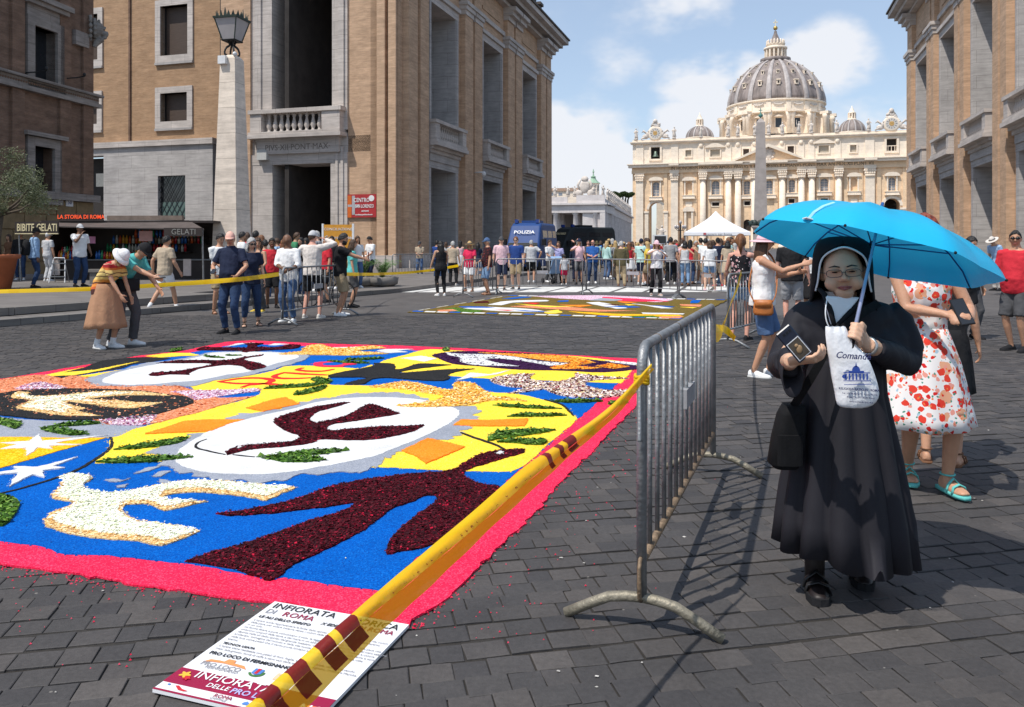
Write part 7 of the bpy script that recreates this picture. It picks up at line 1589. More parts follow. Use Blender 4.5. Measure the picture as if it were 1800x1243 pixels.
# woman in bucket hat pointing at the carpet
person(G(186,612),72,'woman in white bucket hat, sunset striped top and tan skirt bending over the carpet',1.64,'f','tan',('tee',M_STRIPE,.86),('skirt','tan',.33,1.75),'white',('bob','blonde'),('bucket','white'),None,46,(22,0),hr=(.10,.52,.64),hl=(-.2,.34,.72),fr=(.09,-.06,0),fl=(-.09,.08,0),socks='white',curl=.35,sleeve=.62)
person(G(216,607),76,'man in teal polo and black cap leaning forward with arm outstretched',1.78,'m','tan',('polo','teal'),('trousers','dgrey'),'white',('short','black'),('cap','black'),None,52,(4,0),hr=(.16,.98,.90),hl=(-.16,.60,.72),fr=(.1,-.10,0),fl=(-.1,.12,0),belly=.05,curl=.3)
L_ = person.last; tm_ = L_['root']
M_ = Matrix.Translation(tm_.location) @ Matrix.Rotation(tm_.rotation_euler.z,4,'Z')
pw = M_ @ Vector((0,.06,.86)); tb = thing('waist_pouch','black cloth bundle tied round the waist of the man in teal polo','pouch',pw,tm_.rotation_euler.z)
mb = MB(); mb.loft([[((.2+.02*math.sin(5*a))*math.cos(a),(.17+.012*math.cos(4*a))*math.sin(a)+.02,z) for a in [2*PI*k/20 for k in range(20)]] for z in (-.02,.02,.10,.17)]); mb.build('cloth_bundle',C('black'),tb,True)
ph = w_of(L_['wrR']+Vector((0,.12,-.02))); phone(ph,'black phone held out by the man in teal polo',(.3,.9,0),(.9,-.3,.1))
person(G(290,548),150,'man in beige tee and white shorts walking away along the kerb',1.76,'m','tan',('tee','beige',.84),('shorts','white',.8),'lgrey',('buzz','black'),None,None,4,(0,-10),hr=(.33,.14,.92),hl=(-.30,-.10,.92),fr=(.12,.25,.0),fl=(-.10,-.30,.06),socks='white',wide=1.08)
person(G(407,586),-12,'man in navy polo, jeans and peach cap standing by the tape with a phone',1.77,'m','tan',('polo','navy',.84),('jeans','jeans'),'black',('short','grey'),('cap','peach'),True,3,(4,24),hr=(.17,.24,1.04),hl=(-.24,.24,1.00),fr=(.12,.02,0),fl=(-.12,.04,0),belly=.06,wide=1.04,elr=(.9,-.5,-.2),ell=(-.9,-.5,-.2))
L_ = person.last; phone(w_of(L_['wrR']+Vector((-.03,.09,.04))),'small dark phone in the hand of the man in navy polo',(1,0,0),(0,.8,.5))
person(G(441,574),25,'grey-haired woman in navy top and cropped jeans behind the navy polo man',1.68,'f','fair',('tee','navy',.84),('crop','jeans'),'black',('bob','grey'),None,True,4,(8,20),hr=(.22,.22,.98),fr=(.12,.02,0),fl=(-.16,-.12,0),sandals=True)
person(G(386,551),40,'young man in white tee with dark straps and khaki shorts holding a water bottle',1.80,'m','tan',('tee','white',.85),('shorts','khaki',.85),'brown',('short','black'),None,None,4,(14,10),hr=(-.0,.2,1.0),hl=(-.36,.02,.85),sandals=True)
bt_ = w_of(person.last['wrL']+Vector((-.0,.03,-.10))); t_ = thing('water_bottle','clear blue water bottle hanging from the hand of the young man in white','bottle',bt_)
M_PET = pbr('clear_plastic_blue',(.45,.62,.72),.1,.1,spec=.6); mb = MB(); mb.lathe([(.028,-.1),(.032,-.09),(.032,.03),(.03,.05),(.012,.08),(.012,.10)],12); mb.build('bottle_body',M_PET,t_,True); mb = MB(); mb.lathe([(.014,.10),(.014,.118)],10); mb.build('cap',C('blue'),t_)
person(G(455,549),-15,'smiling woman in dark grey jumpsuit with brown hair and yellow shoes',1.70,'f','tan',('tank','dgrey',.85),('wide','dgrey'),'yellow',('long','brown'),None,None,2,(5,28),hr=(.16,.26,1.06),hl=(-.2,.26,1.02))
person(G(508,566),-20,'bald man in white linen shirt and blue jeans behind the barrier, looking back',1.76,'m','brown',('roll','white',.78),('jeans','denim'),'white',('bald','black'),None,None,5,(6,-75),hr=(-.02,.27,1.08),hl=(-.22,.30,1.05),wide=1.06,belly=.03,elr=(1,-.4,-.1))
person(G(549,559),172,'man in white cap, cream long-sleeved shirt and black shorts with hand at brow',1.84,'m','pink',('long','cream',.86),('shorts','black',.85),'offwhite',('short','brown'),('cap','lgrey'),None,2,(0,-20),hr=(.19,.23,1.58),hl=(-.21,.10,1.02),fr=(.16,0,0),fl=(-.16,0,0),elr=(1,.1,-.1),ell=(-1,-.3,0),wide=1.06)
person(G(598,555),95,'bearded man in black tee and khaki shorts holding up a phone',1.80,'m','tan',('tee','black',.84),('shorts','khaki',.95),'white',('short','black'),None,None,6,(12,0),hr=(.06,.52,1.20),hl=(-.05,.50,1.20),wide=1.05,elr=(.5,-.3,-.9),ell=(-.5,-.3,-.9))
L_ = person.last; phone(w_of((L_['wrR']+L_['wrL'])/2+Vector((0,.10,.07))),'phone held upright by the bearded man in black',(0,1,0),(0,0,1))
mb = MB(); H_ = L_['HM']; S_ = L_['S']; rows = []
for zz,rr in ((-.03,1.0),(-.07,1.05),(-.11,.95)): rows.append([(H_ @ Vector((.070*rr*math.cos(a),.086*rr*math.sin(a)+.014,zz)))*S_ for a in [PI*k/12 for k in range(13)]])
mb.loft(rows,False,False,False); o = mb.build('beard',HM['black'],L_['root'],True); sd = o.modifiers.new('thick','SOLIDIFY'); sd.thickness = .012
person(G(652,499,.13),-40,'man in white tee and dark trousers reading a paper on the kerb',1.72,'m','tan',('tee','white',.82),('trousers','navy'),'black',('short','black'),None,None,5,(26,-10),hr=(.06,.28,1.0),hl=(-.06,.28,1.0),lod=1)
pp = w_of((person.last['wrR']+person.last['wrL'])/2+Vector((0,.06,-.05))); t_ = thing('paper','folded white paper held by the reading man','paper',pp); mb = MB(); mb.obox((0,0,0),(1,0,0),(0,.6,.8),(0,-.8,.6),.09,.13,.004); mb.build('sheet',pbr('paper_white',(.75,.75,.74),.7),t_)
adj0 = dict(lgrey='pale grey',dgrey='dark grey',jeans='dark denim')
# people in the shade of the portal and behind the barrier
for (u,v,yaw,lab,g,sk,top,bot,hr_) in (
 (478,541,20,'person in red tee behind the jumpsuit woman','m','brown',('tee','red'),('shorts','black'),('short','black')),
 (466,530,200,'person in green tee behind the grey-haired woman','m','tan',('tee','green'),('jeans','jeans'),('short','black')),
 (530,525,-30,'woman in black dress in front of the dark portal','f','tan',('tee','black'),('jeans','jeans'),('long','black')),
 (619,540,100,'person in teal tee behind the phone-raising man','f','tan',('tee','turquoise'),('shorts','dgrey'),('bob','brown')),
 (575,531,-60,'person in red jersey behind the cream shirt man','m','tan',('tee','red'),('shorts','black'),('short','brown')),
 (498,520,150,'woman with auburn hair near the lamp pillar base','f','fair',('tee','olive'),('jeans','navy'),('long','auburn')),
 (405,521,-20,'man with dark hair half hidden by the peach cap','m','tan',('tee','dgrey'),('jeans','black'),('short','black'))):
 person(G(u,v),yaw,lab,random.uniform(1.66,1.8),g,sk,top,bot,'black',hr_,lod=1)
for k,(u,v,g,tp,bt2,hs_,hc) in enumerate(((425,517,'m','white','jeans','short','black'),(436,508,'f','red','denim','long','brown'),(449,514,'m','navy','khaki','short','black'),(462,506,'f','mint','jeans','bob','auburn'),(489,512,'m','sky','dgrey','buzz','brown'),(503,505,'f','salmon','denim','long','black'),(518,511,'m','green','jeans','short','brown'),(541,507,'f','yellow','black','long','black'),(558,512,'m','grey','jeans','short','grey'),(585,508,'m','black','beige','short','black'),(628,506,'f','white','denim','long','brown'),(300,493,'m','black','jeans','short','black'),(318,490,'f','white','jeans','long','brown'),(268,494,'m','navy','dgrey','short','brown'))):
 PR = random.Random(k); person(G(u,v,.13),PR.uniform(-180,180),'bystander in %s top and %s bottoms, %s hair, behind the left barrier' % (adj0.get(tp,tp),adj0.get(bt2,bt2),hc),PR.uniform(1.6,1.84),g,PR.choice(['tan','fair','brown','olive']),('tee',tp),('jeans',bt2),'white',(hs_,hc),None,lod=2,hr=(.1,.28,1.1+PR.uniform(0,.4)) if k % 2 else None,lean=PR.uniform(0,8))
# kiosk customers on the pavement
KZ = .285
def K(u,v): return G(u,v,KZ)
person(K(60,506),130,'man in blue shirt and jeans with a black backpack by the terracotta pot',1.76,'m','brown',('long','sky',.86),('jeans','jeans'),'black',('short','black'),('cap','black'),None,4,(6,0)); backpack(person.last['root'],C('black'),'black backpack on the man in blue shirt')
person(K(140,504),60,'tall man in white tee and white cap drinking beside the kiosk',1.88,'m','brown',('tee','white',.82),('jeans','jeans'),'black',('short','black'),('cap','lgrey'),None,0,(-4,0),hr=(.10,.24,1.46),hl=(-.26,.1,.95),wide=1.05,elr=(.6,.2,-1))
for (u,v,yaw,lab,g,sk,top,bot,hr_,hat_,hh) in (
 (84,494,160,'man in white striped tee and grey trousers at the drinks counter','m','tan',('tee','lgrey'),('trousers','lgrey'),('short','grey'),('cap','white'),1.7),
 (36,492,20,'man in dark jacket at the shop front left of the pot','m','tan',('long','black'),('jeans','jeans'),('short','black'),None,1.74),
 (16,490,-20,'person in maroon top at the far left shop','f','tan',('tee','brown'),('jeans','black'),('long','brown'),None,1.64),
 (335,482,160,'person in dark top standing under the gelato sign','m','tan',('tee','dgrey'),('jeans','jeans'),('short','black'),None,1.7),
 (352,484,200,'woman in pale top waiting under the gelato sign','f','tan',('tee','pink'),('jeans','ljeans'),('long','brown'),None,1.64),
 (366,483,150,'man in navy tee under the end of the awning','m','tan',('tee','royal'),('jeans','jeans'),('short','brown'),None,1.74),
 (352,474,10,'man in black tee with shaved head behind the gelato queue','m','tan',('tee','black'),('trousers','dgrey'),('buzz','brown'),None,1.78)):
 person(K(u,v),yaw,lab,hh,g,sk,top,bot,'white',hr_,hat_,lod=1)
# ---------------- middle distance
person(G(775,520),200,'woman in black with long black hair seen from behind holding the tape',1.66,'f','asian',('tank','black',.76),('leggings','black'),'white',('long','black'),None,None,0,(0,0),hl=(-.34,.05,.86),hr=(.2,.25,1.0),wide=1.12)
person(G(738,486),-10,'man in grey-green tee and jeans leaning by the palace wall',1.72,'m','tan',('tee','beige'),('jeans','denim'),'dgrey',('short','grey'),('cap','dgrey'),None,3,(24,0),hr=(.04,.26,1.08),hl=(-.04,.26,1.08))
for (u,v,yaw,lab,g,sk,top,bot,sh,hr_,hat_,hh,kw) in (
 (796,501,175,'man in khaki shirt with navy shoulder bag and black trousers','m','tan',('tee','beige'),('trousers','black'),'offwhite',('short','grey'),None,1.68,{}),
 (768,489,160,'dark-haired person in blue at the first opening','m','tan',('tee','royal'),('jeans','jeans'),'white',('short','black'),None,1.74,{}),
 (784,488,190,'woman in pale top raising both hands near the palace opening','f','tan',('tee','lgrey'),('jeans','ljeans'),'white',('long','brown'),None,1.68,dict(hr=(.12,.22,1.5),hl=(-.12,.22,1.5))),
 (809,490,170,'woman with dark hair and black strap by the second palace bay','f','fair',('tank','pink'),('skirt','lgrey',.5),'black',('long','black'),None,1.74,{}),
 (840,492,160,'person with dark hair behind the red top woman','f','tan',('tee','navy'),('shorts','denim'),'white',('long','black'),None,1.66,{}),
 (826,517,-25,'woman in red top, white shorts and straw hat by the tape','f','tan',('tee','crimson',.84),('shorts','white',.8),'black',('bob','blonde'),('straw','straw'),1.66,dict(glasses=True,sandals=True,belly=.04,wide=1.1,hl=(-.3,.2,.92))),
 (857,517,-70,'man in dark leaf-print shirt, denim shorts and blue cap','m','tan',('tee',M_DFLOR,.84),('shorts','ljeans',.98),'brown',('short','grey'),('cap','denim'),1.76,dict(sandals=True,belly=.05,hr=(.1,.25,1.0))),
 (881,511,10,'man in pink tee, navy shorts and grey cap with sunglasses','m','fair',('tee','pink',.84),('shorts','navy',.95),'dgrey',('short','brown'),('cap','dgrey'),1.82,dict(glasses=True)),
 (907,511,-15,'man in royal blue tee and khaki shorts with sunglasses','m','fair',('tee','royal',.84),('shorts','khaki',.95),'dgrey',('short','auburn'),None,1.82,dict(glasses=True,wide=1.05)),
 (934,500,175,'heavy man in light grey tee and black shorts seen from behind','m','tan',('tee','lgrey',.84),('shorts','black',.9),'white',('buzz','grey'),None,1.74,dict(wide=1.16,belly=.05)),
 (966,498,40,'young man in white tee beside the pushchair','m','tan',('tee','white'),('trousers','dgrey'),'white',('short','brown'),None,1.74,dict(hr=(.1,.28,1.02),hl=(-.1,.28,1.02))),
 (982,497,-20,'woman in patterned top with phone at ear','f','tan',('tee','lilac'),('jeans','black'),'black',('long','brown'),None,1.68,dict(hr=(.12,.16,1.5))),
 (992,499,190,'small child in white tee and red shorts beside the pushchair','m','tan',('tee','lgrey',.84),('shorts','crimson',.85),'white',('short','black'),None,1.16,{}),
 (1013,494,170,'man in dark navy jacket seen from behind','m','tan',('long','navy',.8),('trousers','navy'),'black',('short','black'),None,1.74,{}),
 (1016,486,-10,'bald man in black tee with hand raised to his face','m','pink',('tee','black'),('jeans','jeans'),'black',('bald','black'),None,1.86,dict(glasses=True,hr=(.1,.2,1.52))),
 (1034,489,0,'man with reddish face behind the blue polo man','m','pink',('tee','dgrey'),('jeans','jeans'),'black',('buzz','brown'),None,1.76,{}),
 (1042,500,-8,'man in bright blue polo and jeans with sunglasses','m','pink',('polo','blue',.84),('jeans','jeans'),'white',('bald','grey'),None,1.74,dict(glasses=True,belly=.06,wide=1.1)),
 (1049,487,170,'person in olive bucket hat and pale top','m','tan',('tee','mint'),('trousers','khaki'),'white',('short','brown'),('bucket','olive'),1.74,{}),
 (1092,502,172,'older man in olive jacket and khaki trousers seen from behind','m','fair',('long','olive',.72),('trousers','khaki'),'brown',('short','grey'),None,1.68,dict(wide=1.12)),
 (1106,494,185,'woman in red tank top with long brown hair','f','tan',('tank','red'),('skirt','white',.55),'brown',('long','auburn'),None,1.66,{}),
 (1120,493,170,'woman with blonde bob in red vest','f','fair',('tank','red'),('skirt','lgrey',.45),'white',('bob','blonde'),None,1.64,{}),
 (1127,503,150,'young man in mint tee and navy shorts with a cap','m','fair',('tee','mint',.84),('shorts','navy',.9),'white',('short','black'),('cap','navy'),1.78,{}),
 (1139,504,165,'man in violet tee and red shorts seen from behind','m','pink',('tee','violet',.84),('shorts','salmon',.95),'white',('short','brown'),None,1.80,dict(wide=1.08)),
 (1154,519,5,'woman in pink hat, white tee and black trousers taking a photo','f','fair',('tee','white',.86),('trousers','black'),'white',('long','blonde'),('sun','pink'),1.68,dict(glasses=True,hr=(.12,.2,1.42),hl=(-.14,.22,1.36),sandals=True)),
 (1179,504,170,'man in grey tee and black trousers with cross-body strap','m','tan',('tee','grey',.82),('trousers','black'),'white',('short','black'),None,1.84,{}),
 (1204,506,160,'woman in grey tank and jeans with black hair','f','tan',('tank','lgrey',.88),('jeans','ljeans'),'brown',('bob','black'),None,1.68,{}),
 (1213,500,150,'woman with dark hair in red top behind grey tank woman','f','tan',('tank','red'),('jeans','jeans'),'brown',('long','black'),None,1.74,{}),
 (1223,497,20,'person in pale yellow tee beneath the tent edge','m','tan',('tee','khaki'),('shorts','beige',.9),'white',('short','grey'),None,1.7,{}),
 (1232,503,190,'man in pale mint tee below the white tent','m','tan',('tee','mint',.84),('shorts','black',.9),'white',('short','black'),None,1.82,{}),
 (1240,506,150,'man in white tee with dark hair looking down','m','tan',('tee','white',.84),('shorts','khaki',.9),'white',('short','black'),None,1.78,{}),
 (1248,515,176,'woman in white blouse and denim shorts seen from behind','f','fair',('tee','white',.86),('shorts','ljeans',.6),'pink',('bob','brown'),None,1.68,dict(fr=(.17,0,0),fl=(-.17,0,0),wide=1.1)),
 (1262,508,182,'man in navy shirt and black cap seen from behind','m','tan',('tee','navy',.84),('shorts','beige',.95),'red',('short','black'),('cap','black'),1.80,dict(wide=1.08)),
 (1279,511,160,'woman in beige dress beside the ponytail woman','f','tan',('tee','beige',.9),('skirt','beige',.55,1.25),'white',('bob','black'),None,1.70,{})):
 kw = dict(kw); PR = random.Random(u); z_ = PR.random()
 if 'hr' not in kw and hh > 1.3:
  if z_ < .35: kw['hr'] = (.08,.28,1.05+PR.uniform(-.08,.3)); kw.setdefault('hl',(-.06,.28,1.05))
  elif z_ < .55: kw['hr'] = (.33,.02,1.02); kw['elr'] = (1,-.5,0)
  else: kw['hr'] = (.27,PR.uniform(-.08,.22),.88)
 kw.setdefault('fr',(.11+PR.uniform(0,.05),PR.uniform(-.12,.12),0)); person(G(u,v+PR.uniform(-6,2)),yaw,lab,hh,g,sk,top,bot,sh,hr_,hat_,lod=1,**kw)
# pushchair
pc = G(973,498); t_ = thing('pushchair','light blue pushchair between the white tee man and the child','pushchair',pc,.4)
mb = MB(); mb.loft([[(-.22,.25,.35),(.22,.25,.35),(.22,.30,.42),(-.22,.30,.42)],[(-.22,-.15,.40),(.22,-.15,.40),(.22,-.12,.47),(-.22,-.12,.47)],[(-.22,-.35,.95),(.22,-.35,.95),(.22,-.29,.97),(-.22,-.29,.97)]]); mb.build('seat',C('sky'),t_); mb = MB(); mb.loft([[(-.24,-.34,.95),(.24,-.34,.95)],[(-.24,-.2,1.08),(.24,-.2,1.08)],[(-.24,.02,1.05),(.24,.02,1.05)]],False,False,False); o = mb.build('hood',C('sky'),t_); sd = o.modifiers.new('thick','SOLIDIFY'); sd.thickness = .01
for s in (-1,1):
 mb = MB(); mb.tube([(s*.24,.45,.1),(s*.24,-.1,.5),(s*.22,-.6,1.0)],.014,6); mb.build('frame_tube',M_GALV,t_); mb = MB(); mb.tube([(s*.24,-.45,.1),(s*.24,.1,.5)],.014,6); mb.build('frame_tube',M_GALV,t_)
 for y in (.45,-.45): mb = MB(); mb.lathe([(.1,-.02),(.1,.02)],14); mb.xf(Matrix.Translation((s*.26,y,.1)) @ Matrix.Rotation(PI/2,4,'Y')); mb.build('wheel',C('black'),t_)
mb = MB(); mb.tube([(-.22,-.6,1.0),(.22,-.6,1.0)],.018,6); mb.build('handle',C('black'),t_)
# ---------------- right-hand foreground group
person(G(1301,598),150,'woman with auburn ponytail in black flower-print top and denim shorts holding tape',1.72,'f','pink',('tank',M_BFLOR,.88),('shorts','ljeans',.55),'black',('ponytail','auburn'),None,None,2,(4,25),hr=(.20,.42,1.42),hl=(-.20,.16,.95),fr=(.1,.05,0),fl=(-.12,-.04,0),ell=(-1,-.6,0))
L_ = person.last; phone(w_of(L_['wrR']+Vector((0,.06,.10))),'phone raised by the woman with auburn ponytail',(1,.2,0),(0,0,1))
person(G(1340,662),68,'woman in white sleeveless top, denim shorts and pink-white hat raising her hand',1.70,'f','tan',('tank','white',.86),('shorts','denim',.92),'white',('long','brown'),('sun','pink'),True,2,(3,0),hr=(.14,.46,1.36),hl=(-.06,.40,1.26),fr=(.09,-.06,0),fl=(-.1,.1,0),wide=1.1,elr=(.4,-.2,-1),ell=(-.4,-.2,-1))
L_ = person.last; rt = L_['root']; M_ = Matrix.Translation(rt.location) @ Matrix.Rotation(rt.rotation_euler.z,4,'Z')
M_LEA = pbr('brown_leather',(.42,.14,.035),.45,.2,8,.2,40); bgp = M_ @ Vector((.24,.03,.80)); t_ = thing('handbag','brown leather handbag with wide strap on the woman in white','bag',bgp,rt.rotation_euler.z)
mb = MB(); mb.loft([[(.03*math.cos(a),.115*math.copysign(abs(math.sin(a))**.6,math.sin(a))*w_,z) for a in [2*PI*k/14 for k in range(14)]] for z,w_ in ((-.06,.8),(-.03,1),(.06,.95),(.11,.8))]); mb.build('bag_body',M_LEA,t_,True); mb = MB(); mb.loft([[(.036*math.cos(a)+.004,.10*math.copysign(abs(math.sin(a))**.6,math.sin(a)),z) for a in [2*PI*k/14 for k in range(14)]] for z in (.03,.118)]); mb.build('flap',M_LEA,t_,True)
mb = MB(); pts = [(-.0,-.10,.09),(-.04,-.16,.25),(-.20,-.13,.50),(-.33,-.05,.64),(-.33,.05,.63),(-.18,.13,.47),(-.03,.14,.22),(0,.10,.09)]; mb.tube(densN([Vector(p) for p in pts],5),.018,6,ell=.3); mb.build('strap',M_LEA,t_,True)
person(G(1392,573),160,'man in black tee and grey shorts partly hidden behind the nun',1.78,'m','pink',('tee','black',.84),('shorts','grey',.98),'dgrey',('short','brown'),None,None,2,(0,0),hr=(.3,.05,.88),wide=1.1)
person(G(1430,566),200,'woman in white sleeveless top and black skirt just behind the nun',1.66,'f','tan',('tank','white',.9),('skirt','black',.5),'black',('bob','brown'),None,None,0,(0,0))
person(G(1787,617),-62,'man in red tee, grey shorts and sunglasses at the right edge',1.76,'m','tan',('tee','red',.83),('shorts','dgrey',.96),'black',('short','black'),None,True,2,(2,30),hr=(.17,.24,1.10),hl=(-.3,.1,.92),wide=1.1,belly=.05,ell=(-1,-.6,0))
person(G(1752,511,.12),-70,'man in pale blue shirt and straw hat bending by the right wall',1.72,'m','tan',('tee','sky',.82),('trousers','offwhite'),'black',('short','grey'),('straw','offwhite'),None,24,(10,0))
person(G(1704,596),20,'person in black trousers mostly hidden behind the flower dress',1.68,'m','tan',('tee','black',.84),('trousers','dgrey'),'black',('short','black'),None,None,2,(8,0))
person(G(1655,812),150,'person in dark wrap with brown sandals behind the flower dress',1.62,'f','tan',('tee','black',.8),('skirt','black',.55,1.2),'brown',('bob','black'),None,None,3,(4,0),sandals=True)
# ---------------- flower dress woman
FLP = G(1618,860);
person(FLP,-6,'woman in white dress printed with red fruit walking with a phone, face behind the umbrella',1.74,'f','tan',('tank',M_FLOR,1.02),('skirt',M_FLOR,.42,1.68),'turquoise',('bob','red'),None,None,4,(16,0),hr=(-.03,.30,1.14),hl=(-.17,.30,1.12),fr=(.02,-.13,.03),fl=(-.13,.11,.03),lod=0,sandals=True,wide=1.06,elr=(.7,-.3,-1),ell=(-.7,-.3,-1),sleeve=.0,hand_r=((-.75,.55,.1),(.2,.5,.85),.55),hand_l=((.75,.55,.1),(-.2,.5,.85),.55))
L_ = person.last; phone(w_of((L_['wrR']+L_['wrL'])/2+Vector((0,.05,.03))),'black phone case held by the woman in the flower dress',(1,.0,.15),(-.1,.5,.75),'black',1.15)
rt = L_['root']; ch = MB(); n_ = L_['U']
mb = MB()
for s in (-1,1): mb.tube([n_(s*.07,.10,1.33),n_(s*.10,.07,1.41),n_(s*.10,-.03,1.445),n_(s*.09,-.09,1.36)],.026,8,ell=.35)
mb.v = [tuple(Vector(v)*L_['S']) for v in mb.v]; mb.build('dress_straps',M_FLOR,rt,True)
# ---------------- crowd further up the street
CR = random.Random(11)
tops = ['white','black','navy','red','sky','lgrey','beige','pink','green','lilac','grey','mint','salmon','blue','yellow']; bots = ['black','jeans','denim','khaki','dgrey','beige','ljeans']; hairs = ['black','brown','auburn','grey','blonde']
adj = dict(lgrey='pale grey',dgrey='dark grey',ljeans='pale denim',jeans='dark denim',mint='mint',sky='sky blue',lilac='lilac',salmon='salmon')
near_of = [(1000,'beyond the police vehicles'),(1070,'left of the olive jacket man'),(1140,'before the colonnade corner'),(1200,'beside the white monitor'),(1270,'under the white tent'),(1330,'right of the tent'),(1500,'behind the umbrella'),(1800,'near the right building')]
used_l = {}
for k in range(96):
 u = CR.uniform(1052,1318) if k < 54 or k > 66 else CR.uniform(900,1052); d = CR.uniform(33,62) if k < 34 else CR.uniform(62,120) if k < 66 else CR.uniform(29,44)
 p = Vector(((u-900)/F*d,d,0)); tp,bt2,hc = CR.choice(tops),CR.choice(bots),CR.choice(hairs); g = CR.choice('mf'); hs_ = CR.choice(['short','buzz','short']) if g == 'm' else CR.choice(['long','bob','long'])
 hat_ = ('cap',CR.choice(['red','white','navy','orange','black'])) if CR.random() < .22 else (('straw','straw') if CR.random() < .08 else None)
 pl_ = next(s for x,s in near_of if u < x); lab = 'distant %s in %s top and %s %s %s' % ('man' if g == 'm' else 'woman',adj.get(tp,tp),adj.get(bt2,bt2),'trousers' if k % 2 else 'shorts',pl_)
 lab = lab.replace('man in','person in').replace('woperson','woman')
 if lab in used_l: lab += ', %s one' % ('farther' if d > used_l[lab] else 'nearer')
 used_l[lab] = d
 kw = {}
 if CR.random() < .3: kw = dict(hr=(.12,.25,1.4))
 person(p,CR.uniform(90,270) if CR.random() < .75 else CR.uniform(-60,60),lab,CR.uniform(1.58,1.86),g,CR.choice(['fair','tan','olive','brown','pink']),(CR.choice(['tee','tee','tank','long']),tp),('trousers' if k % 2 else 'shorts',bt2),CR.choice(['white','black']),(hs_,hc),hat_,lod=2,group='people in the far crowd',**kw)
# ================================================================= THE NUN WITH THE UMBRELLA
ND = 3.53; NO = Vector(((1480-900)/F*ND,ND,0))
nun = thing('person','nun in black habit and veil with glasses, holding a phone and an umbrella','person',NO)
def N(u,v,dy=0.0): return P(u,v,ND+dy)-NO
M_HAB = pbr('habit_cloth',(.017,.016,.021),.72,.15,2,.04,90,spec=.25); M_VEIL = pbr('veil_cloth',(.010,.010,.012),.8,.15,3,.04,90,spec=.2); M_LINEN = pbr('white_linen',(.72,.73,.76),.8,.05,5,.1,40)
NSK = skin('warm',(.60,.36,.24))
def spline_loft(mb,rows,**k): return mb.loft(rows,**k)
# head, neck, forearms, hands: one skin
HC = N(1481,478,-.05); HMn = Matrix.Translation(HC) @ Matrix.Rotation(PI-R(20),4,'Z') @ Matrix.Rotation(R(-2),4,'X') @ Matrix.Rotation(R(4),4,'Y')
HMn = HMn @ Matrix.Diagonal((1.13,1.0,.97,1))
mb = MB(); head_part(mb,HMn,0); mb.tube([N(1481,500,.0),N(1482,530,.03),N(1482,560,.06)],[.058,.06,.075],14)
for s in (-1,1): mb.ell(HMn @ Vector((s*.040,.055,-.045)),(.034,.035,.034),12,8)
mb.ell(HMn @ Vector((0,.06,-.088)),(.040,.034,.030),12,8); mb.ell(HMn @ Vector((0,.100,-.024)),(.018,.014,.012),10,6)
for s in (-1,1):
 mb.ell(HMn @ Vector((s*.013,.096,-.028)),(.010,.011,.009),8,6); mb.ell(HMn @ Vector((s*.031,.083,.014)),(.021,.008,.010),10,6)
hR0 = N(1391,634,-.40)      # hand under the phone (image left)
eR = N(1378,640,-.05); mb.tube([eR,eR.lerp(hR0,.5),hR0],[.045,.040,.030],12)
hand_part(mb,hR0,(.72,-.45,.12),(.15,-.55,-.8),1,0,.62,.95)
hL0 = N(1524,606,-.33); eL = N(1594,638,-.02); mb.tube([eL,eL.lerp(hL0,.55),hL0],[.05,.042,.031],12)
shaft0 = N(1499,596,-.42); shaftd = (N(1551,361,-.02)-shaft0).normalized()
# fist round the umbrella shaft: palm, four curled fingers, thumb
fc = N(1511,588,-.375); ax = shaftd; outw = (Vector((-.55,-.8,0))-ax*ax.dot(Vector((-.55,-.8,0)))).normalized(); sidev = ax.cross(outw).normalized()
mb.loft([[hL0.lerp(fc,t)+ax*(math.cos(a)*w_)+(outw if False else sidev)*(math.sin(a)*.018) for a in [2*PI*k/12 for k in range(12)]] for t,w_ in ((-.1,.03),(.3,.037),(.7,.042),(1.05,.043),(1.25,.036))])
grip = N(1502,590,-.415); kv = (fc-grip); kv = kv-ax*ax.dot(kv); kv.normalize(); fw2 = ax.cross(kv).normalized(); fw2 = fw2 if fw2.y < 0 else -fw2
for k,(o_,r) in enumerate(((.032,.0098),(.011,.0102),(-.010,.0098),(-.030,.0088))):
 c = grip+ax*o_; pts = [c+kv*(.030*math.cos(a))*1.15+fw2*(.027*math.sin(a)) for a in [R(q) for q in (-12,22,62,105,150,192)]]
 mb.tube(pts,[r*1.1,r*1.18,r*1.08,r*1.06,r,r*.82],10,dome=True)
c = grip+ax*.046; mb.tube([fc+ax*.024-fw2*.0,c+kv*.022+fw2*.012,c+kv*.004+fw2*.028,c-kv*.018+fw2*.026],[.014,.0125,.0115,.009],10,dome=True)
# legs and feet under the hem
for (u,v,dy) in ((1432,1012,-.12),(1508,988,.12)):
 a_ = G(u,v+22)-NO; a_.z = .095; mb.tube([a_+Vector((0,.02,.36)),a_+Vector((0,.01,.15)),a_],[.055,.042,.038],10); shoe_part(mb,a_,(-.25,-1,0),.92,.8)
ch = N(1482,590,.05); pv = N(1484,800,.05); mb.tube([N(1482,555,.06),ch,pv],[.07,.11,.12],14); mb.tube([ch,N(1412,560,.05),eR],[.06,.05,.042],10); mb.tube([ch,N(1570,560,.05),eL],[.06,.05,.045],10)
for (u,v) in ((1432,1034),(1508,1010)): a_ = G(u,v)-NO; mb.tube([pv,(pv+a_)/2+Vector((0,-.05,.1)),a_+Vector((0,.02,.42))],[.09,.07,.055],10)
nb_ = mb.build('body',NSK,nun,True); add_mods(nb_,.0048,3,.4)
M_STOCK = pbr('dark_stocking',(.014,.009,.009),.5,.2)
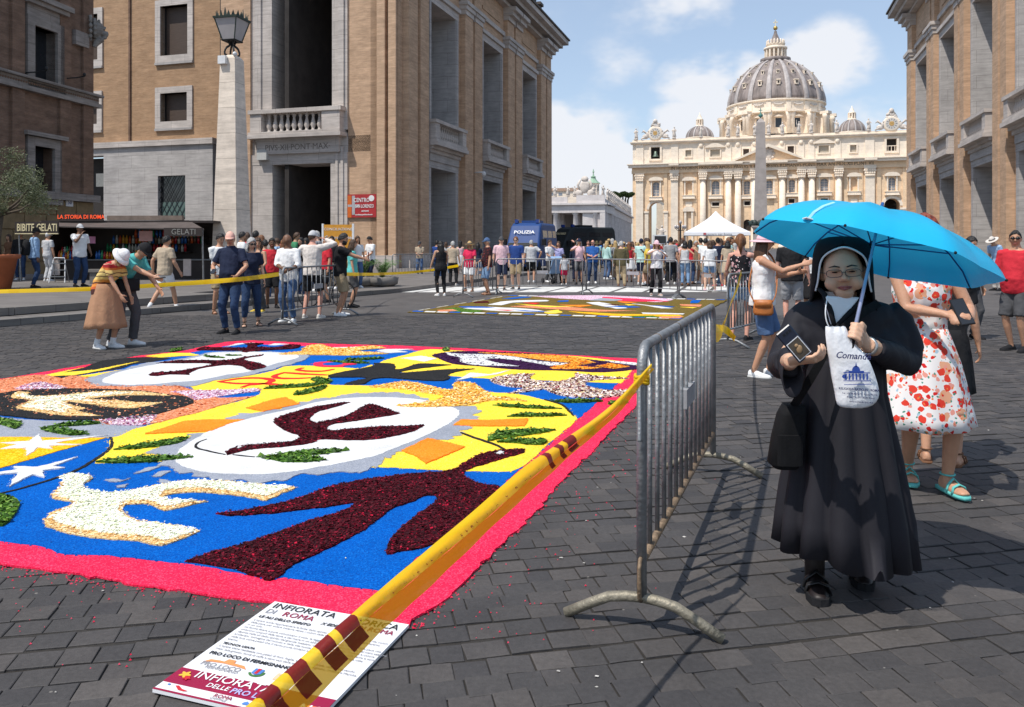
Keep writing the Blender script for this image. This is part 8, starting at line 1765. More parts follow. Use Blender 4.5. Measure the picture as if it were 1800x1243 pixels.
for (u,v) in ((1432,1034),(1508,1010)):
 a_ = G(u,v)-NO; a_.z = .095; d_ = Vector((-.25,-1,0)).normalized(); x_ = Vector((d_.y,-d_.x,0)); b0 = a_-Vector((0,0,.085))
 mb = MB(); mb.tube([a_+Vector((0,.02,.34)),a_+Vector((0,0,.02)),a_-Vector((0,0,.05))],[.058,.043,.042],10); shoe_part(mb,a_,d_,.95,.84); mb.build('stocking',M_STOCK,nun,True)
 mb = MB(); mb.loft([[b0+d_*q+x_*w_+Vector((0,0,zz)) for (q,w_) in ((-.08,-.034),(.03,-.046),(.13,-.052),(.19,-.034),(.205,0),(.19,.034),(.13,.052),(.03,.046),(-.08,.034))] for zz in (-.008,.024)]); sd_ = mb.build('sandal',C('black'),nun)
 mb = MB()
 for q,hz in ((.045,.086),(.11,.064)): mb.tube([b0+d_*q+x_*(w_*.05)+Vector((0,0,zz)) for (w_,zz) in ((-1.04,.015),(-.85,.05),(0,hz),(.85,.05),(1.04,.015))],.02,8,ell=.32)
 mb.build('strap',pbr('black_leather',(.015,.015,.016),.35,.2),sd_,True)
# habit: pleated skirt
rows = []; NN = 96
for i,(v,ul,ur,zr) in enumerate(((596,1420,1556,0),(640,1411,1560,0),(690,1402,1562,0),(740,1395,1572,0),(800,1386,1584,0),(854,1378,1595,0),(908,1370,1606,0),(973,1363,1615,1))):
 a,b = N(ul,v),N(ur,v); cx = (a.x+b.x)/2; rx = (b.x-a.x)/2*.94; z = a.z; f = i/7; row = []
 for k in range(NN):
  t = 2*PI*k/NN; pl = (abs(math.sin(t*6+.4))**.5-.55)*.042*f+.010*f*math.sin(13*t+f*2)+.012*f*f*math.sin(3*t+1)
  row.append(Vector((cx+(rx+pl)*math.cos(t),.03+(rx*.80+pl)*math.sin(t)-.02*f,z+zr*(.014*math.sin(t*2+.6)-.05*math.cos(t)*.5+.012*math.sin(5*t)))))
 rows.append(row)
mb = MB(); mb.loft(rows,True,False); o = mb.build('habit_skirt',M_HAB,nun,True); sd = o.modifiers.new('thick','SOLIDIFY'); sd.thickness = .006; d_ = o.modifiers.new('folds','DISPLACE'); d_.texture = FOLDS; d_.strength = .02; d_.texture_coords = 'LOCAL'
# habit: jacket with wide sleeves, open V neck
mb = MB(); rows = []
for (v,ul,ur,dp) in ((520,1452,1512,.06),(527,1430,1540,.08),(538,1410,1566,.10),(560,1402,1578,.12),(600,1412,1566,.135),(660,1410,1554,.135),(712,1404,1558,.145)):
 a,b = N(ul,v),N(ur,v); cx = (a.x+b.x)/2; rx = (b.x-a.x)/2; rows.append([Vector((cx+rx*math.cos(t),.03+dp*math.sin(t),a.z)) for t in [2*PI*k/24 for k in range(24)]])
mb.loft(rows)
mb.tube([N(1425,545,.05),N(1404,566,.05),N(1388,606,.02),eR+Vector((0,.03,-.01)),eR.lerp(hR0,.35),eR.lerp(hR0,.66)],[.06,.066,.066,.066,.062,.060],16)
mb.tube([N(1560,545,.05),N(1582,568,.05),N(1600,612,.02),eL+Vector((.005,.01,-.005)),eL.lerp(hL0,.3),eL.lerp(hL0,.84)],[.058,.064,.063,.062,.058,.048],16)
mb.tube([N(1545,558,.03),N(1562,600,.02),N(1572,640,.0)],[.07,.085,.075],12); mb.tube([N(1535,600,-.02),N(1580,632,-.03)],[.08,.06],12); mb.tube([N(1430,560,.03),N(1405,630,.02)],[.07,.06],12); o = mb.build('habit_jacket',M_HAB,nun,True); add_mods(o,.010,3,.5,.022)
# hanging cuff of the right sleeve
mb = MB(); cq = eR.lerp(hR0,.6); rows = []
for f in (0,.5,1): rows.append([cq+Vector((-.006,-.02*f,0))+Vector(((.058+.006*f)*math.cos(t)*.7,-.05*f,-.03*f+(.060+.024*f)*math.sin(t)-.02*f)) for t in [2*PI*k/20 for k in range(20)]])
mb.loft(rows,False,False); o = mb.build('sleeve_cuff',M_HAB,nun,True); sd = o.modifiers.new('thick','SOLIDIFY'); sd.thickness = .006
# white collar and bib in the V
mb = MB(); mb.loft([[Vector((N(1482,500).x+r*math.cos(t)*1.08,.035+r*math.sin(t),N(0,v).z)) for t in [2*PI*k/24 for k in range(24)]] for v,r in ((513,.066),(520,.067),(528,.072),(536,.085))],False,False); mb.build('collar',M_LINEN,nun,True)
bib = [N(1452,521,-.125),N(1513,523,-.125),N(1496,545,-.138),N(1467,574,-.146)]; bib2 = [p+Vector((0,.05,0)) for p in bib]; mb = MB(); mb.loft([bib2,bib]); o = mb.build('bib',M_LINEN,nun); bv = o.modifiers.new('bev','BEVEL'); bv.width = .01; bv.segments = 3
for (a,b) in (((1449,517),(1468,578)),((1517,519),(1466,580))):
 mb = MB(); p0,p1 = N(*a,-.10),N(*b,-.155); mb.tube([p0+Vector((0,.06,.02)),p0,p0.lerp(p1,.5)+Vector((0,-.012,0)),p1],[.012,.014,.013,.01],8,ell=.6); mb.build('lapel',M_VEIL,nun,True)
mb = MB(); mb.tube(densN([N(1455,520,-.14),N(1451,545,-.16),N(1453,565,-.168),N(1461,582,-.168)],4),.0028,6); mb.build('neck_cord',M_LINEN,nun,True)
# veil: hood open round the face, falling over the shoulders
hx,hy_,hz_ = HC.x,HC.y,HC.z; rows = []; edge = []
prof_v = [(.152,.012,.012,0),(.149,.055,.055,0),(.138,.088,.090,0),(.120,.104,.112,0),(.100,.112,.122,22),(.075,.117,.128,42),(.045,.120,.130,52),(.005,.122,.130,56),(-.04,.124,.130,59),(-.08,.126,.13,66),(-.12,.130,.135,76),(-.165,.138,.145,90),(-.215,.152,.155,112),(-.26,.160,.16,124)]
for (dz,rx,ry,op) in prof_v:
 row = []
 for k in range(41): t = R(-90+op+(360-2*op)*k/40); row.append(Vector((hx+rx*math.cos(t)*(1+.02*math.sin(9*t)*(dz < -.1)),hy_+.035+ry*math.sin(t)*(1.0),hz_+dz)))
 row = [HC+Matrix.Rotation(-R(20),3,'Z') @ (q-HC) for q in row]; rows.append(row)
 if op: edge.append((row[0],row[-1]))
mb = MB(); mb.loft(rows,True,False,closed=False); o = mb.build('veil',M_VEIL,nun,True); sd = o.modifiers.new('thick','SOLIDIFY'); sd.thickness = .008; sd.offset = 0
arc = [e[0] for e in edge[:6][::-1]]+[HC+Matrix.Rotation(-R(20),3,'Z') @ Vector((0,-.088,.112))]+[e[1] for e in edge[:6]]; arc = [p+Vector(((hx-p.x)*.03,-.004,-.004)) for p in arc]
mb = MB(); mb.tube(densN(arc,4),.0042,8); mb.build('veil_band',M_LINEN,nun,True)
# face details
def hv(x,y,z): return HMn @ Vector((x,y,z))
for s in (-1,1):
 mb = MB(); mb.ell(hv(s*.030,.0885,.006),(.0135,.0055,.0036),12,6); mb.build('eye',M_EYE,nun,True)
 mb = MB(); mb.tube([hv(s*.012,.094,.009),hv(s*.030,.0965,.0125),hv(s*.047,.085,.008)],[.002,.003,.002],6); mb.build('eyelid',SK['olive'],nun,True)
 mb = MB(); mb.tube([hv(s*.012,.100,.028),hv(s*.030,.098,.034),hv(s*.050,.084,.028)],[.0028,.0034,.002],6); mb.build('eyebrow',HM['black'],nun,True)
mb = MB(); mb.tube([hv(-.026,.088,-.062),hv(-.009,.100,-.0585),hv(0,.1005,-.060),hv(.009,.100,-.0585),hv(.026,.088,-.062)],[.002,.0048,.0042,.0048,.002],8); mb.tube([hv(-.022,.089,-.066),hv(0,.1005,-.0685),hv(.022,.089,-.066)],[.002,.0062,.002],8); mb.build('lips',pbr('nun_lip',(.30,.10,.09),.45),nun,True)
M_SPEC = pbr('spectacle_metal',(.10,.085,.075),.3,.1,metal=.7); M_LENS = bpy.data.materials.new('spectacle_lens'); M_LENS.use_nodes = True; b_ = M_LENS.node_tree.nodes['Principled BSDF']; b_.inputs['Transmission Weight'].default_value = 1; b_.inputs['Roughness'].default_value = .02; b_.inputs['IOR'].default_value = 1.02
for s in (-1,1):
 oval = [hv(s*.033+.0275*math.copysign(abs(math.cos(t))**.7,math.cos(t)),.113-.10*abs(s*.033+.0275*math.cos(t))**1.1,.002+.0165*math.copysign(abs(math.sin(t))**.75,math.sin(t))) for t in [2*PI*k/24 for k in range(25)]]
 mb = MB(); mb.tube(oval,.0016,5); mb.tube([oval[0] if s > 0 else oval[12],hv(s*.072,.07,.006),hv(s*.080,.0,.004)],.0016,5); g_ = mb.build('spectacles',M_SPEC,nun,True); mb = MB(); mb.add(oval[:-1],[tuple(range(24))]); mb.build('lens',M_LENS,g_)
mb = MB(); mb.tube([hv(-.008,.112,.004),hv(0,.115,.007),hv(.008,.112,.004)],.0016,5); mb.build('spectacle_bridge',M_SPEC,nun,True)
mb = MB(); wr_ = hL0.lerp(fc,-.15); wax = (hL0-eL).normalized(); wx,wy = perp(wax)
mb.tube([wr_+wx*(math.cos(a)*.034)+wy*(math.sin(a)*.034) for a in [2*PI*k/18 for k in range(19)]],.008,6,ell=.6); mb.build('wristwatch',pbr('watch_steel',(.5,.49,.47),.3,.15,40,metal=.8),nun,True)
# ---- shoulder bag with broad strap
sbp = N(1387,760,-.08); sb = thing('shoulder_bag','black nylon shoulder bag hanging at the nun hip on a diagonal strap','bag',NO+Vector((sbp.x,sbp.y,sbp.z)))
M_NYL = pbr('black_nylon',(.008,.008,.009),.8,.2,20,.1,90,spec=.15); mb = MB()
mb.loft([[Vector((rx*math.copysign(abs(math.cos(t))**.6,math.cos(t))+sx_,.05*math.copysign(abs(math.sin(t))**.6,math.sin(t)),z)) for t in [2*PI*k/18 for k in range(18)]] for z,rx,sx_ in ((-.15,.05,-.02),(-.13,.07,-.02),(-.02,.068,-.005),(.08,.058,.01),(.12,.045,.02))]); mb.build('bag_body',M_NYL,sb,True); mb = MB(); mb.loft([[Vector((.055*math.copysign(abs(math.cos(t))**.6,math.cos(t))-.014,-.055+.012*math.sin(t),z)) for t in [2*PI*k/14 for k in range(14)]] for z in (-.13,.0)]); mb.build('pocket',M_NYL,sb)
mb = MB(); sp_ = densN([N(1394,715,-.10),N(1416,680,-.19),N(1440,640,-.205),N(1462,600,-.195),N(1510,555,-.175),N(1545,532,-.10)],5); rows = [[p-sbp+Vector((-.012,0,.014)),p-sbp+Vector((.012,-.002,-.014))] for p in sp_]; mb.loft(rows,False,False,False); o = mb.build('strap',M_NYL,sb); sd = o.modifiers.new('thick','SOLIDIFY'); sd.thickness = .006
# ---- phone with a small picture card on its back
pc = N(1396,604,-.455); pax = (N(1413,622,-.45)-N(1381,584,-.45)).normalized(); pay = (N(1394,574,-.45)-N(1373,594,-.45)).normalized(); pay = (pay-pax*pax.dot(pay)).normalized(); paz = Vector((0,-1,0)); paz = pax.cross(pay); paz = paz if paz.y < 0 else -paz
ph_ = thing('phone','dark phone with a small picture card on its back in the nun right hand','phone',NO+pc)
mb = MB(); mb.obox((0,0,0),pax,pay,paz,.072,.034,.0055); o = mb.build('case',pbr('navy_case',(.02,.025,.045),.3,.1),ph_); bv = o.modifiers.new('bev','BEVEL'); bv.width = .004
mb = MB(); mb.obox(pax*.024+paz*.006,pax,pay,paz,.040,.029,.0006); mb.build('card_border',M_LINEN,ph_); mb = MB(); mb.obox(pax*.024+paz*.0068,pax,pay,paz,.037,.026,.0006); mb.build('card',pbr('sepia_card',(.07,.055,.04),.5,.4,30),ph_)
mb = MB(); mb.ell(pax*.028+paz*.0074,(.012,.004,.017),10,6); mb.ell(pax*.010+paz*.0074,(.008,.004,.008),8,6); mb.build('card_motif',pbr('ochre_print',(.30,.19,.10),.6),ph_,True)
for k in range(3): mb = MB(); mb.obox(-pax*(.052-.0*k)+pay*(.018-k*.014)+paz*.006,pax,pay,paz,.005,.005,.0012); mb.build('lens',M_GLASSD,ph_)
# ---- white plastic bag with print
bgc = N(1498,645,-.40); pb_ = thing('plastic_bag','white plastic shop bag printed in blue hanging from the nun hand','bag',NO+bgc)
rows = []; outl = [(574,1450,1487),(582,1449,1492),(600,1450,1497),(625,1453,1527),(650,1457,1538),(676,1462,1546),(692,1465,1549),(705,1467,1545),(718,1470,1530)]
for i,(v,ul,ur) in enumerate(outl):
 a,b = N(ul,v,-.43)-bgc,N(ur,v,-.43)-bgc; n = 22; row = []
 th_ = .012+.022*math.sin(min(1,i/6)*PI*.6)
 for k in range(n):
  t = k/(n//2) if k < n//2 else (n-k)/(n//2); sgn = -1 if k < n//2 else 1; w_ = .0035*math.sin(i*2.1+k*1.7)+.003*math.sin(k*3.3-i)
  row.append(a.lerp(b,t)+Vector((0,sgn*th_*math.sin(PI*min(1,max(0,t)))**.6+w_,.003*math.sin(k*2.2+i))))
 rows.append(row)
M_BAGP = pbr('white_polythene',(.80,.80,.82),.32,.04,4,.5,14,spec=.5); mb = MB(); mb.loft(rows,False,True); o = mb.build('bag_body',M_BAGP,pb_,True); ss = o.modifiers.new('sub','SUBSURF'); ss.levels = ss.render_levels = 1
M_BLU = pbr('blue_ink',(.03,.07,.33),.5); M_NVI = pbr('navy_ink',(.02,.025,.10),.5)
def bt(t,u,v,size,m,sx=1.,sh=0,bold=0): return letters(t,m,pb_,frameM(N(u,v,-.487)-bgc,(1,0,-.06),(0,.12,1)),size,sx,sh,bold,ext=.0006)
bt('Comandé',1499,626,.036,M_NVI,.95,.35,.0004); bt('RELIGIOUS ARTICLES · ROMA',1510,685,.0125,M_NVI,.95,0,.0002); bt('Tel. +39.06.8875279 · Piazza Pio XII',1511,693,.0092,M_NVI); bt('Borgo Pio, 101 · 00193 Roma',1513,699,.0088,M_NVI); bt('www.comande-articoli.it',1514,707,.0092,M_NVI)
def bq(pts,m=M_BLU): mb = MB(); q = [N(u,v,-.488)-bgc for u,v in pts]; mb.add(q+[p+Vector((0,.002,0)) for p in q],[tuple(range(len(q))),tuple(range(2*len(q)-1,len(q)-1,-1))]); return mb.build('print',m,pb_,fixn=False)
bq([(1505+7*math.cos(R(a)),652-9*math.sin(R(a))) for a in range(0,181,20)]); bq([(1503.5,645),(1506.5,645),(1505,636)]); bq([(1492,652),(1519,652),(1519,655),(1492,655)])
for k in range(7): u = 1486+k*6.2; bq([(u,657),(u+2.6,657),(u+2.6,668),(u,668)])
bq([(1483,654.5),(1530,655),(1530,656.5),(1483,656)]); bq([(1483,669),(1531,669),(1531,670.4),(1483,670.2)]); bq([(1484,676),(1533,675),(1533,676),(1484,677)])
for k in range(3): bq([(1484+3.5*math.cos(R(a)),662+k*0-3.5*math.sin(R(a))) for a in range(0,360,40)]) if k == 0 else None
# ---- umbrella
um = thing('umbrella','bright cyan folding umbrella tilted over the nun','umbrella',NO+Vector((shaft0.x,shaft0.y,shaft0.z)))
def umat():
 m,b,L = newmat('cyan_nylon'); c = (.02,.55,.90,1); b.inputs['Base Color'].default_value = c; b.inputs['Roughness'].default_value = .38; b.inputs['Specular IOR Level'].default_value = .4
 tr = nd(m,'ShaderNodeBsdfTranslucent'); tr.inputs[0].default_value = (.03,.48,.78,1); mx = nd(m,'ShaderNodeMixShader'); mx.inputs[0].default_value = .32; L.new(b.outputs[0],mx.inputs[1]); L.new(tr.outputs[0],mx.inputs[2]); L.new(mx.outputs[0],m.node_tree.nodes['Material Output'].inputs[0])
 t = nd(m,'ShaderNodeTexCoord'); n = nd(m,'ShaderNodeTexNoise'); n.inputs['Scale'].default_value = 7; n.inputs['Detail'].default_value = 3; L.new(t.outputs['Object'],n.inputs[0]); bp = nd(m,'ShaderNodeBump'); bp.inputs['Strength'].default_value = .35; bp.inputs['Distance'].default_value = .02; L.new(n.outputs[0],bp.inputs['Height']); L.new(bp.outputs[0],b.inputs['Normal']); return m
M_UMB = umat(); uo = shaft0
rc = Vector((1.566,3.491,1.506))-NO-uo; nx = Vector((.297,.079,1)).normalized(); ex_ = (Vector((1,0,0))-nx*nx.x).normalized(); ey_ = nx.cross(ex_).normalized(); RU = .522; SAG = .205
def canopy(f,a):
 k = a/(2*PI/8); fr_ = abs((k % 1)-.5)*2; rr = RU*math.sin(f*R(72))/math.sin(R(72))*(1-.085*(1-fr_**1.3)*f**1.5); hgt = SAG*(math.cos(f*R(72))-math.cos(R(72)))/(1-math.cos(R(72)))-.018*(1-fr_)*math.sin(f*PI)
 return rc+ex_*(rr*math.cos(a))+ey_*(rr*math.sin(a))+nx*hgt
A0 = 2.541; NA = 80
rows = [[canopy(max(.012,i/12),2*PI*k/NA) for k in range(NA)] for i in range(13)]
rot = Matrix.Rotation(A0,4,nx); rows = [[rc+rot @ (p-rc) for p in r] for r in rows]
mb = MB(); mb.loft(rows,False,False); cn = mb.build('canopy',M_UMB,um,True,fixn=False)
M_RIBB = pbr('blue_rib',(.02,.10,.30),.4,.1,metal=.3); apex = rc+nx*SAG
for k in range(8):
 pts = [rc+rot @ (canopy(f,2*PI*k/8)-rc)-nx*.006 for f in (.02,.2,.4,.6,.8,.97)]; mb = MB(); mb.tube(pts,.0035,5); rb_ = mb.build('rib',M_RIBB,um,True); mb = MB(); mb.tube([apex-nx*.16,pts[3]],.003,5); mb.build('stretcher',M_RIBB,rb_)
 tip = rc+rot @ (canopy(1.0,2*PI*k/8)-rc); mb = MB(); mb.ell(tip,(.006,.006,.006),8,6); mb.build('rib_tip',C('black'),um)
mb = MB(); mb.tube([shaftd*-.02,(apex-Vector((0,0,0)))*.55,apex],[.0085,.007,.006],10); mb.build('shaft',pbr('shaft_lilac',(.36,.38,.52),.25,.1,metal=.6),um,True); mb = MB(); mb.tube([apex-nx*.01,apex+nx*.035],[.012,.006],8); mb.build('finial',M_RIBB,um); mb = MB(); mb.tube([apex-nx*.18,apex-nx*.145],.012,8); mb.build('runner',C('black'),um)
mb = MB(); mb.tube([-shaftd*.045,-shaftd*.0],.011,10,dome=True); mb.build('handle',C('black'),um,True)
sk_ = [rc+rot @ (canopy(f,R(70))-rc)+nx*.012 for f in (.55,.7,.85,1.0)]; mb = MB(); mb.loft([[p+ex_*.006,p-ex_*.006] for p in sk_],False,False,False); st2 = mb.build('closing_strap',pbr('clear_strap',(.35,.65,.85),.3),um)
mb = MB(); mb.obox(sk_[-1]+nx*.004,ex_,ey_,nx,.014,.022,.002); mb.build('strap_tag',M_LINEN,um)
# ================================================================= STREET FURNITURE, KIOSK, VEHICLES, PLANTS
# lamp pillar
lp = P(408,430,30.0); lz = lambda v: CAMH+(HY-v)/F*30
lamp = thing('lamp_pillar','tall tapering travertine obelisk lamp with black lantern in front of the portal','street lamp',(lp.x,lp.y,0),-TH+R(4)); lamp.scale = (.74,.74,1)
hw = lambda px: px/F*30/2
mb = MB(); s4 = lambda r,z: [(-r,-r,z),(r,-r,z),(r,r,z),(-r,r,z)]
mb.loft([s4(.95,0),s4(.95,.9),s4(.8,1.0),s4(.74,1.1)]); mb.build('plinth',M_TRAV,lamp); mb = MB(); mb.loft([s4(.70,1.1),s4(.41,lz(105)),s4(.30,lz(100)),s4(.2,lz(98))]); mb.build('shaft',travertine('lamp_stone',(.80,.69,.58),.3,(3,.95)),lamp)
M_IRONG = pbr('green_black_iron',(.03,.045,.036),.55,.3,6); M_LGL = pbr('frosted_lamp_glass',(.40,.37,.37),.3,.08,2)
for k in range(4):
 a = PI/2*k+PI/4; c,s = math.cos(a),math.sin(a); mb = MB(); mb.tube(densN([Vector((.12*c,.12*s,lz(101))),Vector((.36*c,.36*s,lz(96))),Vector((.30*c,.30*s,lz(86))),Vector((.12*c,.12*s,lz(80))),Vector((.2*c,.2*s,lz(73)))],3),.05,6); mb.build('scroll',M_IRON,lamp,True)
mb = MB(); mb.loft([s4(.36,lz(74)),s4(.40,lz(72)),s4(.34,lz(71))]); mb.build('lantern_base',M_IRON,lamp)
mb = MB(); mb.loft([s4(.34,lz(71)),s4(.60,lz(36))],False,False); mb.build('lantern_glass',M_LGL,lamp)
for x,y in ((-1,-1),(1,-1),(1,1),(-1,1)): mb = MB(); mb.tube([(x*.35,y*.35,lz(71)),(x*.61,y*.61,lz(36))],.03,5); mb.build('lantern_bar',M_IRONG,lamp)
mb = MB(); mb.loft([s4(.66,lz(36.5)),s4(.68,lz(33)),s4(.3,lz(30)),s4(.05,lz(27))]); mb.build('lantern_roof',M_IRONG,lamp)
for k in range(20):
 a = 2*PI*k/20; r = .62/max(abs(math.cos(a)),abs(math.sin(a))); mb = MB(); mb.loft([[(r*math.cos(a)-.09*math.sin(a)*q,r*math.sin(a)+.09*math.cos(a)*q,lz(33)) for q in (-1,1)],[(r*1.03*math.cos(a),r*1.03*math.sin(a),lz(33)+.20+(.12 if k % 5 == 0 else 0))]*2],False,False,False); o = mb.build('crown_leaf',M_IRONG,lamp); sd = o.modifiers.new('t','SOLIDIFY'); sd.thickness = .03
mb = MB(); mb.box(-.42,.0,-.62,-.42,lz(116),lz(102)); mb.build('control_box',pbr('white_enamel',(.6,.6,.6),.4),lamp); mb = MB(); mb.tube([(.3,-.3,lz(100)),(.5,-.55,lz(100.5))],.05,6); mb.ell((.55,-.62,lz(101)),(.1,.14,.09),8,6); mb.build('security_camera',MATS['camera_white'],lamp,True)
# red banner on the palace and orange panel
def wallsign(label,u0,v0,u1,v1,col,lines,cat='sign',off=.12,name='banner'):
 a0,z1 = pb(u0,v0,B_L-off); a1,z0 = pb(u1,v1,B_L-off); t = thing(name,label,cat,toW(a0,B_L-off,z0),-TH); w_,h_ = a1-a0,z1-z0
 mb = MB(); mb.box(0,w_,0,.05,0,h_); mb.build('panel',col,t)
 for (tx,x,z,s,m,sx) in lines: letters(tx,m,t,frameM((w_*x,-.018,h_*z),(1,0,0),(0,0,1)),s,sx,bold=.004,ext=.003)
 return t,w_,h_
M_WP = pbr('sign_white',(.75,.75,.75),.5); M_RD = pbr('banner_red',(.40,.03,.035),.6,.2,1.5)
t_,w_,h_ = wallsign('red banner with white lettering on the brick palace front',611,342,661,382,M_RD,[('CENTRO',.50,.74,.36,M_WP,.75),('SAN LORENZO',.60,.48,.30,M_WP,.62),('GIOVANI',.62,.27,.12,M_WP,1),('accoglienza preghiera incontri',.58,.12,.12,M_WP,.8)],'banner')
mb = MB(); mb.box(.02,w_*.42,-.012,0,h_*.46,h_*.56); mb.box(w_*.16,w_*.26,-.014,-.001,h_*.12,h_*.94); mb.build('cross_print',pbr('banner_grey',(.4,.4,.42),.6),t_); mb = MB(); mb.prism([(w_*(.84+.1*math.cos(a)),h_*(.82+.13*math.sin(a))) for a in [2*PI*k/16 for k in range(16)]],-.012,0,'y'); mb.build('emblem',M_WP,t_); mb = MB(); mb.box(.0,w_*.14,-.010,0,0,h_*.95); mb.build('orange_edge',pbr('banner_orange',(.6,.13,.02),.6),t_)
p_ = G(592,507,.13); t_ = thing('notice_board','orange panel on white posts behind the bearded man','sign',p_,0); zt_ = P(0,402,p_.y).z; zb_ = P(0,424,p_.y).z
mb = MB(); mb.box(-.42,.5,-.03,.03,zb_-1.0,zt_); mb.build('panel',pbr('panel_orange',(.62,.28,.03),.5),t_); mb = MB(); mb.box(.5,.56,-.04,.04,0,zt_+.03); mb.build('post',M_WP,t_); mb = MB(); mb.box(-.48,-.42,-.04,.04,0,zt_+.03); mb.build('post',M_WP,t_); letters('CONCILIAZIONE',M_WP,t_,frameM((.05,-.035,zt_-.15),(1,0,0),(0,0,1)),.12); letters('Centro Visite',M_WP,t_,frameM((.05,-.035,zt_-.42),(1,0,0),(0,0,1)),.16)
# kiosk
kp = G(225,491,KZ); kd0 = kp.y; ks = kd0/F; kio = thing('kiosk','drinks and ice cream kiosk with brown awning and lettered signs','kiosk',(kp.x,kp.y,KZ),0)
kx = lambda u: (u-225)*ks; kz = lambda v: CAMH+(HY-v)*ks-KZ
M_AWN = pbr('brown_awning',(.095,.075,.068),.85,.2,2,.2,12); M_KDK = pbr('kiosk_dark',(.035,.025,.022),.6,.3,2); M_GLD = pbr('letter_cream',(.70,.60,.36),.5); M_NEON = pbr('letter_red',(.75,.07,.02),.5); M_NEON.node_tree.nodes['Principled BSDF'].inputs['Emission Color'].default_value = (1,.12,.03,1); M_NEON.node_tree.nodes['Principled BSDF'].inputs['Emission Strength'].default_value = .5
def kb(name,m,x0,x1,y0,y1,z0,z1): mb = MB(); mb.box(x0,x1,y0,y1,z0,z1); return mb.build(name,m,kio)
kb('back_wall',M_KDK,kx(80),kx(376),1.9,2.0,0,kz(392)); kb('side_wall',M_KDK,kx(80),kx(83),.2,1.9,0,kz(392)); kb('side_wall',M_KDK,kx(373),kx(376),.8,1.9,0,kz(392)); kb('roof',M_KDK,kx(78),kx(378),-.2,2.2,kz(392),kz(388)); kb('roof_fascia',pbr('roof_wood',(.20,.15,.12),.7,.3,3),kx(188),kx(320),.0,.2,kz(387),kz(379)); kb('counter',M_KDK,kx(90),kx(370),.25,.95,0,kz(458)); kb('counter_top',pbr('counter_grey',(.2,.2,.2),.4),kx(88),kx(372),.15,1.0,kz(458),kz(456))
mb = MB(); mb.loft([[(kx(70),.1,kz(389)),(kx(330),.1,kz(387))],[(kx(68),-1.3,kz(398)),(kx(383),-1.3,kz(404))]],False,False,False); o = mb.build('awning',M_AWN,kio); sd = o.modifiers.new('t','SOLIDIFY'); sd.thickness = .04
kb('sign_board',M_KDK,kx(110),kx(187),-.25,-.18,kz(389),kz(376)); letters('LA STORIA DI ROMA',M_NEON,kio,frameM((kx(149),-.262,kz(382)),(1,0,0),(0,0,1)),.20,.92,bold=.004)
kb('sign_board',M_KDK,kx(69),kx(141),-1.42,-1.36,kz(411),kz(392)); kb('sign_edge',M_GLD,kx(69),kx(141),-1.43,-1.36,kz(412.5),kz(411)); letters('BIBITE-GELATI',M_GLD,kio,frameM((kx(106),-1.43,kz(402)),(1,0,0),(0,0,1)),.36,.62,bold=.006)
kb('sign_board',M_KDK,kx(318),kx(382),-1.42,-1.36,kz(416),kz(402)); letters('GELATI',pbr('letter_grey',(.25,.24,.22),.5),kio,frameM((kx(351),-1.43,kz(409)),(1,0,0),(0,0,1)),.28,.95)
for u in (72,380): mb = MB(); mb.tube([(kx(u),-1.3,kz(404)),(kx(u),-1.2,0)],.03,6); mb.build('awning_post',M_GALV,kio)
BR = random.Random(2); bm_ = MB(); bm_.lathe([(.05,0),(.05,.2),(.022,.27),(.022,.32)],8); fl_c = [(.6,.10,.02),(.7,.35,.03),(.03,.15,.5),(.02,.3,.12),(.5,.02,.03),(.6,.6,.55),(.1,.05,.03)]; fm = [pbr('drink_%d' % i,c,.2,.1,spec=.6) for i,c in enumerate(fl_c)]; bms = [bm_.mesh('bottle',m,True) for m in fm]
for r_,(v,y,u0,u1,n) in enumerate(((457,.45,92,128,9),(447,.65,92,128,8),(456,.4,160,235,16),(443,1.6,150,300,26),(428,1.65,160,330,28),(417,1.7,200,330,20))):
 for k in range(n): link(bms[(BR.randrange(7) if r_ else k % 3)],'bottle',kio,(kx(u0+(u1-u0)*k/n),y,kz(v)),(0,0,0),(1,1,BR.uniform(.8,1.05)))
 if v < 450: kb('shelf',M_KDK,kx(u0-4),kx(u1+4),y-.12,y+.14,kz(v)-.03,kz(v))
kb('notice',pbr('notice_red_white',(.6,.35,.34),.6),kx(245),kx(268),-.02,.0,kz(424),kz(406)); kb('magazine',pbr('notice_pink',(.6,.25,.42),.6),kx(158),kx(175),-.3,-.28,kz(428),kz(416)); kb('ice_cream_poster',pbr('poster_pale',(.5,.42,.38),.6),kx(82),kx(102),.1,.14,kz(484),kz(458)); kb('ice_cream_poster',MATS['poster_pale'],kx(332),kx(345),-.5,-.46,kz(484),kz(455)); kb('shop_sign',M_WP,kx(45),kx(69),1.0,1.1,kz(400),kz(388)); letters('SOUVENIR',M_TXT,kio,frameM((kx(62),.98,kz(394)),(1,0,0),(0,0,1)),.3,.8,bold=.006)
bn = G(170,499,KZ); t_ = thing('stone_bench','low stone bench in front of the kiosk counter','bench',bn); mb = MB(); mb.box(-.3,1.0,-.2,.25,.38,.47); mb.build('seat',M_KERB,t_)
for x in (-.15,.75): mb = MB(); mb.box(x,x+.2,-.15,.2,0,.38); mb.build('leg',M_KERB,t_)
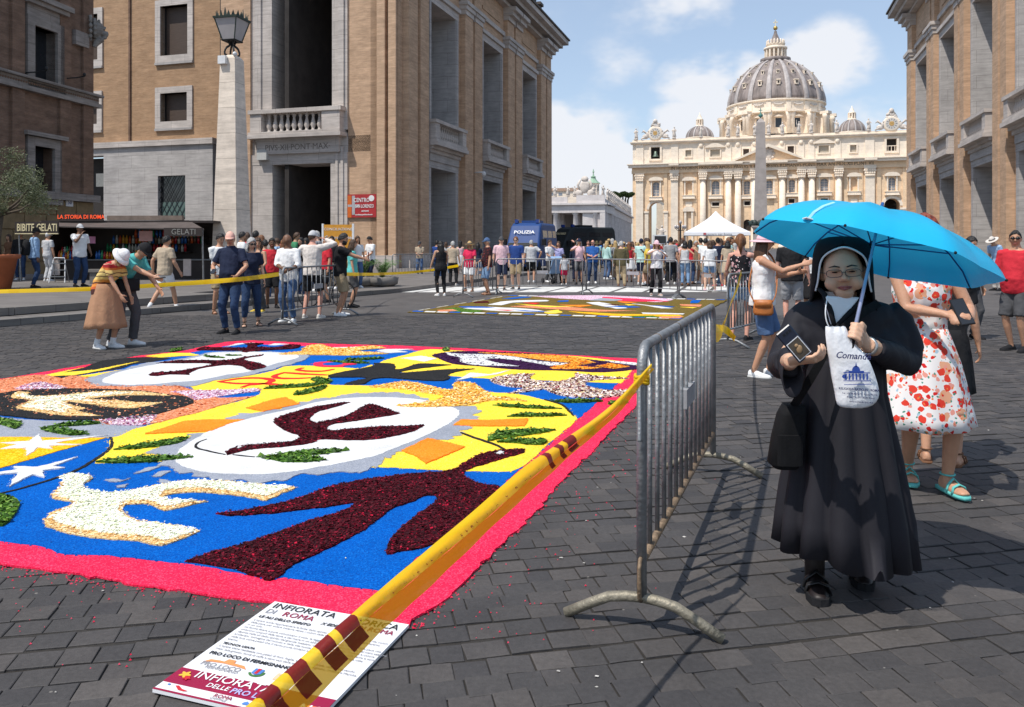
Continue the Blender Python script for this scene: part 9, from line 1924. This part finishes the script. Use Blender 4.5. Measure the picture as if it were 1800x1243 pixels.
# step ladder
ld = G(100,497,KZ); t_ = thing('step_ladder','aluminium step ladder standing by the drinks counter','ladder',ld,.2)
for x in (-.2,.2):
 mb = MB(); mb.tube([(x*1.2,0,0),(x*.9,.22,.75)],.018,6); mb.build('rail',MATS['camera_white'],t_); mb = MB(); mb.tube([(x*1.1,.5,0),(x*.9,.24,.62)],.015,6); mb.build('leg',M_GALV,t_)
for z in (.2,.42,.64): mb = MB(); mb.box(-.22,.22,z*.29-.04,z*.29+.05,z-.015,z+.01); mb.build('step',M_GALV,t_)
mb = MB(); mb.tube([(-.18,.22,.75),(-.15,.23,.82),(.15,.23,.82),(.18,.22,.75)],.018,6); mb.build('hoop',MATS['camera_white'],t_,True)
# olive tree in terracotta pot
po_ = G(2,509,KZ); M_TERR = pbr('terracotta',(.40,.12,.05),.8,.15,3,.2,20); t_ = thing('plant_pot','large terracotta pot at the left edge','pot',(po_.x-.12,po_.y,KZ)); mb = MB(); mb.lathe([(.34,0),(.50,.86),(.56,.87),(.585,.92),(.585,.98),(.54,.99),(.5,.9)],36); mb.build('pot_body',M_TERR,t_,True); mb = MB(); mb.lathe([(.5,.86),(.5,.9)],24); mb.build('soil',CM['brown'],t_)
LEAFM = pet_mat('olive_leaf',[((.14,.155,.08),4),((.09,.11,.05),3),((.22,.235,.15),2)],.55)
def leafmass(name,par,clumps,n,ll,mat_,seed,wr=.28,droop=0):
 rn = random.Random(seed); mb = MB()
 for k in range(n):
  c,r = rn.choice(clumps); d = Vector((rn.gauss(0,1),rn.gauss(0,1),rn.gauss(0,1))); d.normalize(); p = Vector(c)+Vector((d.x*r[0],d.y*r[1],d.z*r[2]))*rn.random()**.45
  a = Vector((rn.gauss(0,1),rn.gauss(0,1),rn.gauss(.3-droop,.8))).normalized(); x,y = perp(a); x = x*math.cos(k)+y*math.sin(k); l = ll*rn.uniform(.6,1.3); mb.add([p-a*l*.5,p+x*l*wr*.5,p+a*l*.5,p-x*l*wr*.5],[(0,1,2,3)])
 o = mb.build(name,mat_,par,fixn=False); stuff(o); return o
ot = thing('olive_tree','silvery olive tree growing from the terracotta pot','tree',(po_.x-.12,po_.y,KZ+.9)); M_BARK = pbr('olive_bark',(.10,.08,.06),.9,.3,8,.5,30)
mb = MB(); RB = random.Random(8); cl = []
mb.tube([(0,0,0),(.03,0,.6),(.1,.03,1.25)],[.11,.085,.075],9)
for k in range(9):
 a = 2*PI*k/9+.3; e = Vector((1.5*math.cos(a)*RB.uniform(.5,1)+.15,1.1*math.sin(a)*RB.uniform(.5,1),RB.uniform(1.55,2.75))); mb.tube([(.1,.03,1.2),Vector((.1,.03,1.2)).lerp(e,.5)+Vector((0,0,-.1)),e],[.05,.03,.012],6)
 for q in range(3): c = e+Vector((RB.uniform(-.4,.4),RB.uniform(-.4,.4),RB.uniform(-.35,.3))); s_ = RB.uniform(.28,.5); cl.append((c,(s_*1.15,s_,s_*.8)))
mb.build('trunk',M_BARK,ot,True); leafmass('crown',ot,cl,15000,.075,LEAFM,5)
# cycads in low planters near the reading man
for i,(u,v) in enumerate(((637,503),(672,503))):
 p_ = G(u,v,.13); t_ = thing('planter',['low stone planter with cycad left of the reading man','low stone planter with cycad right of the reading man'][i],'planter',p_); mb = MB(); t_.scale = (.7,.7,.7); mb.lathe([(.5,0),(.75,.1),(.8,.42),(.72,.45),(.66,.38)],20); mb.build('bowl',M_KERB,t_,True)
 mb = MB(); rn = random.Random(i)
 for k in range(26):
  a = rn.uniform(0,2*PI); L2 = rn.uniform(.6,1.0); pts = [Vector((math.cos(a)*L2*f,math.sin(a)*L2*f,.42+.9*L2*math.sin(f*2.0))) for f in (0,.25,.5,.75,1)]
  for p0,p1 in zip(pts,pts[1:]):
   for q in range(4):
    c = p0.lerp(p1,q/4); sv_ = Vector((-math.sin(a),math.cos(a),.25))
    for s in (-1,1): mb.add([c,c+sv_*.17*s+(p1-p0)*.35,c+(p1-p0)*.12],[(0,1,2)])
 stuff(mb.build('fronds',pet_mat('cycad_leaf',[((.06,.13,.03),3),((.10,.17,.05),2)],.5),t_,fixn=False))
# stone pine far behind
sp = P(1093,430,330); zt_ = lambda v: CAMH+(HY-v)/F*330; t_ = thing('pine_tree','umbrella pine with flat dark crown behind the colonnade','tree',(sp.x,sp.y,0)); mb = MB()
for k in range(6): x = -3.4+k*1.3; mb.tube([(x*.5,0,0),(x*.8,0,zt_(352)),(x,0,zt_(345))],[.6,.4,.3],6)
mb.build('trunk',M_BARK,t_); leafmass('crown',t_,[((x_*.62-4,0,zt_(342)+.5*math.sin(x_)),(1.5,2,.9)) for x_ in range(0,14)],6000,.55,pet_mat('pine_leaf',[((.035,.06,.018),3),((.055,.085,.028),2)]),3,.5)
# white tent
tn = P(1258,430,38.0); t_ = thing('tent','white pointed canopy tent in front of the basilica','tent',(tn.x,tn.y,0),-TH+.1); q_ = 38/F; zv = lambda v: CAMH+(HY-v)*q_; hwT = 66*q_/1.22; M_TENT = pbr('tent_white',(.78,.78,.80),.6,.04,2,.2,3)
rows = [[(hwT*f*x,hwT*f*y,zv(370)+(zv(409)-zv(370))*(f**.72)) for x,y in ((-1,-1),(0,-1.0),(1,-1),(1,0),(1,1),(0,1),(-1,1),(-1,0))] for f in (.01,.15,.35,.6,.8,1)]; mb = MB(); mb.loft(rows,False,False); mb.build('roof',M_TENT,t_,True)
mb = MB(); mb.loft([s4(hwT,zv(409)),s4(hwT*1.005,zv(414.5))],False,False); vl = mb.build('valance',M_TENT,t_); letters('Dicastero per Roma',M_TXTG,t_,frameM((0,-hwT-.02,zv(412)),(1,0,0),(0,0,1)),.13,1.2)
mb = MB(); mb.box(-hwT*.42,-hwT*.34,-hwT-.02,-hwT-.01,zv(413.6),zv(410)); mb.build('emblem',mRd,t_)
for x,y in ((-1,-1),(1,-1),(1,1),(-1,1)): mb = MB(); mb.tube([(x*hwT*.98,y*hwT*.98,0),(x*hwT*.98,y*hwT*.98,zv(410))],.03,6); mb.build('pole',M_GALV,t_)
# monitor, lamp standard, big statue
mn = P(1160,430,48.0); q2 = 48/F; t_ = thing('screen','white-framed outdoor monitor above the crowd','screen',(mn.x,mn.y,0)); mb = MB(); mb.box(-12*q2,12*q2,-.1,.1,CAMH+(HY-429)*q2,CAMH+(HY-413)*q2); mb.build('frame',M_WP,t_); mb = MB(); mb.box(-10*q2,10*q2,-.12,-.1,CAMH+(HY-427.5)*q2,CAMH+(HY-415)*q2); mb.build('display',M_GLASSD,t_)
for x in (-.25,.25): mb = MB(); mb.box(x-.04,x+.04,-.05,.05,0,CAMH+.05); mb.build('post',M_WP,t_)
ln_ = P(1196,430,120.0); q3 = 120/F; t_ = thing('candelabra_lamp','black multi-armed street lamp left of the tent','street lamp',(ln_.x,ln_.y,0)); z3 = lambda v: CAMH+(HY-v)*q3; mb = MB(); mb.lathe([(.5,0),(.35,1.2),(.15,1.4),(.12,z3(396)),(.05,z3(392))],8); mb.build('post',M_IRON,t_); mb = MB(); mb.ell((0,0,z3(391)),(.22,.22,.3),8,6); mb.build('lamp_globe',M_LGL,t_)
for k in range(4):
 a = PI/2*k+.3; c,s = math.cos(a),math.sin(a); mb = MB(); mb.tube([(0,0,z3(404)),(.5*c,.5*s,z3(405.5)),(.8*c,.8*s,z3(401))],.05,5); mb.build('arm',M_IRON,t_); mb = MB(); mb.ell((.8*c,.8*s,z3(399)),(.22,.22,.3),8,6); mb.build('lamp_globe',M_LGL,t_)
st_ = P(1163,430,280.0); t_ = thing('statue','pale stone statue on a pedestal before the left basilica arch','statue',(st_.x,st_.y,0),-TH); mb = MB(); mb.box(-1.6,1.6,-1.4,1.4,0,3.0); mb.build('pedestal',M_STAT,t_); link(STM[2],'figure',t_,(0,0,2.4),(0,0,0),(1.4,1.4,1.05))
# police van and dark army truck
def van(label,name,u0,d,yaw,L2,W2,H2,col,txt,mt_,hood=True):
 p = P(u0,430,d); t = thing(name,label,'van',(p.x,p.y,0),R(yaw)); x0 = W2/2  # front faces local -y
 def sec(y,zb,zt2,w0,w1): return [(-w0,y,zb),(w0,y,zb),(w0,y,zb+(zt2-zb)*.5),(w1,y,zt2-.12),(w1*.92,y,zt2),(-w1*.92,y,zt2),(-w1,y,zt2-.12),(-w0,y,zb+(zt2-zb)*.5)]
 mb = MB(); mb.loft([sec(-L2*.5,.45,.9,x0*.92,x0*.86),sec(-L2*.47,.35,1.05,x0*.97,x0*.9),sec(-L2*.33,.35,1.2,x0,x0*.94),sec(-L2*.18,.35,H2-.15,x0,x0*.86),sec(-L2*.12,.35,H2,x0,x0*.86),sec(L2*.47,.35,H2,x0,x0*.86),sec(L2*.5,.4,H2-.2,x0*.97,x0*.84)]); o = mb.build('body',col,t)
 bv = o.modifiers.new('b','BEVEL'); bv.width = .05; bv.segments = 2
 mb = MB(); a = Vector((0,-L2*.33,1.2)); b2 = Vector((0,-L2*.33+.58*.45,1.65)); mb.loft([[a+Vector((s*x0*.88,-.04,0)) for s in (-1,1)],[b2+Vector((s*x0*.80,-.06,0)) for s in (-1,1)]],False,False,False); ws = mb.build('windscreen',pbr('meshed_glass',(.03,.035,.04),.6),t)
 for k in range(5): mb = MB(); q = a.lerp(b2,(k+.5)/5)+Vector((0,-.09,0)); mb.tube([q-Vector((x0*.86,0,0)),q+Vector((x0*.86,0,0))],.014,4); mb.build('grille_bar',M_IRON,ws)
 for s in (-1,1):
  for (y0,y1) in ((-L2*.15,L2*.05),(L2*.08,L2*.26),(L2*.29,L2*.45)): mb = MB(); mb.loft([[(s*(x0+.004),y0,1.45),(s*(x0+.004),y1,1.45)],[(s*(x0*.90+.006),y0+.05,H2-.42),(s*(x0*.90+.006),y1,H2-.42)]],False,False,False); mb.build('side_window',M_GLASSD,t)
  for y in (-L2*.33,L2*.32): mb = MB(); mb.lathe([(.2,-.13),(.36,-.13),(.36,.11),(.2,.13)],18); mb.xf(Matrix.Translation((s*(x0-.12),y,.36)) @ Matrix.Rotation(PI/2,4,'Y')); mb.build('wheel',C('black'),t)
  mb = MB(); mb.ell((s*x0*.72,-L2*.475,.95),(.17,.08,.13),10,6); mb.build('headlight',M_WP,t); mb = MB(); mb.box(s*(x0+.12)-.1,s*(x0+.12)+.1,-L2*.26,-L2*.22,1.5,1.85); mb.build('mirror',C('black'),t)
  mb = MB(); mb.box(s*x0*.6-.09,s*x0*.6+.09,-L2*.14,-L2*.10,H2,H2+.2); mb.build('beacon',pbr('beacon_blue',(.02,.05,.22),.2),t)
 mb = MB(); mb.box(-x0*.85,x0*.85,-L2*.505,-L2*.49,.5,.62); mb.build('bumper',C('black'),t); mb = MB(); mb.box(-.5,.5,L2*.0,L2*.2,H2+.003,H2+.16); mb.build('roof_unit',col,t)
 letters(txt,mt_,t,frameM((0,-L2*.33+.58*(H2-1.72)-.12,H2-.52),(1,0,0),(0,.58,1)),.27,1.2 if len(txt) < 9 else .6,bold=.004); return t
M_PBL = pbr('police_blue',(.02,.06,.20),.55,.08,spec=.25); M_GRN = pbr('army_dark',(.012,.018,.022),.7,.1)
van('blue police van with lettered brow parked in the street','police_van',932,45.0,-16,5.4,2.0,2.75,M_PBL,'POLIZIA',M_WP)
van('dark military truck parked behind the blue police van','military_truck',1012,62.0,-60,6.2,2.2,2.9,M_GRN,'GUARDIA DI FINANZA',M_GLD)
# bicycle behind the barrier
bp_ = G(570,546); t_ = thing('bicycle','dark bicycle half hidden behind the bearded man','bicycle',bp_+Vector((-.15,.8,0)),1.2)
for y in (-.5,.5): mb = MB(); mb.tube([(0,y+.33*math.cos(a),.34+.33*math.sin(a)) for a in [2*PI*k/20 for k in range(21)]],.018,5); mb.build('wheel',C('black'),t_)
mb = MB();
for a,b in (((0,-.5,.34),(0,-.1,.3)),((0,-.1,.3),(0,-.2,.8)),((0,-.1,.3),(0,.38,.75)),((0,-.2,.75),(0,.38,.8)),((0,.5,.34),(0,.36,.95)),((0,-.5,.34),(0,-.2,.75))): mb.tube([a,b],.016,5)
mb.build('frame',C('dgrey'),t_); mb = MB(); mb.box(-.06,.06,-.32,-.08,.82,.88); mb.build('saddle',C('black'),t_); mb = MB(); mb.tube([(-.25,.33,1.0),(.25,.33,1.0)],.014,5); mb.build('handlebar',M_GALV,t_)
